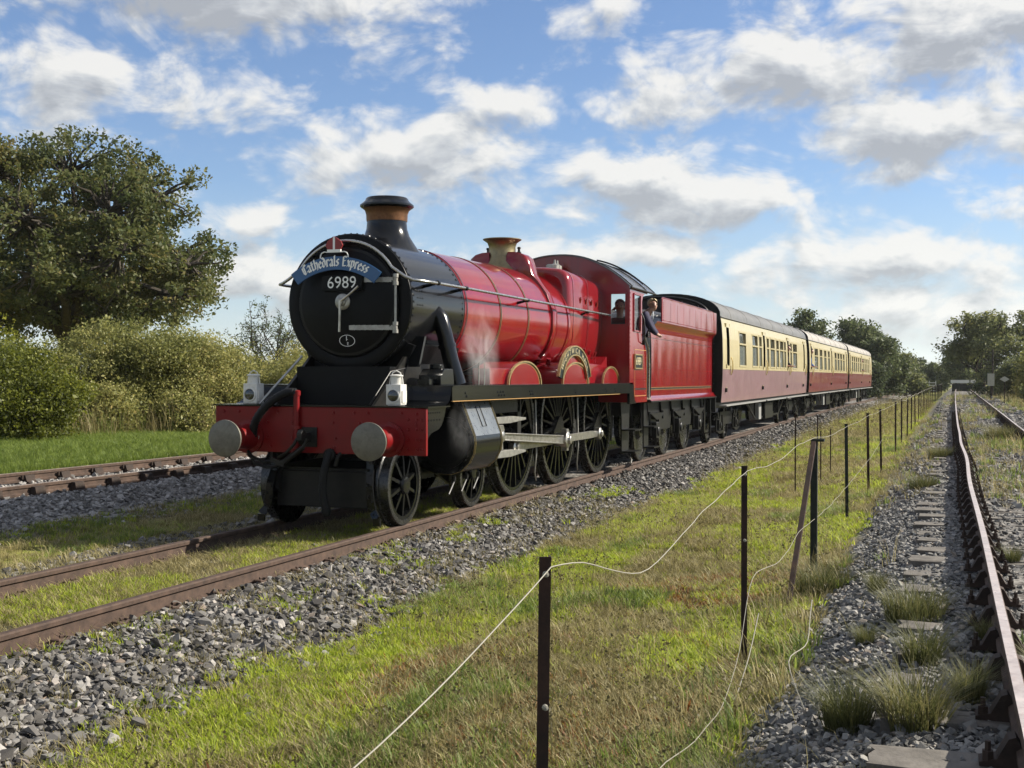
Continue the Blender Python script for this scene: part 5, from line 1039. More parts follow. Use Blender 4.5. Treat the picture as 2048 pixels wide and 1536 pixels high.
# ================================================================== coaches
CL = 19.66
def body_y(z):
    return float(np.interp(z, [1.05, 1.3, 1.7, 2.2, 2.7, 3.05, 3.22], [1.365, 1.385, 1.405, 1.41, 1.40, 1.375, 1.345]))
def roof_pts(n=20):
    return [(1.35*math.cos(R(a)), 3.23 + .60*math.sin(R(a))**.82) for a in np.linspace(0, 180, n)]
def coach(label, xf, wins, doors, crim, roofm, vents=True, grp='maroon and cream coaches of the train'):
    xr = xf - CL; A = np.array([xf, float(yc(xf)), float(zr(xf))]); B = np.array([xr, float(yc(xr)), float(zr(xr))]); an = math.atan2(A[1]-B[1], A[0]-B[0])
    t = thing('passenger_coach', label, 'railway coach', tuple(A), grp, an); t.rotation_euler = (0, -math.asin((A[2]-B[2])/CL), an); OFF[t] = np.zeros(3)
    xb = sorted(set([0, -CL] + [v for w in wins for v in w[:2]] + [v for d in doors for v in (d - .10, d - .52)]))[::-1]
    for s in (1, -1):
        lo = MB(); zs = [1.08, 1.3, 1.6, 1.92]; xs_ = [0] + [v for d in doors for v in (d + .06, d + .045, d - .66, d - .675)] + [-CL]; xs_ = sorted(set(xs_))[::-1]
        lo.grid([[(x, s*(body_y(z) - (.006 if any(abs(x - (d + .0525)) < .004 or abs(x - (d - .6675)) < .004 for d in doors) else 0) + .0035*math.sin(x*5.3 + 2*math.sin(x*1.9))*math.sin(PI*(z-1.08)/.9)), z) for z in zs] for x in (sorted(set(xs_ + list(np.linspace(0, -CL, 90))))[::-1])]); lo.build('lower_panel', crim, t, smooth=60, world=False)
        MB().box(0, -CL, s*(body_y(1.95) + .0), s*(body_y(1.95) + .009), 1.921, 1.938).build('waist_moulding', M['cream'], t, world=False)
        up = MB(); zz = [1.921, 2.02, 2.30, 2.58, 2.62, 2.70, 2.95, 3.0, 3.22]
        cells = [] if s < 0 else [(w[0], w[1], 2.02, 2.95) for w in wins] + [(d - .52, d - .10, 2.02, 3.0) for d in doors]
        for x0, x1 in zip(xb[:-1], xb[1:]):
            for z0, z1 in zip(zz[:-1], zz[1:]):
                xc, zc = (x0+x1)/2, (z0+z1)/2
                if any(c[1] - 1e-6 < xc < c[0] + 1e-6 or c[0] - 1e-6 < xc < c[1] + 1e-6 for c in cells if c[2] < zc < c[3]): continue
                up.add([(x0, s*body_y(z0), z0), (x1, s*body_y(z0), z0), (x1, s*body_y(z1), z1), (x0, s*body_y(z1), z1)], [(0, 1, 2, 3)])
        up.build('upper_panel', M['cream'], t, smooth=60, world=False)
        if s < 0: continue
        for w in wins:
            x0, x1 = w[0], w[1]; fr = MB(); yy0, yy1 = body_y(2.02), body_y(2.95)
            ya = lambda z: body_y(z)
            q = [(x0, 2.02), (x1, 2.02), (x1, 2.95), (x0, 2.95)]
            for i in range(4): a, b = q[i], q[(i+1) % 4]; fr.bar((a[0], ya(a[1]) - .012, a[1]), (b[0], ya(b[1]) - .012, b[1]), .05, .05, (0, 1, 0))
            fr.bar((x0, ya(2.62) - .012, 2.62), (x1, ya(2.62) - .012, 2.62), .045, .05, (0, 1, 0)); f = fr.build('window', M['cream'], t, world=False, bevel=.006)
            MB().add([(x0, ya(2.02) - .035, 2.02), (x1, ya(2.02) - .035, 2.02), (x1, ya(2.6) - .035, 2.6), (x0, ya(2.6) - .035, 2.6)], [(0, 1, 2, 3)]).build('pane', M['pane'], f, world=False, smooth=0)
            MB().add([(x0, ya(2.64) - .035, 2.64), (x1, ya(2.64) - .035, 2.64), (x1, ya(2.95) - .04, 2.95), (x0, ya(2.95) - .04, 2.95)], [(0, 1, 2, 3)]).build('toplight', M['pane_dark'], f, world=False, smooth=0)
        for d in doors:
            dm = MB(); 
            for x in (d + .05, d - .67): dm.bar((x, body_y(1.98) + .003, 1.95), (x, body_y(3.1) + .003, 3.1), .014, .012, (0, 1, 0))
            for z in (1.42, 2.0, 3.05): dm.tube([(d - .02, body_y(z) + .012, z - .05), (d - .02, body_y(z) + .012, z + .05)], .022, 6)
            dm.tube([(d - .55, body_y(1.9) + .03, 1.80), (d - .55, body_y(1.9) + .03, 2.02)], .015, 6)
            dr_ = dm.build('door', M['cream'], t, world=False)
            MB().box(d - .03, d + .08, body_y(1.40), body_y(1.40) + .05, 1.34, 1.44).build('lower_hinge', M['grime'], dr_, world=False)
            MB().tube(smooth_pts([(d - .72, body_y(2.0) + .005, 1.78), (d - .72, body_y(2.0) + .06, 1.80), (d - .72, body_y(2.0) + .06, 2.22), (d - .72, body_y(2.2) + .005, 2.24)], 1), .014, 6).build('grab_handle', M['brass'], dr_, world=False)
            MB().add([(d - .10, body_y(2.02) - .05, 2.02), (d - .52, body_y(2.02) - .05, 2.02), (d - .52, body_y(3.0) - .05, 3.0), (d - .10, body_y(3.0) - .05, 3.0)], [(0, 1, 2, 3)]).build('droplight', M['pane_dark'], dr_, world=False, smooth=0)
    # roof, ends, corridor connection
    rp = roof_pts(); m = MB(); m.grid([[(x, y, z) for y, z in rp] for x in (0, -.12, -CL + .12, -CL)]); ro = m.build('roof', roofm, t, smooth=60, world=False)
    m = MB()
    for s in (1, -1): m.tube([(0, s*1.362, 3.235), (-CL, s*1.362, 3.235)], .016, 5)
    for x in np.linspace(-1.6, -CL + 1.6, 7): m.tube([(x, y, z + .002) for y, z in rp], .008, 4)
    m.build('roof_strip', M['roof'], ro, world=False)
    if vents:
        for k in range(9):
            x = -1.6 - k*2.05; MB().lathe((x, .42, 3.76), (0, 0, 1), [(0, .05), (.05, .05), (.055, .12), (.10, .11), (.13, .001)], 12).build('roof_ventilator', M['roof'], ro, world=False)
    sec = [(-body_y(z), z) for z in (1.08, 1.3, 1.7, 2.2, 2.7, 3.05, 3.22)] + [(-y, z) for y, z in roof_pts()[1:-1]] + [(body_y(z), z) for z in (3.22, 3.05, 2.7, 2.2, 1.7, 1.3, 1.08)]
    for x, dx in ((-.001, 1), (-CL + .001, -1)):
        m = MB(); m.add([(x, y, z) for y, z in sec], [tuple(range(len(sec)))]); e = m.build('end_wall', M['grime'], t, world=False, smooth=0)
        m = MB(); ins = [(y*.985, (z - 2.2)*.99 + 2.2) for y, z in sec]; m.band(ins, [(y*1.006, (z - 2.2)*1.004 + 2.2) for y, z in sec], 'yz', x + dx*.001, x + dx*.05); m.build('end_frame', M['grime'], e, world=False)
        m = MB()
        for k in range(4): m.box(x + dx*(.02 + .09*k), x + dx*(.08 + .09*k), -.47, .47, 1.2, 3.35)
        m.build('corridor_bellows', M['rubber'], e, world=False)
        m = MB()
        for k in range(8): m.box(x + dx*.03, x + dx*.10, .95, 1.2, 1.3 + .25*k, 1.32 + .25*k)
        m.tube([(x + dx*.12, 1.1, 1.3), (x + dx*.12, 1.1, 3.3)], .012, 6); m.build('end_step', M['grime'], e, world=False)
        for s in (-1, 1): MB().lathe((x, s*.87, 1.03), (dx, 0, 0), [(0, .15), (.03, .15), (.04, .10), (.28, .09), (.30, .24), (.32, .24)], 18).build('buffer', M['grime'], t, world=False)
    # underframe
    MB().box(-.02, -CL + .02, -1.22, 1.22, .93, 1.078).build('solebar', M['grime'], t, world=False)
    for a, b in ((-.1, -7.2), (-7.5, -12.2), (-12.5, -19.5)): MB().box(a, b, 1.30, 1.50, .985, 1.015).build('footboard', M['step'], t, world=False)
    m = MB(); m.box(-8.8, -10.6, .85, 1.25, .38, .9); m.build('battery_box', M['grey_frame'], t, bevel=.02, world=False)
    m = MB(); m.lathe((-11.8, .7, .6), (0, 0, 1), [(-.25, .25), (.25, .25), (.3, .2)], 20); m.build('vacuum_cylinder', M['grey_frame'], t, world=False)
    m = MB(); m.box(-7.5, -8.0, .95, 1.24, .40, .92); m.build('equipment_box', M['step'], t, bevel=.015, world=False)
    m = MB(); m.bar((-5.6, 1.15, .95), (-7.2, 1.15, .45), .05, .05); m.bar((-7.2, 1.15, .45), (-12.6, 1.15, .45), .05, .05); m.bar((-12.6, 1.15, .45), (-14.1, 1.15, .95), .05, .05)
    for x in (-7.2, -9.9, -12.6): m.bar((x, 1.15, .95), (x, 1.15, .45), .05, .05, (1, 0, 0))
    m.build('truss_rod', M['grey_frame'], t, world=False)
    for xb_ in (-2.65, -CL + 2.65):
        b = MB()
        for s in (1, -1):
            b.prism([(xb_ + 1.75, .62), (xb_ + 1.70, .70), (xb_ + .8, .78), (xb_ - .8, .78), (xb_ - 1.70, .70), (xb_ - 1.75, .62), (xb_ - 1.0, .56), (xb_ - .6, .44), (xb_ + .6, .44), (xb_ + 1.0, .56)], 'xz', s*.98, s*1.04)
        b.box(xb_ - .25, xb_ + .25, -1.0, 1.0, .40, .75); bo = b.build('bogie', M['grey_frame'], t, world=False)
        for s in (1, -1):
            for d in (1.3, -1.3):
                x = xb_ + d
                MB().lathe((x, 0, .457), (0, s, 0), [(.66, .485), (.69, .48), (.70, .457), (.795, .455), (.80, .41), (.76, .40), (.74, .14), (.80, .1), (.80, .001)], 28).build('coach_wheel', M['tyre'], bo, world=False)
                MB().box(x - .13, x + .13, s*1.0, s*1.12, .34, .60).lathe((x, s*1.12, .46), (0, s, 0), [(0, .09), (.03, .08), (.04, .03)], 10).build('axlebox', M['grime'], bo, world=False)
                m = MB()
                for k in range(4): m.box(x - .5 + k*.1, x + .5 - k*.1, s*1.05, s*1.13, .30 - k*.02, .315 - k*.02)
                for q in (-.5, .5): m.bar((x + q, s*1.09, .30), (x + q*.9, s*1.09, .72), .05, .04, (0, 1, 0))
                m.prism([(x - .3, .80), (x - .1, .80), (x - .02, .62), (x - .18, .66)], 'xz', s*1.05, s*1.10); m.prism([(x + .3, .80), (x + .1, .80), (x + .02, .62), (x + .18, .66)], 'xz', s*1.05, s*1.10)
                m.build('spring', M['grey_frame'], bo, world=False)
    return t
M['pane_dark'] = glass('toplight_glass', (.012, .011, .010), .06)
C1 = coach('front coach with faded dusky lower panels next to the tender', -18.5, [(-2.65, -3.85), (-5.0, -6.1), (-6.35, -6.95), (-8.0, -8.55), (-8.85, -9.9), (-10.25, -10.95), (-11.2, -12.15), (-12.3, -12.85), (-14.05, -14.6), (-14.9, -16.2)], [-.55, -7.15, -13.2, -18.3], M['crim_faded'], M['roof'], vents=False)
C2 = coach('middle coach with rich red lower panels and eight tall windows', -39.05, [(-2.0, -3.45), (-4.15, -5.35), (-6.1, -7.2), (-7.9, -8.85), (-11.4, -12.5), (-13.0, -14.1), (-14.6, -15.7), (-16.3, -17.3)], [-.5, -9.6, -18.3], M['crim'], M['roof_pale'])
C3 = coach('rearmost coach at the tail of the train', -59.6, [(-1.8, -2.8), (-3.3, -4.3), (-4.9, -5.9), (-6.6, -7.5), (-8.2, -9.2), (-11.0, -11.9), (-12.5, -13.4), (-14.1, -15.0), (-15.6, -16.5)], [-.5, -9.7, -17.4], M['crim'], M['roof_pale'])
MB().box(-CL - .3, -CL - .28, -.9, .9, .9, 1.1).build('tail_beam', M['grime'], C3, world=False)
# ================================================================== trees, bushes, grass
def unit(n):
    v = rng.normal(size=(n, 3)); return v/np.linalg.norm(v, axis=1, keepdims=True)
def leaves(centers, radii, tints, per, size, flat=.8):
    """diamond leaves scattered in fuzzy clusters; returns V, F, tint"""
    n = len(centers)*per; C = np.repeat(centers, per, 0); Rr = np.repeat(radii, per)[:, None]; T = np.repeat(tints, per)
    P = C + unit(n)*(rng.random((n, 1))**.45)*Rr*np.array([1, 1, flat]); nr = unit(n)*.8 + np.array([0, 0, .55]); nr /= np.linalg.norm(nr, axis=1, keepdims=True)
    a = np.cross(nr, unit(n)); a /= np.linalg.norm(a, axis=1, keepdims=True); b = np.cross(nr, a); s = size*np.exp(rng.normal(0, .25, (n, 1)))
    V = np.stack([P - a*s, P + b*s*.55 + nr*s*.12, P + a*s, P - b*s*.55 + nr*s*.12], 1).reshape(-1, 3); Fq = np.arange(n*4).reshape(n, 4); tt = np.clip(T + rng.normal(0, .16, n), 0, 1)
    return V, Fq, np.repeat(tt, 4)
def lobes_points(lobes, n, shell=.55):
    """cluster centres spread through overlapping lobes, thicker towards their outside"""
    w = np.array([l[3]*l[4]*l[5] for l in lobes])**.67; k = rng.choice(len(lobes), n, p=w/w.sum()); L = np.array(lobes)[k]
    return L[:, :3] + unit(n)*(shell + (1 - shell)*rng.random((n, 1))**.6)*L[:, 3:6], k
def limbs(mb, base, tips, r0, sag=.12, sides=6):
    base = np.array(base, float)
    for t in tips:
        t = np.array(t, float); L = np.linalg.norm(t - base); mid = []
        for u in (.25, .5, .75): mid.append(base + (t - base)*u + rng.normal(0, .07*L, 3)*np.array([1, 1, .6]) + np.array([0, 0, sag*L*math.sin(PI*u)]))
        mb.tube([base, *mid, t], [r0, r0*.8, r0*.6, r0*.42, r0*.2], sides)
def tree(name, label, loc, lobes, nclus, per, leaf, crad, mat, trunk_h, trunk_r, group=None, cat='tree', nl=8, sub=4, seed=0, tip_bias=None, lean=(0, 0), trunk_base=0):
    global rng
    rng = np.random.default_rng(100 + seed); z0 = float(H(np.array(loc[0]*1.), np.array(loc[1]*1.))) - .05
    t = thing(name, label, cat, (loc[0], loc[1], z0), group); cen, k = lobes_points(lobes, nclus)
    cen = cen[cen[:, 2] > .12]; tn = np.clip(.42 + .30*(fbm(cen[:, 0]*.55 + 9, cen[:, 2]*.55 + cen[:, 1]*.3, seed)-.5)*2 + rng.normal(0, .07, len(cen)), 0, 1)
    V, Fq, tt = leaves(cen, crad*np.exp(rng.normal(0, .25, len(cen))), tn, per, leaf); o = npmesh('crown', V, Fq, mat, t, {'tint': ('POINT', tt)}, kind='stuff')
    m = MB(); fork = np.array([lean[0], lean[1], trunk_h]); 
    m.tube([(0, 0, trunk_base - .1), (0, 0, trunk_base + .15), (lean[0]*.5, lean[1]*.5, trunk_h*.5), tuple(fork)], [trunk_r*1.5, trunk_r*1.1, trunk_r*.95, trunk_r*.85], 10)
    L = np.array(lobes); prim = []
    for i in range(min(nl, len(L))):
        tip = L[i, :3]; limbs(m, fork - np.array([0, 0, rng.uniform(0, trunk_h*.2)]), [tip], trunk_r*.55); prim.append(tip)
    for c in cen[::max(1, len(cen)//(nl*sub*3))]:
        p = prim[int(np.argmin([np.linalg.norm(c - q) for q in prim]))]; limbs(m, p, [c], trunk_r*.17, .05, 5)
    tk = m.build('trunk', M['bark'], t, world=False, recalc=False); return t
def blob(n, cx, cy, cz, rx, ry, rz, r):
    """n lobes of radius about r packed over an uneven dome"""
    out = []
    for i in range(n):
        a = rng.uniform(0, 2*PI); e = math.asin(rng.uniform(-.25, 1)); k = rng.uniform(.55, .85); out.append((cx + rx*k*math.cos(a)*math.cos(e), cy + ry*k*math.sin(a)*math.cos(e), cz + rz*k*math.sin(e), r*rng.uniform(.7, 1.25), r*rng.uniform(.7, 1.25), r*rng.uniform(.55, .95)))
    return out
rng = np.random.default_rng(5)
oakl = [(0, 0, 8.6, 2.6, 2.6, 1.7), (2.2, -1.2, 8.3, 2.0, 2.0, 1.4), (-2.4, 1.0, 8.2, 2.3, 2.3, 1.6), (1.5, 3.0, 6.9, 2.2, 2.2, 1.5), (2.6, 4.2, 5.2, 1.9, 1.9, 1.3), (-1.5, -3.6, 6.9, 2.4, 2.4, 1.6), (3.4, 1.0, 6.4, 2.0, 2.0, 1.4), (-3.6, -2.0, 6.0, 2.4, 2.4, 1.5), (0.8, 5.2, 3.9, 1.6, 1.7, 1.05), (4.4, 2.2, 4.4, 1.7, 1.7, 1.1), (-1, -5.4, 5.0, 2.2, 2.2, 1.4), (-4.6, 1.2, 5.0, 2.2, 2.2, 1.4), (2.2, -3.8, 5.4, 2.2, 2.2, 1.4), (0, 0, 5.6, 2.6, 2.6, 1.6), (-2.2, 3.4, 5.4, 2.1, 2.1, 1.4), (3.6, -1.6, 4.6, 2, 2, 1.2), (-3, -4.6, 4.2, 1.9, 1.9, 1.1), (1.6, 2.2, 4.4, 1.8, 1.8, 1.1), (-.6, 3.6, 7.6, 1.8, 1.8, 1.3), (.4, 5.6, 5.0, 1.4, 1.3, 1.0), (1.5, 0, 3.5, 2, 2, 1.1), (-1.5, 1.8, 3.6, 2.2, 2.2, 1.1), (2.6, -2.6, 3.7, 2.2, 2.2, 1.1), (-2.5, -1.5, 3.7, 2.2, 2.2, 1.1), (.4, -4.2, 3.6, 2.2, 2.2, 1.1), (1.6, 3.6, 3.2, 1.6, 1.6, .9)]
tree('oak_tree', 'large spreading oak rising behind the hedge', (-25.9, -24.6), [(a, b, c + .42, d, e, f) for a, b, c, d, e, f in oakl], 860, 115, .076, .50, M['oak'], 2.9, .42, nl=20, sub=8, seed=1)
def bush(name, label, x, y, rx, ry, h, mat, ncl, per, leaf, seed, grp='bushes of the hedge', nl=5):
    global rng
    rng = np.random.default_rng(300 + seed); h *= .88; lo = blob(9, 0, 0, h*.42, rx, ry, h*.62, min(rx, ry)*.62) + blob(6, 0, 0, h*.22, rx*1.05, ry*1.05, h*.2, min(rx, ry)*.55)
    lo = [(a, b, min(c, h - f), d, e, f) for a, b, c, d, e, f in lo]
    return tree(name, label, (x, y), lo, ncl, per, leaf, .36, mat, .5, .05, grp, 'bush', nl=nl, sub=5, seed=seed)
bush('bush', 'bright yellow-green bush at the near end of the hedge', -7.6, -11.0, 1.0, 1.0, 2.5, M['lime'], 260, 110, .033, 1)
bush('bush', 'dense green bush half hidden behind the bright one', -9.6, -13.6, 1.3, 1.3, 2.9, M['lime'], 220, 100, .034, 2)
bush('bush', 'olive bush standing beside the bright yellow-green bush', -11.2, -13.1, 1.25, 1.2, 2.75, M['hedge'], 230, 142, .031, 3)
bush('bush', 'tallest olive bush in front of the oak trunk', -12.2, -12.1, 1.3, 1.2, 3.0, M['hedge'], 240, 142, .031, 4)
bush('bush', 'yellowish bush in the middle of the hedge', -12.9, -11.4, 1.3, 1.2, 2.95, M['hedge'], 240, 142, .031, 5)
bush('bush', 'brownish bush behind the oil lamp on the hedge side', -13.9, -10.6, 1.25, 1.2, 2.9, M['hedge'], 230, 142, .031, 6)
bush('bush', 'low green-gold bush showing between the lamp and the smokebox', -14.9, -8.9, 1.2, 1.0, 2.3, M['hedge'], 190, 135, .031, 10)
bush('bush', 'green-gold bush seen just beside the smokebox', -16.6, -9.3, 1.3, 1.2, 2.75, M['hedge'], 210, 135, .031, 7)
bush('bush', 'feathery olive bush filling the gap before the thorn tree', -15.0, -10.7, 1.3, 1.1, 2.5, M['hedge'], 200, 135, .031, 13)
bush('bush', 'tangled olive bush set back between the tall bushes', -13.4, -13.0, 1.3, 1.2, 2.9, M['hedge'], 200, 135, .031, 11)
bush('bush', 'tawny bush at the back of the hedge below the oak', -15.2, -11.8, 1.3, 1.2, 2.9, M['hedge'], 200, 135, .031, 12)
bush('bush', 'small ochre bush low at the foot of the hedge', -10.9, -10.9, .55, .55, 1.25, M['hedge'], 80, 80, .034, 8, nl=3)
bush('bush', 'small tawny bush below the brownish one', -12.1, -9.9, .55, .5, 1.35, M['hedge'], 80, 80, .034, 9, nl=3)
for i, (x, lab) in enumerate(((-19, 'hedge bush glimpsed behind the first driving wheel'), (-23, 'bush of the hedge behind the cab'), (-28, 'bush of the hedge behind the tender'), (-34, 'bush of the hedge behind the front coach'), (-41, 'bush of the hedge behind the middle coach'))):
    bush('bush', lab, x, -10.2 + .2*i, 2.0, 1.4, 2.5, M['hedge'], 130, 70, .055, 20 + i, nl=4)
# half-bare thorn behind the hedge
rng = np.random.default_rng(77); th = thing('thorn_tree', 'thin nearly leafless thorn tree beyond the hedge', 'tree', (-25.5, -15.6, .3)); m = MB(); tips = []
for k in range(34):
    a = rng.uniform(0, 2*PI); r_ = rng.uniform(.3, 1.7); tip = (r_*math.cos(a), r_*math.sin(a), rng.uniform(2.4, 4.6) - r_*.5); limbs(m, (0, 0, rng.uniform(.3, 1.6)), [tip], .035, .06, 4)
    for q in range(7): d = unit(1)[0]*rng.uniform(.3, .7); d[2] = abs(d[2]); st = np.array(tip)*rng.uniform(.7, 1); limbs(m, st, [st + d], .012, .05, 4); tips.append(st + d*rng.uniform(.3, 1))
m.build('trunk', M['bark'], th, world=False, recalc=False); V, Fq, tt = leaves(np.array(tips), np.full(len(tips), .22), np.full(len(tips), .35), 16, .035); npmesh('crown', V, Fq, M['darkleaf'], th, {'tint': ('POINT', tt)}, kind='stuff')
# bare shoots at the hedge foot
for i, (x, y) in enumerate(((-11.9, -9.7), (-12.4, -9.2))):
    rng = np.random.default_rng(500 + i); o = thing('bare_shoots', ['bare upright shoots at the hedge foot', 'bare leaning shoots close to the second line'][i], 'shrub', (x, y, .25), 'bare shoots'); m = MB()
    for k in range(7): a = rng.uniform(0, 6.28); limbs(m, (0, 0, 0), [(.55*math.cos(a), .55*math.sin(a), rng.uniform(.5, 1.1))], .012, .05, 4)
    m.build('stems', M['twig'], o, world=False, recalc=False)
def big(label, x, y, w, h, mat, ncl, per, leaf, seed, grp, cat='tree', crad=.75, th=1.2, shell=.5, zmin=0):
    global rng
    rng = np.random.default_rng(700 + seed); lo = blob(13, 0, 0, h*.45, w, w, h*.55, w*.42) + blob(6, 0, 0, h*.22, w, w, h*.16, w*.42); lo = [(a, b, min(c, h - f), d, e, f) for a, b, c, d, e, f in lo if c - f > zmin or zmin == 0]
    tree('broadleaf_tree', label, (x, y), lo, ncl, per, leaf, crad, mat, th, .20, grp, cat, nl=10, sub=5, seed=seed)
gl = 'trees beyond the tail of the train'
big('tall dark tree rising behind the middle coach', -111, -5.2, 3.6, 8.2, M['darkleaf'], 330, 75, .15, 1, gl); big('rounded dark tree behind the last coach', -117, -1.6, 3.4, 8.3, M['darkleaf'], 330, 75, .15, 2, gl)
big('lower tree sloping down beyond the train tail', -112, 1.3, 2.5, 6.2, M['darkleaf'], 260, 70, .14, 3, gl); big('yellow-green small tree at the end of the far trees', -128, 3.2, 1.9, 4.6, M['rightleaf'], 200, 60, .14, 4, gl)
big('dark shrub at the foot of the trees past the train tail', -104, .5, 1.7, 3.4, M['darkleaf'], 160, 70, .12, 5, gl)
big('distant grey-green tree closing the view along the line', -190, 3.0, 4, 5.0, M['darkleaf'], 160, 60, .22, 6, gl); big('distant hedge tree beyond the crossing gate', -175, 5.9, 2.6, 4.0, M['darkleaf'], 150, 60, .2, 7, gl)
big('distant leafy tree past the flat wagon', -205, -4, 5, 6.0, M['darkleaf'], 160, 60, .22, 8, gl)
gr = 'trees and bushes right of the siding'
big('tall airy tree leaning over the end of the siding', -104, 10.4, 3.6, 7.9, M['rightleaf'], 230, 56, .13, 11, gr, shell=.4, zmin=1.7); big('highest leafy tree beyond the telegraph pole', -98, 13.2, 3.8, 7.3, M['rightleaf'], 240, 54, .13, 12, gr)
big('thin-topped tree rising over the brambles beside the siding', -84, 16.4, 2.6, 4.9, M['rightleaf'], 190, 56, .12, 13, gr); big('dark tree framing the buffer stop', -146, 10.2, 3.4, 6.4, M['darkleaf'], 230, 66, .15, 14, gr)
big('bushy green thicket beside the white board', -80, 12.6, 2.0, 3.8, M['rightleaf'], 220, 70, .095, 15, gr, 'bush', .5, .6); big('golden thicket just past the diamond sign', -66, 12.9, 1.9, 3.6, M['hedge'], 200, 70, .085, 16, gr, 'bush', .45, .6)
big('brambles in front of the diamond sign', -55, 12.6, 1.7, 2.3, M['rightleaf'], 200, 75, .075, 17, gr, 'bush', .4, .5); big('dark low bramble mound beside the siding', -46, 12.2, 1.5, 1.7, M['darkleaf'], 180, 75, .065, 18, gr, 'bush', .35, .4)
big('leafy upright bush beyond the tawny bramble', -42, 14.0, 1.9, 3.3, M['rightleaf'], 220, 75, .07, 19, gr, 'bush', .4, .6); big('low tawny bramble beside the siding rails', -34, 12.6, 1.3, 1.2, M['hedge'], 150, 75, .05, 20, gr, 'bush', .3, .3)
big('low green bush at the foot of the tall airy tree', -92, 11.6, 2.2, 3.0, M['darkleaf'], 200, 70, .1, 21, gr, 'bush', .5, .5)
# ------------------------------------------------------------------ grass
def clump(seed, n, h, spread, lean, w, mat, curve=.5):
    r = np.random.default_rng(seed); V = []; Fq = []; T = []
    for i in range(n):
        a = r.uniform(0, 2*PI); q = spread*math.sqrt(r.random()); bx, by = q*math.cos(a), q*math.sin(a); b = a + r.normal(0, .9); hh = h*r.uniform(.55, 1.15); L = lean*hh*r.uniform(.2, 1.2); ww = w*r.uniform(.7, 1.3); sx, sy = -math.sin(b)*ww, math.cos(b)*ww; tv = np.clip(r.normal(.5, .2), 0, 1); k = len(V)
        p1 = (bx + L*.35*math.cos(b), by + L*.35*math.sin(b), hh*.55); p2 = (bx + L*math.cos(b), by + L*math.sin(b), hh*(1 - curve*.25*r.random()))
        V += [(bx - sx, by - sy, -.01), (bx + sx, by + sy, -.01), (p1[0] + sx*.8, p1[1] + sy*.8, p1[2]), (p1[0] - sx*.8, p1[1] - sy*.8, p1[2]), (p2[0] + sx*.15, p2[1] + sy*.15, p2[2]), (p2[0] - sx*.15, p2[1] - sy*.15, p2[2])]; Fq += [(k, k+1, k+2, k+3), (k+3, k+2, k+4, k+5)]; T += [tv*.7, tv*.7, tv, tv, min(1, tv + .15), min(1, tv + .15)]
    o = npmesh('grass_blades', V, Fq, mat, None, {'tint': ('POINT', T)}); COL.objects.unlink(o); return o
def grass(name, label, strips, yf, protos, smin=.7, smax=1.4):
    Ps = [scatter_pts(a, b, c, d, dn, yf, kp) for a, b, c, d, dn, kp in strips]; P = np.concatenate(Ps); n = len(P); sc = rng.uniform(smin, smax, n); d = np.linalg.norm(P - CP, axis=1); sc = sc*np.clip(1 + (d - 14)/45, 1, 2.2)
    o = instancer(name, P, np.stack([rng.normal(0, .12, n), rng.normal(0, .12, n), rng.uniform(0, 6.28, n)], -1), sc, protos); tag(o, label, 'grass'); return o
rng = np.random.default_rng(11)
fr_p = [clump(s, 20, .055, .045, 1.1, .0036, M['fresh']) for s in range(4)]; gr_p = [clump(20 + s, 18, .095, .055, .8, .0034, M['green']) for s in range(4)]
dry_p = [clump(40 + s, 16, .065, .06, 1.5, .0024, M['dry']) for s in range(4)]; tall_p = [clump(60 + s, 6, .22, .06, .5, .0018, M['dry']) for s in range(4)]
def seedstalk(seed):
    r = np.random.default_rng(seed); o = clump(seed, 4, .34, .05, .35, .0018, M['dry']); m = MB(); tops = [v.co for v in o.data.vertices][4::6]
    V = []; Fq = []
    for t in tops:
        for k in range(5): p = np.array(t) + r.normal(0, .012, 3); d = unit(2)*.009; i = len(V); V += [p - d[0], p + d[1], p + d[0], p - d[1]]; Fq.append((i, i+1, i+2, i+3))
    h = npmesh('seed_heads', V, Fq, M['twig']); COL.objects.unlink(h); bm = bmesh.new(); bm.from_mesh(o.data); bm.from_mesh(h.data); bm.to_mesh(o.data); bm.free(); return o
tall_p += [seedstalk(s) for s in (66, 67, 68)]; weed_p = [clump(80 + s, 10, .05, .06, 1.2, .005, M['rustyleaf']) for s in range(3)]
def st(v, a, b): t = np.clip((v - a)/(b - a), 0, 1); return t*t*(3 - 2*t)
n1 = lambda x, y: fbm(x*.55, y*.75, 31); n2 = lambda x, y: fbm(x*1.7, y*1.7, 33)
edge = lambda x, y: st(y + .5*(fbm(x*1.1, y*1.1, 35) - .5), 2.0, 2.7)*(1 - st(y, 5.3, 5.8))
fk = lambda x, y: edge(x, y)*(.05 + .95*st(n1(x, y)*.6 + n2(x, y)*.4 + .19*np.exp(-((y - 2.75)/.45)**2) + .09*np.exp(-((y - 4.9)/.5)**2),   .495, .60))
dk = lambda x, y: edge(x, y)*(.35 + .65*st(1 - n1(x, y), .44, .60))
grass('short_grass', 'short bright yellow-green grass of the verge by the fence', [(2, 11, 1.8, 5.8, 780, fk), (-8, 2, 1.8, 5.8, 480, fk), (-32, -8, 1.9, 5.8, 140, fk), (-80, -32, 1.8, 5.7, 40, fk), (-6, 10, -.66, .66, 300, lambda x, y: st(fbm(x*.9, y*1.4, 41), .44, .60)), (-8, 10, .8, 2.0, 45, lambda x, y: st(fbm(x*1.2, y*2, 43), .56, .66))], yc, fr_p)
grass('dry_grass', 'dry tan grass between the ballast and the wire fence', [(2, 11, 2.1, 5.8, 520, dk), (-8, 2, 2.1, 5.8, 330, dk), (-32, -8, 2, 5.8, 120, dk), (-80, -32, 1.9, 5.7, 40, dk), (-7, 10, -.66, .66, 260, None), (-20, 7, -3.5, -1.0, 90, None), (-6, 9, .8, 2.2, 30, None)], yc, dry_p)
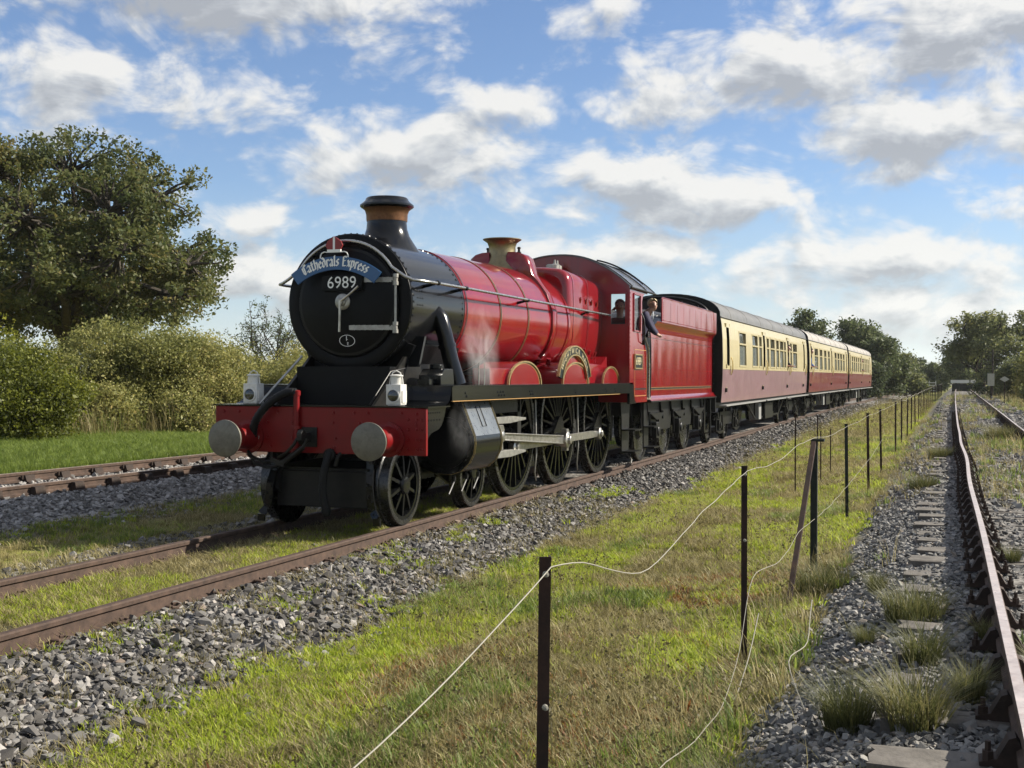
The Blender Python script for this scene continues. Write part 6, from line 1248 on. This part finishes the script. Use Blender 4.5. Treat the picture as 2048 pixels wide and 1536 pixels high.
tk = lambda x, y: edge(x, y)*st(fbm(x*.8, y*.9, 51), .42, .62)
grass('dry_stalks', 'tall thin dead stalks standing in the verge grass', [(3, 11, 2.4, 5.7, 55, tk), (-8, 3, 2.3, 5.7, 50, tk), (-34, -8, 2.2, 5.7, 25, tk), (-80, -34, 2, 5.8, 14, tk)], yc, tall_p, .5, 1.25)
gk = lambda x, y: edge(x, y)*st(fbm(x*.6 + 7, y*.8, 61), .63, .72)
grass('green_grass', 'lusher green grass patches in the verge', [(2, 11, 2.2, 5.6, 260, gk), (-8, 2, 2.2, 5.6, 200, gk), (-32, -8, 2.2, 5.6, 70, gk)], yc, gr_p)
grass('low_weeds', 'rusty orange low weeds in the dry grass', [(0, 11, 2.9, 5.4, 300, lambda x, y: st(fbm(x*.8 + 3, y*.9, 71), .56, .66))], yc, weed_p)
grass('far_verge_grass', 'green grass strip between the second line and the hedge', [(-16, 6, -12.5, -7.15, 260, None), (-45, -16, -11, -7.1, 90, None)], yc, gr_p, .6, 1.25)
grass('middle_grass', 'dull grass in the dip between the two left lines', [(-22, 7, -3.5, -2.05, 110, lambda x, y: st(fbm(x*.6, y*1.1, 81), .44, .60))], yc, fr_p + gr_p[:2], .6, 1.2)
rk = lambda x, y: st(fbm(x*.35, y*.6, 91), .42, .58)
grass('siding_grass', 'rough tan grass growing along the siding', [(-40, 6, 6.95, 8.2, 24, rk), (-90, -40, 6.2, 9.2, 4, rk), (-40, -12, 9.4, 13, 60, None), (-12, 12, 10, 14, 60, None), (-95, -40, 9.6, 14, 24, None), (-40, 2, 5.5, 6.4, 16, rk), (0, 10, 5.2, 5.75, 160, lambda x, y: st(fbm(x*.8, y, 93), .4, .6))], s2, dry_p + gr_p[:1] + tall_p[:1], .8, 1.5)
straw_p = [clump(140 + s, 2, .05, .05, 7, .0016, M['dry'], 1) for s in range(5)]; rank_p = [clump(160 + s, 14, .55, .16, .5, .004, M['dry']) for s in range(3)] + [clump(170, 14, .45, .16, .5, .004, M['green'])]
grass('fallen_straw', 'pale dead straws lying over the grass and ballast edge', [(0, 11, 1.5, 6.2, 26, None), (-14, 0, 1.5, 6, 12, None)], yc, straw_p, .6, 1.5)
hl = lambda x, y: np.exp(-((y + 11.75 + (x + 8.2)*.4535)/.5)**2)
grass('rank_grass', 'tall rank grass along the hedge foot', [(-15, -4, -13.5, -8.3, 26, hl), (-45, -15, -9.4, -8.4, 10, None)], lambda x: x*0, rank_p, .5, 1.2)
# tall tufts that can be told apart
def tuft(seed, n, h, sp):
    o = clump(seed, n, h, sp, .95, .0021, M['tuft'], .9); return o
tp = [tuft(901, 620, .32, .12), tuft(902, 420, .26, .09), tuft(903, 760, .26, .20)]
for i, (x, y, k, sc, lab) in enumerate([(6.55, 6.12, 0, .95, 'large tan grass tuft standing in the stones behind the timber sleeper end'), (6.62, 6.40, 0, 1.1, 'largest grass tuft growing against the timber sleeper end'), (5.4, 6.42, 1, 1.1, 'reddish grass tuft behind the largest tuft'), (4.15, 6.36, 2, 1.0, 'wide low grass tuft spreading beside the rail'), (2.8, 6.08, 1, .7, 'small green tuft alone in the gravel by the siding'), (4.75, 6.10, 1, .62, 'tiny pale tuft at the gravel edge below the small green tuft'),
    (1.9, 5.62, 2, 1.15, 'big bushy tuft around the leaning fence strut'), (6.2, 6.63, 1, .8, 'grass tuft pressed close to a rusty chair of the siding'), (4.84, 6.75, 1, .62, 'slender tuft under the flank of the worn siding rail'), (-12.2, 6.55, 2, 1.2, 'green tuft far along the siding outside its rails'), (-5.6, 6.3, 2, 1.0, 'tuft beside the sleepers halfway along the siding'), (-19.5, 7.9, 2, 1.8, 'broad tan clump between the siding rails'), (1.7, 7.05, 1, .7, 'small tuft growing inside the siding rails'), (5.6, 6.98, 1, .7, 'short shaded tuft just inside the siding rail'), (7.35, 5.75, 0, .8, 'tan tuft at the bottom edge where gravel meets grass'), (7.5, 6.25, 1, .45, 'pale dry wisp in front of the timber sleeper end')]):
    o = bpy.data.objects.new('grass_tuft', tp[k].data); COL.objects.link(o); o.location = (x, y, float(H(np.array(x), np.array(y)))); sc *= .86; o.scale = (sc, sc, sc*random.uniform(.9, 1.1)); o.rotation_euler = (0, 0, i*1.3); tag(o, lab, 'grass tuft', 'grass tufts growing in the siding')
# ================================================================== the wire fence beside the siding
FN = thing('wire_fence', 'rusty post and loose wire fence along the siding', 'fence', (0, 5.4, 0)); OFF[FN] = np.zeros(3); FN.location = (0, 0, 0)
def fy(x): return 5.39 + float(s2(x)) - float(s2(0.)) + .045
px = [12.3, 8.50, 4.55, .64, -3.8, -7.75, -12.1, -18.5, -22.6]; 
while px[-1] > -125: px.append(px[-1] - random.uniform(3.8, 4.6))
tops = []
def angle_post(x, y, z0, z1, w=.042, mat=None, lean=(0, 0), rot=.5):
    m = MB(); t = .006; pr = [(0, 0), (w, 0), (w, t), (t, t), (t, w), (0, w)]; c, s = math.cos(rot), math.sin(rot); P = []
    for z in (z0, z0 + (z1-z0)*.5, z1):
        k = (z - z0)/(z1 - z0); P.append([(x + lean[0]*k + (a*c - b*s), y + lean[1]*k + (a*s + b*c), z) for a, b in pr]); P[-1].append(P[-1][0])
    m.grid(P); m.add(P[0][:-1], [tuple(range(6))]); m.add(P[-1][:-1], [tuple(range(6))]); return m
for i, x in enumerate(px):
    y = fy(x); g = float(H(np.array(x), np.array(y))); top = 1.13 + random.uniform(-.015, .02) + float(sy2(x))*.8; ln = (random.uniform(-.03, .03), random.uniform(-.03, .03))
    if i == 3: m = MB(); m.box(x - .03, x + .03, y - .03, y + .03, g - .3, top); m.box(x - .05, x + .05, y - .02, y + .09, top - .012, top + .012); mt = M['postgreen']
    else: m = angle_post(x, y, g - .3, top, .036 if i < 3 else .040, None, ln, 3.47 + random.uniform(-.12, .12)); mt = M['rust2'] if i not in (4,) else M['postgreen']
    p = m.build('fence_post', mt, FN, smooth=0)
    if i in (1, 2):
        b = MB()
        for dz_ in (.05, .45): b.lathe((x + ln[0] + .02, y + ln[1] - .012, top - dz_), (.8, .6, 0), [(0, .01), (.012, .008), (.014, .001)], 8)
        b.build('staple', M['wire'], p)
    tops.append((x + ln[0], y + ln[1], top - .03))
st_ = MB(); st_.bar((2.75, 5.40, -.32), (.78, 5.44, 1.10), .045, .04, (0, 1, 0)); st_.build('leaning_strut', M['rust2'], FN, smooth=0)
def wire(pts, r=.0022, name='wire', it=2):
    P = []
    for a, b in zip(pts[:-1], pts[1:]):
        a, b = np.array(a), np.array(b); n = max(2, int(np.linalg.norm(b - a)/.12))
        for k in range(n): P.append(a + (b - a)*k/n + (rng.normal(0, .004, 3) if 0 < k else 0))
    P.append(np.array(pts[-1])); return MB().tube(smooth_pts(P, it), r, 5).build(name, M['wire'], FN)
yw = lambda x: fy(x) - .01
wire([tops[0], (11.2, yw(11.2), .92), (10.4, yw(10.4), .84), (9.77, yw(9.77), .855), (9.2, yw(9.2), .94), tops[1]], it=3)
wire([tops[1]] + [(x, yw(x), z) for x, z in ((8.07, 1.06), (7.66, .97), (7.26, .89), (6.93, .895), (6.56, .94), (5.79, 1.02))] + [tops[2]], it=1)
wire([tops[2]] + [(x, yw(x), z) for x, z in ((3.42, 1.08), (2.79, 1.09), (1.85, 1.14))] + [(.64, fy(.64), 1.14)], it=3)
wire([(.64, fy(.64), 1.14), (-.98, yw(-1), 1.08), tops[4], (-5.7, yw(-5.7), 1.09), tops[5], (-9.9, yw(-9.9), 1.1), tops[6], (-15, yw(-15), 1.09), tops[7], (-20.5, yw(-20.5), 1.12), tops[8]], it=3)
P_ = [tops[8]]
for a, b in zip(tops[8:-1], tops[9:]): P_ += [((a[0]+b[0])/2, (a[1]+b[1])/2, (a[2]+b[2])/2 - .05), b]
wire(P_, .005)
wire([(-12, fy(-12), .55), (-7.7, fy(-7.7), .45), (-3.5, 5.43, .34), (-.97, 5.44, .36), (.64, 5.44, .40), (2.09, 5.45, .46), (2.92, 5.46, .41), (3.5, 5.45, .40), (4.46, 5.44, .49), (4.81, 5.45, .48), (5.0, 5.45, .30), (5.31, 5.47, .15), (5.79, 5.47, .02), (6.57, 5.46, .03), (7.28, 5.45, .14), (7.9, 5.45, .02), (8.3, 5.42, -.2)], it=2)
wire([(4.55, 5.47, .25), (4.82, 5.47, .12), (5.15, 5.48, .04), (5.66, 5.48, -.07), (6.36, 5.48, -.08), (7.0, 5.45, -.16)], .0035)
wire([(9.4, 5.0, -.05), (9.1, 5.05, .06), (8.75, 5.1, .04), (8.4, 5.2, -.12)], .0035)
wire([(6.1, 5.9, .1), (5.6, 5.75, .22), (4.9, 5.8, .16), (4.2, 5.75, .3), (3.6, 5.7, .18)], .003)
for x, y, z1, lab in ((-9.08, 4.23, 1.1, 'thin rusty stake standing alone in front of the coach bogie'), (-10.67, 4.45, 1.02, 'taller of two thin stakes close together behind the fence'), (-11.26, 4.46, .72, 'shorter of two thin stakes close together behind the fence'), (-13.21, 4.48, .68, 'thin short stake farthest along the verge')):
    g = float(H(np.array(x), np.array(y))); o = angle_post(x, y, g - .2, z1, .022, None, (.02, 0), 3.4).build('metal_stake', M['rust2'], None, smooth=0); tag(o, lab, 'stake', 'thin metal stakes in the verge')
# ================================================================== far end of the lines
def far(name, label, cat, x, y): return thing(name, label, cat, (x, y, float(H(np.array(x*1.), np.array(y*1.)))))
xb_ = -137; yb__ = float(s2(xb_)) + 7.56; zb_ = float(sy2(xb_)) + .44
bs = far('buffer_stop', 'white barred buffer stop closing the siding', 'buffer stop', xb_, yb__); zg = bs.location.z
MB().box(xb_, xb_ + .25, yb__ - 1.35, yb__ + 1.35, zg + .95, zg + 1.30).build('cross_beam', M['white'], bs); 
for s in (-1, 1): MB().box(xb_ - .3, xb_, yb__ + s*.75 - .12, yb__ + s*.75 + .12, zg - .2, zg + 1.3).build('upright', M['grime'], bs)
MB().box(xb_ - 1.6, xb_ - .3, yb__ - 1.2, yb__ + 1.2, zg - .2, zg + .85).build('earth_box', M['grime'], bs)
sg = far('lineside_board', 'blank white rectangular board on a post among the bushes', 'sign', -72, 9.75); z0 = sg.location.z
MB().box(-72, -71.97, 9.56, 9.98, z0 + .95, z0 + 1.75).build('board', M['signface'], sg); MB().box(-72.06, -72.005, 9.75, 9.81, z0 - .2, z0 + 1.7).build('post', M['rust2'], sg)
sd_ = far('diamond_sign', 'pale diamond shaped sign on a thin post among brambles', 'sign', -60, 10.0); z0 = sd_.location.z
MB().prism([(9.74, z0 + 1.42), (10.0, z0 + 1.26), (10.26, z0 + 1.42), (10.0, z0 + 1.58)], 'yz', -60, -59.97).build('board', M['signface'], sd_); MB().box(-60.05, -60.005, 9.98, 10.02, z0 - .2, z0 + 1.6).build('post', M['rust2'], sd_)
tp_ = far('telegraph_pole', 'old telegraph pole with five cross arms in front of the trees', 'telegraph pole', -90, 10.6); z0 = tp_.location.z
MB().tube([(-90, 10.6, z0 - .3), (-90, 10.6, z0 + 3.8)], [.085, .065], 10).build('pole', M['bark'], tp_)
for k in range(5):
    ar_ = MB().box(-90.13, -90.09, 10.05, 11.15, z0 + 2.24 + .33*k, z0 + 2.29 + .33*k).build('cross_arm', M['bark'], tp_); m = MB()
    for q in (-.52, -.3, .3, .52): m.lathe((-90.11, 10.6 + q, z0 + 2.29 + .33*k), (0, 0, 1), [(0, .02), (.06, .03), (.09, .001)], 8)
    m.build('insulator', M['grey_frame'], ar_, kind='stuff')
cb = far('relay_cabinet', 'small white lineside cabinet at the foot of the far trees', 'cabinet', -128, 1.6); z0 = cb.location.z
MB().box(-128.4, -128, 1.25, 1.95, z0 - .1, z0 + 1.25).build('cabinet_body', M['white'], cb, bevel=.03); MB().box(-127.995, -127.98, 1.42, 1.78, z0 + .25, z0 + .8).build('door', M['grime'], cb)
wg = far('flat_wagon', 'dark flat wagon standing on the line beyond the train tail', 'wagon', -160, 3.1); z0 = wg.location.z
MB().box(-163, -159, 2.0, 4.4, z0 + .9, z0 + 1.35).build('deck', M['grime'], wg)
for q in (-162.3, -159.8):
    for y in (2.3, 4.1): MB().lathe((q, y, z0 + .5), (0, 1, 0), [(0, .45), (.12, .45)], 16).build('wheel', M['grime'], wg)
gt = far('crossing_gate', 'white barred gate at the distant crossing', 'gate', -158, 5.2); z0 = gt.location.z
for k in range(4): MB().box(-158, -157.95, 4.7, 6.3, z0 + .35 + .35*k, z0 + .45 + .35*k).build('rail_bar', M['white'], gt)
for y in (4.66, 5.5, 6.3): MB().box(-158.06, -157.92, y, y + .1, z0 - .2, z0 + 1.7).build('gate_post', M['white'], gt)

# ================================================================== people
def skinmesh(name, verts, edges, radii, mat, parent, root=0, lev=2):
    me = bpy.data.meshes.new(name); me.from_pydata(verts, edges, []); o = bpy.data.objects.new(name, me); COL.objects.link(o); o.parent = parent
    o.modifiers.new('skin', 'SKIN'); sv = me.skin_vertices[0].data if me.skin_vertices else None
    if sv is None:
        bm = bmesh.new(); bm.from_mesh(me); bm.verts.layers.skin.verify(); bm.to_mesh(me); bm.free(); sv = me.skin_vertices[0].data
    for i, r in enumerate(radii): sv[i].radius = (r, r) if not isinstance(r, tuple) else r; sv[i].use_root = (i == root)
    ms = o.modifiers.new('smooth', 'SUBSURF'); ms.levels = ms.render_levels = lev; me.materials.append(mat); o.modifiers['skin'].use_smooth_shade = True; return o
def person(label, loc, rotz, J, jacket, trousers, hair, grp=None, full=True, shirt=True, look=0):
    """J: joint positions in the person's own frame, facing +x, left is +y"""
    t = thing('person', label, 'person', loc, grp, rotz); OFF[t] = np.zeros(3); V = []; E = []; Rd = []
    ca_, sa_ = math.cos(look), math.sin(look)
    def hv(x, y, z): return np.array((x*ca_ - y*sa_, x*sa_ + y*ca_, z))
    def v(p, r): V.append(tuple(p)); Rd.append(r); return len(V) - 1
    def chain(ids): 
        for a, b in zip(ids[:-1], ids[1:]): E.append((a, b))
    pel = v(J['pelvis'], .13); ch_ = v(J['chest'], .14); nk0 = v(J['neck'], .06); hd = np.array(J['head']); hdn = v(hd + (0, 0, -.04), .072); hdm = v(hd + (0.0, 0, .04), .088); hdt = v(hd + (-.01, 0, .10), .06)
    chain([pel, ch_, nk0, hdn, hdm, hdt]); nose = v(hd + hv(.105, 0, -.01), .014); E.append((hdm, nose))
    for s, sd in ((1, 'L'), (-1, 'R')):
        ear = v(hd + hv(-.01, s*.088, 0), .014); E.append((hdm, ear)); sh = v(J['sh' + sd], .062); el = v(J['el' + sd], .045); wr = v(J['wr' + sd], .031); pm = v(J['hand' + sd], .034); E.append((ch_, sh)); chain([sh, el, wr, pm])
        d = np.array(J['hand' + sd]) - np.array(J['wr' + sd]); d = d/np.linalg.norm(d); side = np.cross(d, (0, 0, 1.)); side /= np.linalg.norm(side); dn = np.cross(side, d)
        for k, L in enumerate((.062, .075, .07, .055)):
            b0 = np.array(J['hand' + sd]) + side*(k - 1.5)*.019 + d*.02; f0 = v(b0, .010); f1 = v(b0 + d*L*.5, .0095); f2 = v(b0 + d*L*.75 - dn*L*.4, .008); E.append((pm, f0)); chain([f0, f1, f2])
        b0 = np.array(J['hand' + sd]) - side*.03*s - d*.02; f0 = v(b0, .011); f1 = v(b0 + d*.035 - side*.02*s - dn*.01, .0095); E.append((pm, f0)); E.append((f0, f1))
        if full: hp = v(J['hip' + sd], .09); kn = v(J['kn' + sd], .062); an = v(J['an' + sd], .042); to = v(J['toe' + sd], .038); E.append((pel, hp)); chain([hp, kn, an, to])
    skinmesh('body', V, E, Rd, M['skin'], t, pel)
    V = []; E = []; Rd = []; a = v(np.array(J['pelvis']) + (0, 0, -.03), .155); b = v(J['chest'], .168); c = v(np.array(J['neck']) + (0, 0, -.07), .085); chain([a, b, c])
    for sd in 'LR': i = v(J['sh' + sd], .085); j = v(J['el' + sd], .066); k = v(np.array(J['wr' + sd])*.97 + np.array(J['el' + sd])*.03, .047); E.append((b, i)); chain([i, j, k])
    skinmesh('jacket', V, E, Rd, jacket, t, 0)
    if full:
        V = []; E = []; Rd = []; a = v(np.array(J['pelvis']) + (0, 0, -.02), .145)
        for sd in 'LR': i = v(J['hip' + sd], .108); j = v(J['kn' + sd], .078); k = v(J['an' + sd], .066); E.append((a, i)); chain([i, j, k])
        skinmesh('trousers', V, E, Rd, trousers, t, 0)
        for sd in 'LR': q = np.array(J['an' + sd]); w = np.array(J['toe' + sd]); MB().tube([q + (0, 0, .03), q + (.02, 0, -.03), w + (-.02, 0, 0), w + (.03, 0, 0)], [.055, .055, .05, .03], 10).build('boot', M['rubber'], t, world=False)
    m = MB(); hb = hd + np.array((-.018, 0, .055)); rows = []
    for e in np.linspace(-.55, PI/2, 8): rows.append([tuple(hd + hv(-.018 + .112*math.cos(e)*math.cos(q) - (.0 if e > .2 else .01), .097*math.cos(e)*math.sin(q), .055 + .098*math.sin(e))) for q in np.linspace(R(55 if e < .5 else 20), R(305 if e < .5 else 340), 22)])
    m.grid(rows).build('hair', hair, t, world=False, smooth=60)
    for s in (-1, 1): MB().lathe(hd + hv(.078, s*.032, .018), tuple(hv(1, 0, 0)), [(0, .012), (.008, .008), (.010, .001)], 8).build('eye', M['rubber'], t, world=False)
    if shirt: MB().prism([(-.055, 0), (.055, 0), (0, -.17)], 'yz', 0, .012).build('shirt_collar', M['shirt'], t, world=False).location = tuple(np.array(J['neck']) + (.075, 0, .01)) 
    return t
JD = dict(pelvis=(0, 0, .92), chest=(.16, 0, 1.28), neck=(.28, 0, 1.49), head=(.36, 0, 1.60), shL=(.22, .19, 1.42), shR=(.22, -.19, 1.42), elL=(.34, .27, 1.16), elR=(.34, -.25, 1.16), wrL=(.45, .12, 1.05), wrR=(.45, -.10, 1.045), handL=(.48, .05, 1.035), handR=(.48, -.03, 1.03), hipL=(0, .10, .86), hipR=(0, -.10, .86), knL=(.04, .11, .47), knR=(.03, -.11, .47), anL=(-.02, .11, .08), anR=(-.03, -.12, .08), toeL=(.14, .13, .04), toeR=(.13, -.14, .04))
person('driver with fair hair in a dark navy jacket leaning out behind the cab', (-10.82, .98, 1.47), R(98), JD, M['navy'], M['darkcloth'], M['hair'], look=R(-62))
JS = dict(JD); JS.update(chest=(.02, 0, 1.30), neck=(.03, 0, 1.50), head=(.06, 0, 1.66), shL=(.02, .2, 1.42), shR=(.02, -.2, 1.42), elL=(.06, .27, 1.14), elR=(.06, -.27, 1.14), wrL=(.24, .2, 1.02), wrR=(.24, -.2, 1.02), handL=(.31, .17, 1.02), handR=(.31, -.17, 1.02))
person('dark figure of a second crew member seen through the cab front window', (-9.80, .96, 1.33), R(10), JS, M['darkcloth'], M['darkcloth'], M['darkhair'], shirt=False)
JP = dict(JS); JP.update(head=(.18, 0, 1.64), neck=(.10, 0, 1.50), chest=(.0, 0, 1.30), handL=(.35, .12, 1.02), handR=(.35, -.12, 1.02))
def aboard(T, xl, label, jk, hair):
    a = T.rotation_euler.z; yl = 1.22; L = Matrix.Rotation(a, 3, 'Z') @ Vector((xl, yl, 0)); p = T.location + L
    person(label, (p.x, p.y, p.z + 1.12), a + R(78), JP, jk, M['darkcloth'], hair, 'passengers leaning out of coach windows', full=False, shirt=False)
aboard(C2, -.82, 'passenger in blue leaning out of the middle coach front door', M['bluecloth'], M['darkhair'])
aboard(C1, -13.5, 'dark haired passenger at the rear door window of the front coach', M['darkcloth'], M['darkhair'])
aboard(C3, -10.0, 'dark clothed passenger leaning from the rearmost coach', M['darkcloth'], M['darkhair'])
# ================================================================== drifting steam
def steam(name, label, loc, rad, dens, seed, rot=(0, 0, 0)):
    bm = bmesh.new(); bmesh.ops.create_icosphere(bm, subdivisions=3, radius=1); me = bpy.data.meshes.new(name); bm.to_mesh(me); bm.free(); o = bpy.data.objects.new(name, me); COL.objects.link(o); o.location = loc; o.scale = rad; o.rotation_euler = rot
    m, nt, b = newmat(name); nt.nodes.remove(b); out = nt.nodes['Material Output']; v = nt.nodes.new('ShaderNodeVolumePrincipled'); v.inputs['Color'].default_value = (.95, .95, .95, 1); v.inputs['Anisotropy'].default_value = .2
    tc = nt.nodes.new('ShaderNodeTexCoord'); ln = nt.nodes.new('ShaderNodeVectorMath'); ln.operation = 'LENGTH'; nt.links.new(tc.outputs['Object'], ln.inputs[0])
    f = mkmath(nt, 'SUBTRACT', 1, ln.outputs['Value'], clamp=True); n = noise_node(nt, 1.7, 4, .6, tc.outputs['Object'], .8); q = mkmath(nt, 'SUBTRACT', n, .40, clamp=True)
    nt.links.new(mkmath(nt, 'MULTIPLY', mkmath(nt, 'MULTIPLY', f, q), dens), v.inputs['Density']); nt.links.new(v.outputs[0], out.inputs['Volume']); me.materials.append(m); tag(o, label, 'steam', kind='stuff')
steam('steam', 'thin wisp of steam rising beside the red boiler', (-2.15, 1.12, 2.0), (.42, .22, .62), 13, 1, (0, .25, 0))
steam('steam', 'faint puff of steam in front of the cylinder', (-.75, 1.42, 1.10), (.36, .14, .36), 3.2, 2)

# ================================================================== thin autumn haze over the fields
hm, nt_, b_ = newmat('haze'); nt_.nodes.remove(b_); vp = nt_.nodes.new('ShaderNodeVolumePrincipled'); vp.inputs['Color'].default_value = (.90, .95, 1, 1); vp.inputs['Density'].default_value = .00013; vp.inputs['Anisotropy'].default_value = .2
nt_.links.new(vp.outputs[0], nt_.nodes['Material Output'].inputs['Volume'])
tag(MB().box(-6000, 600, -3700, 3900, -8, 118).build('haze', hm, smooth=0), 'faint pale autumn haze over the fields and far ridge', 'haze', kind='stuff')
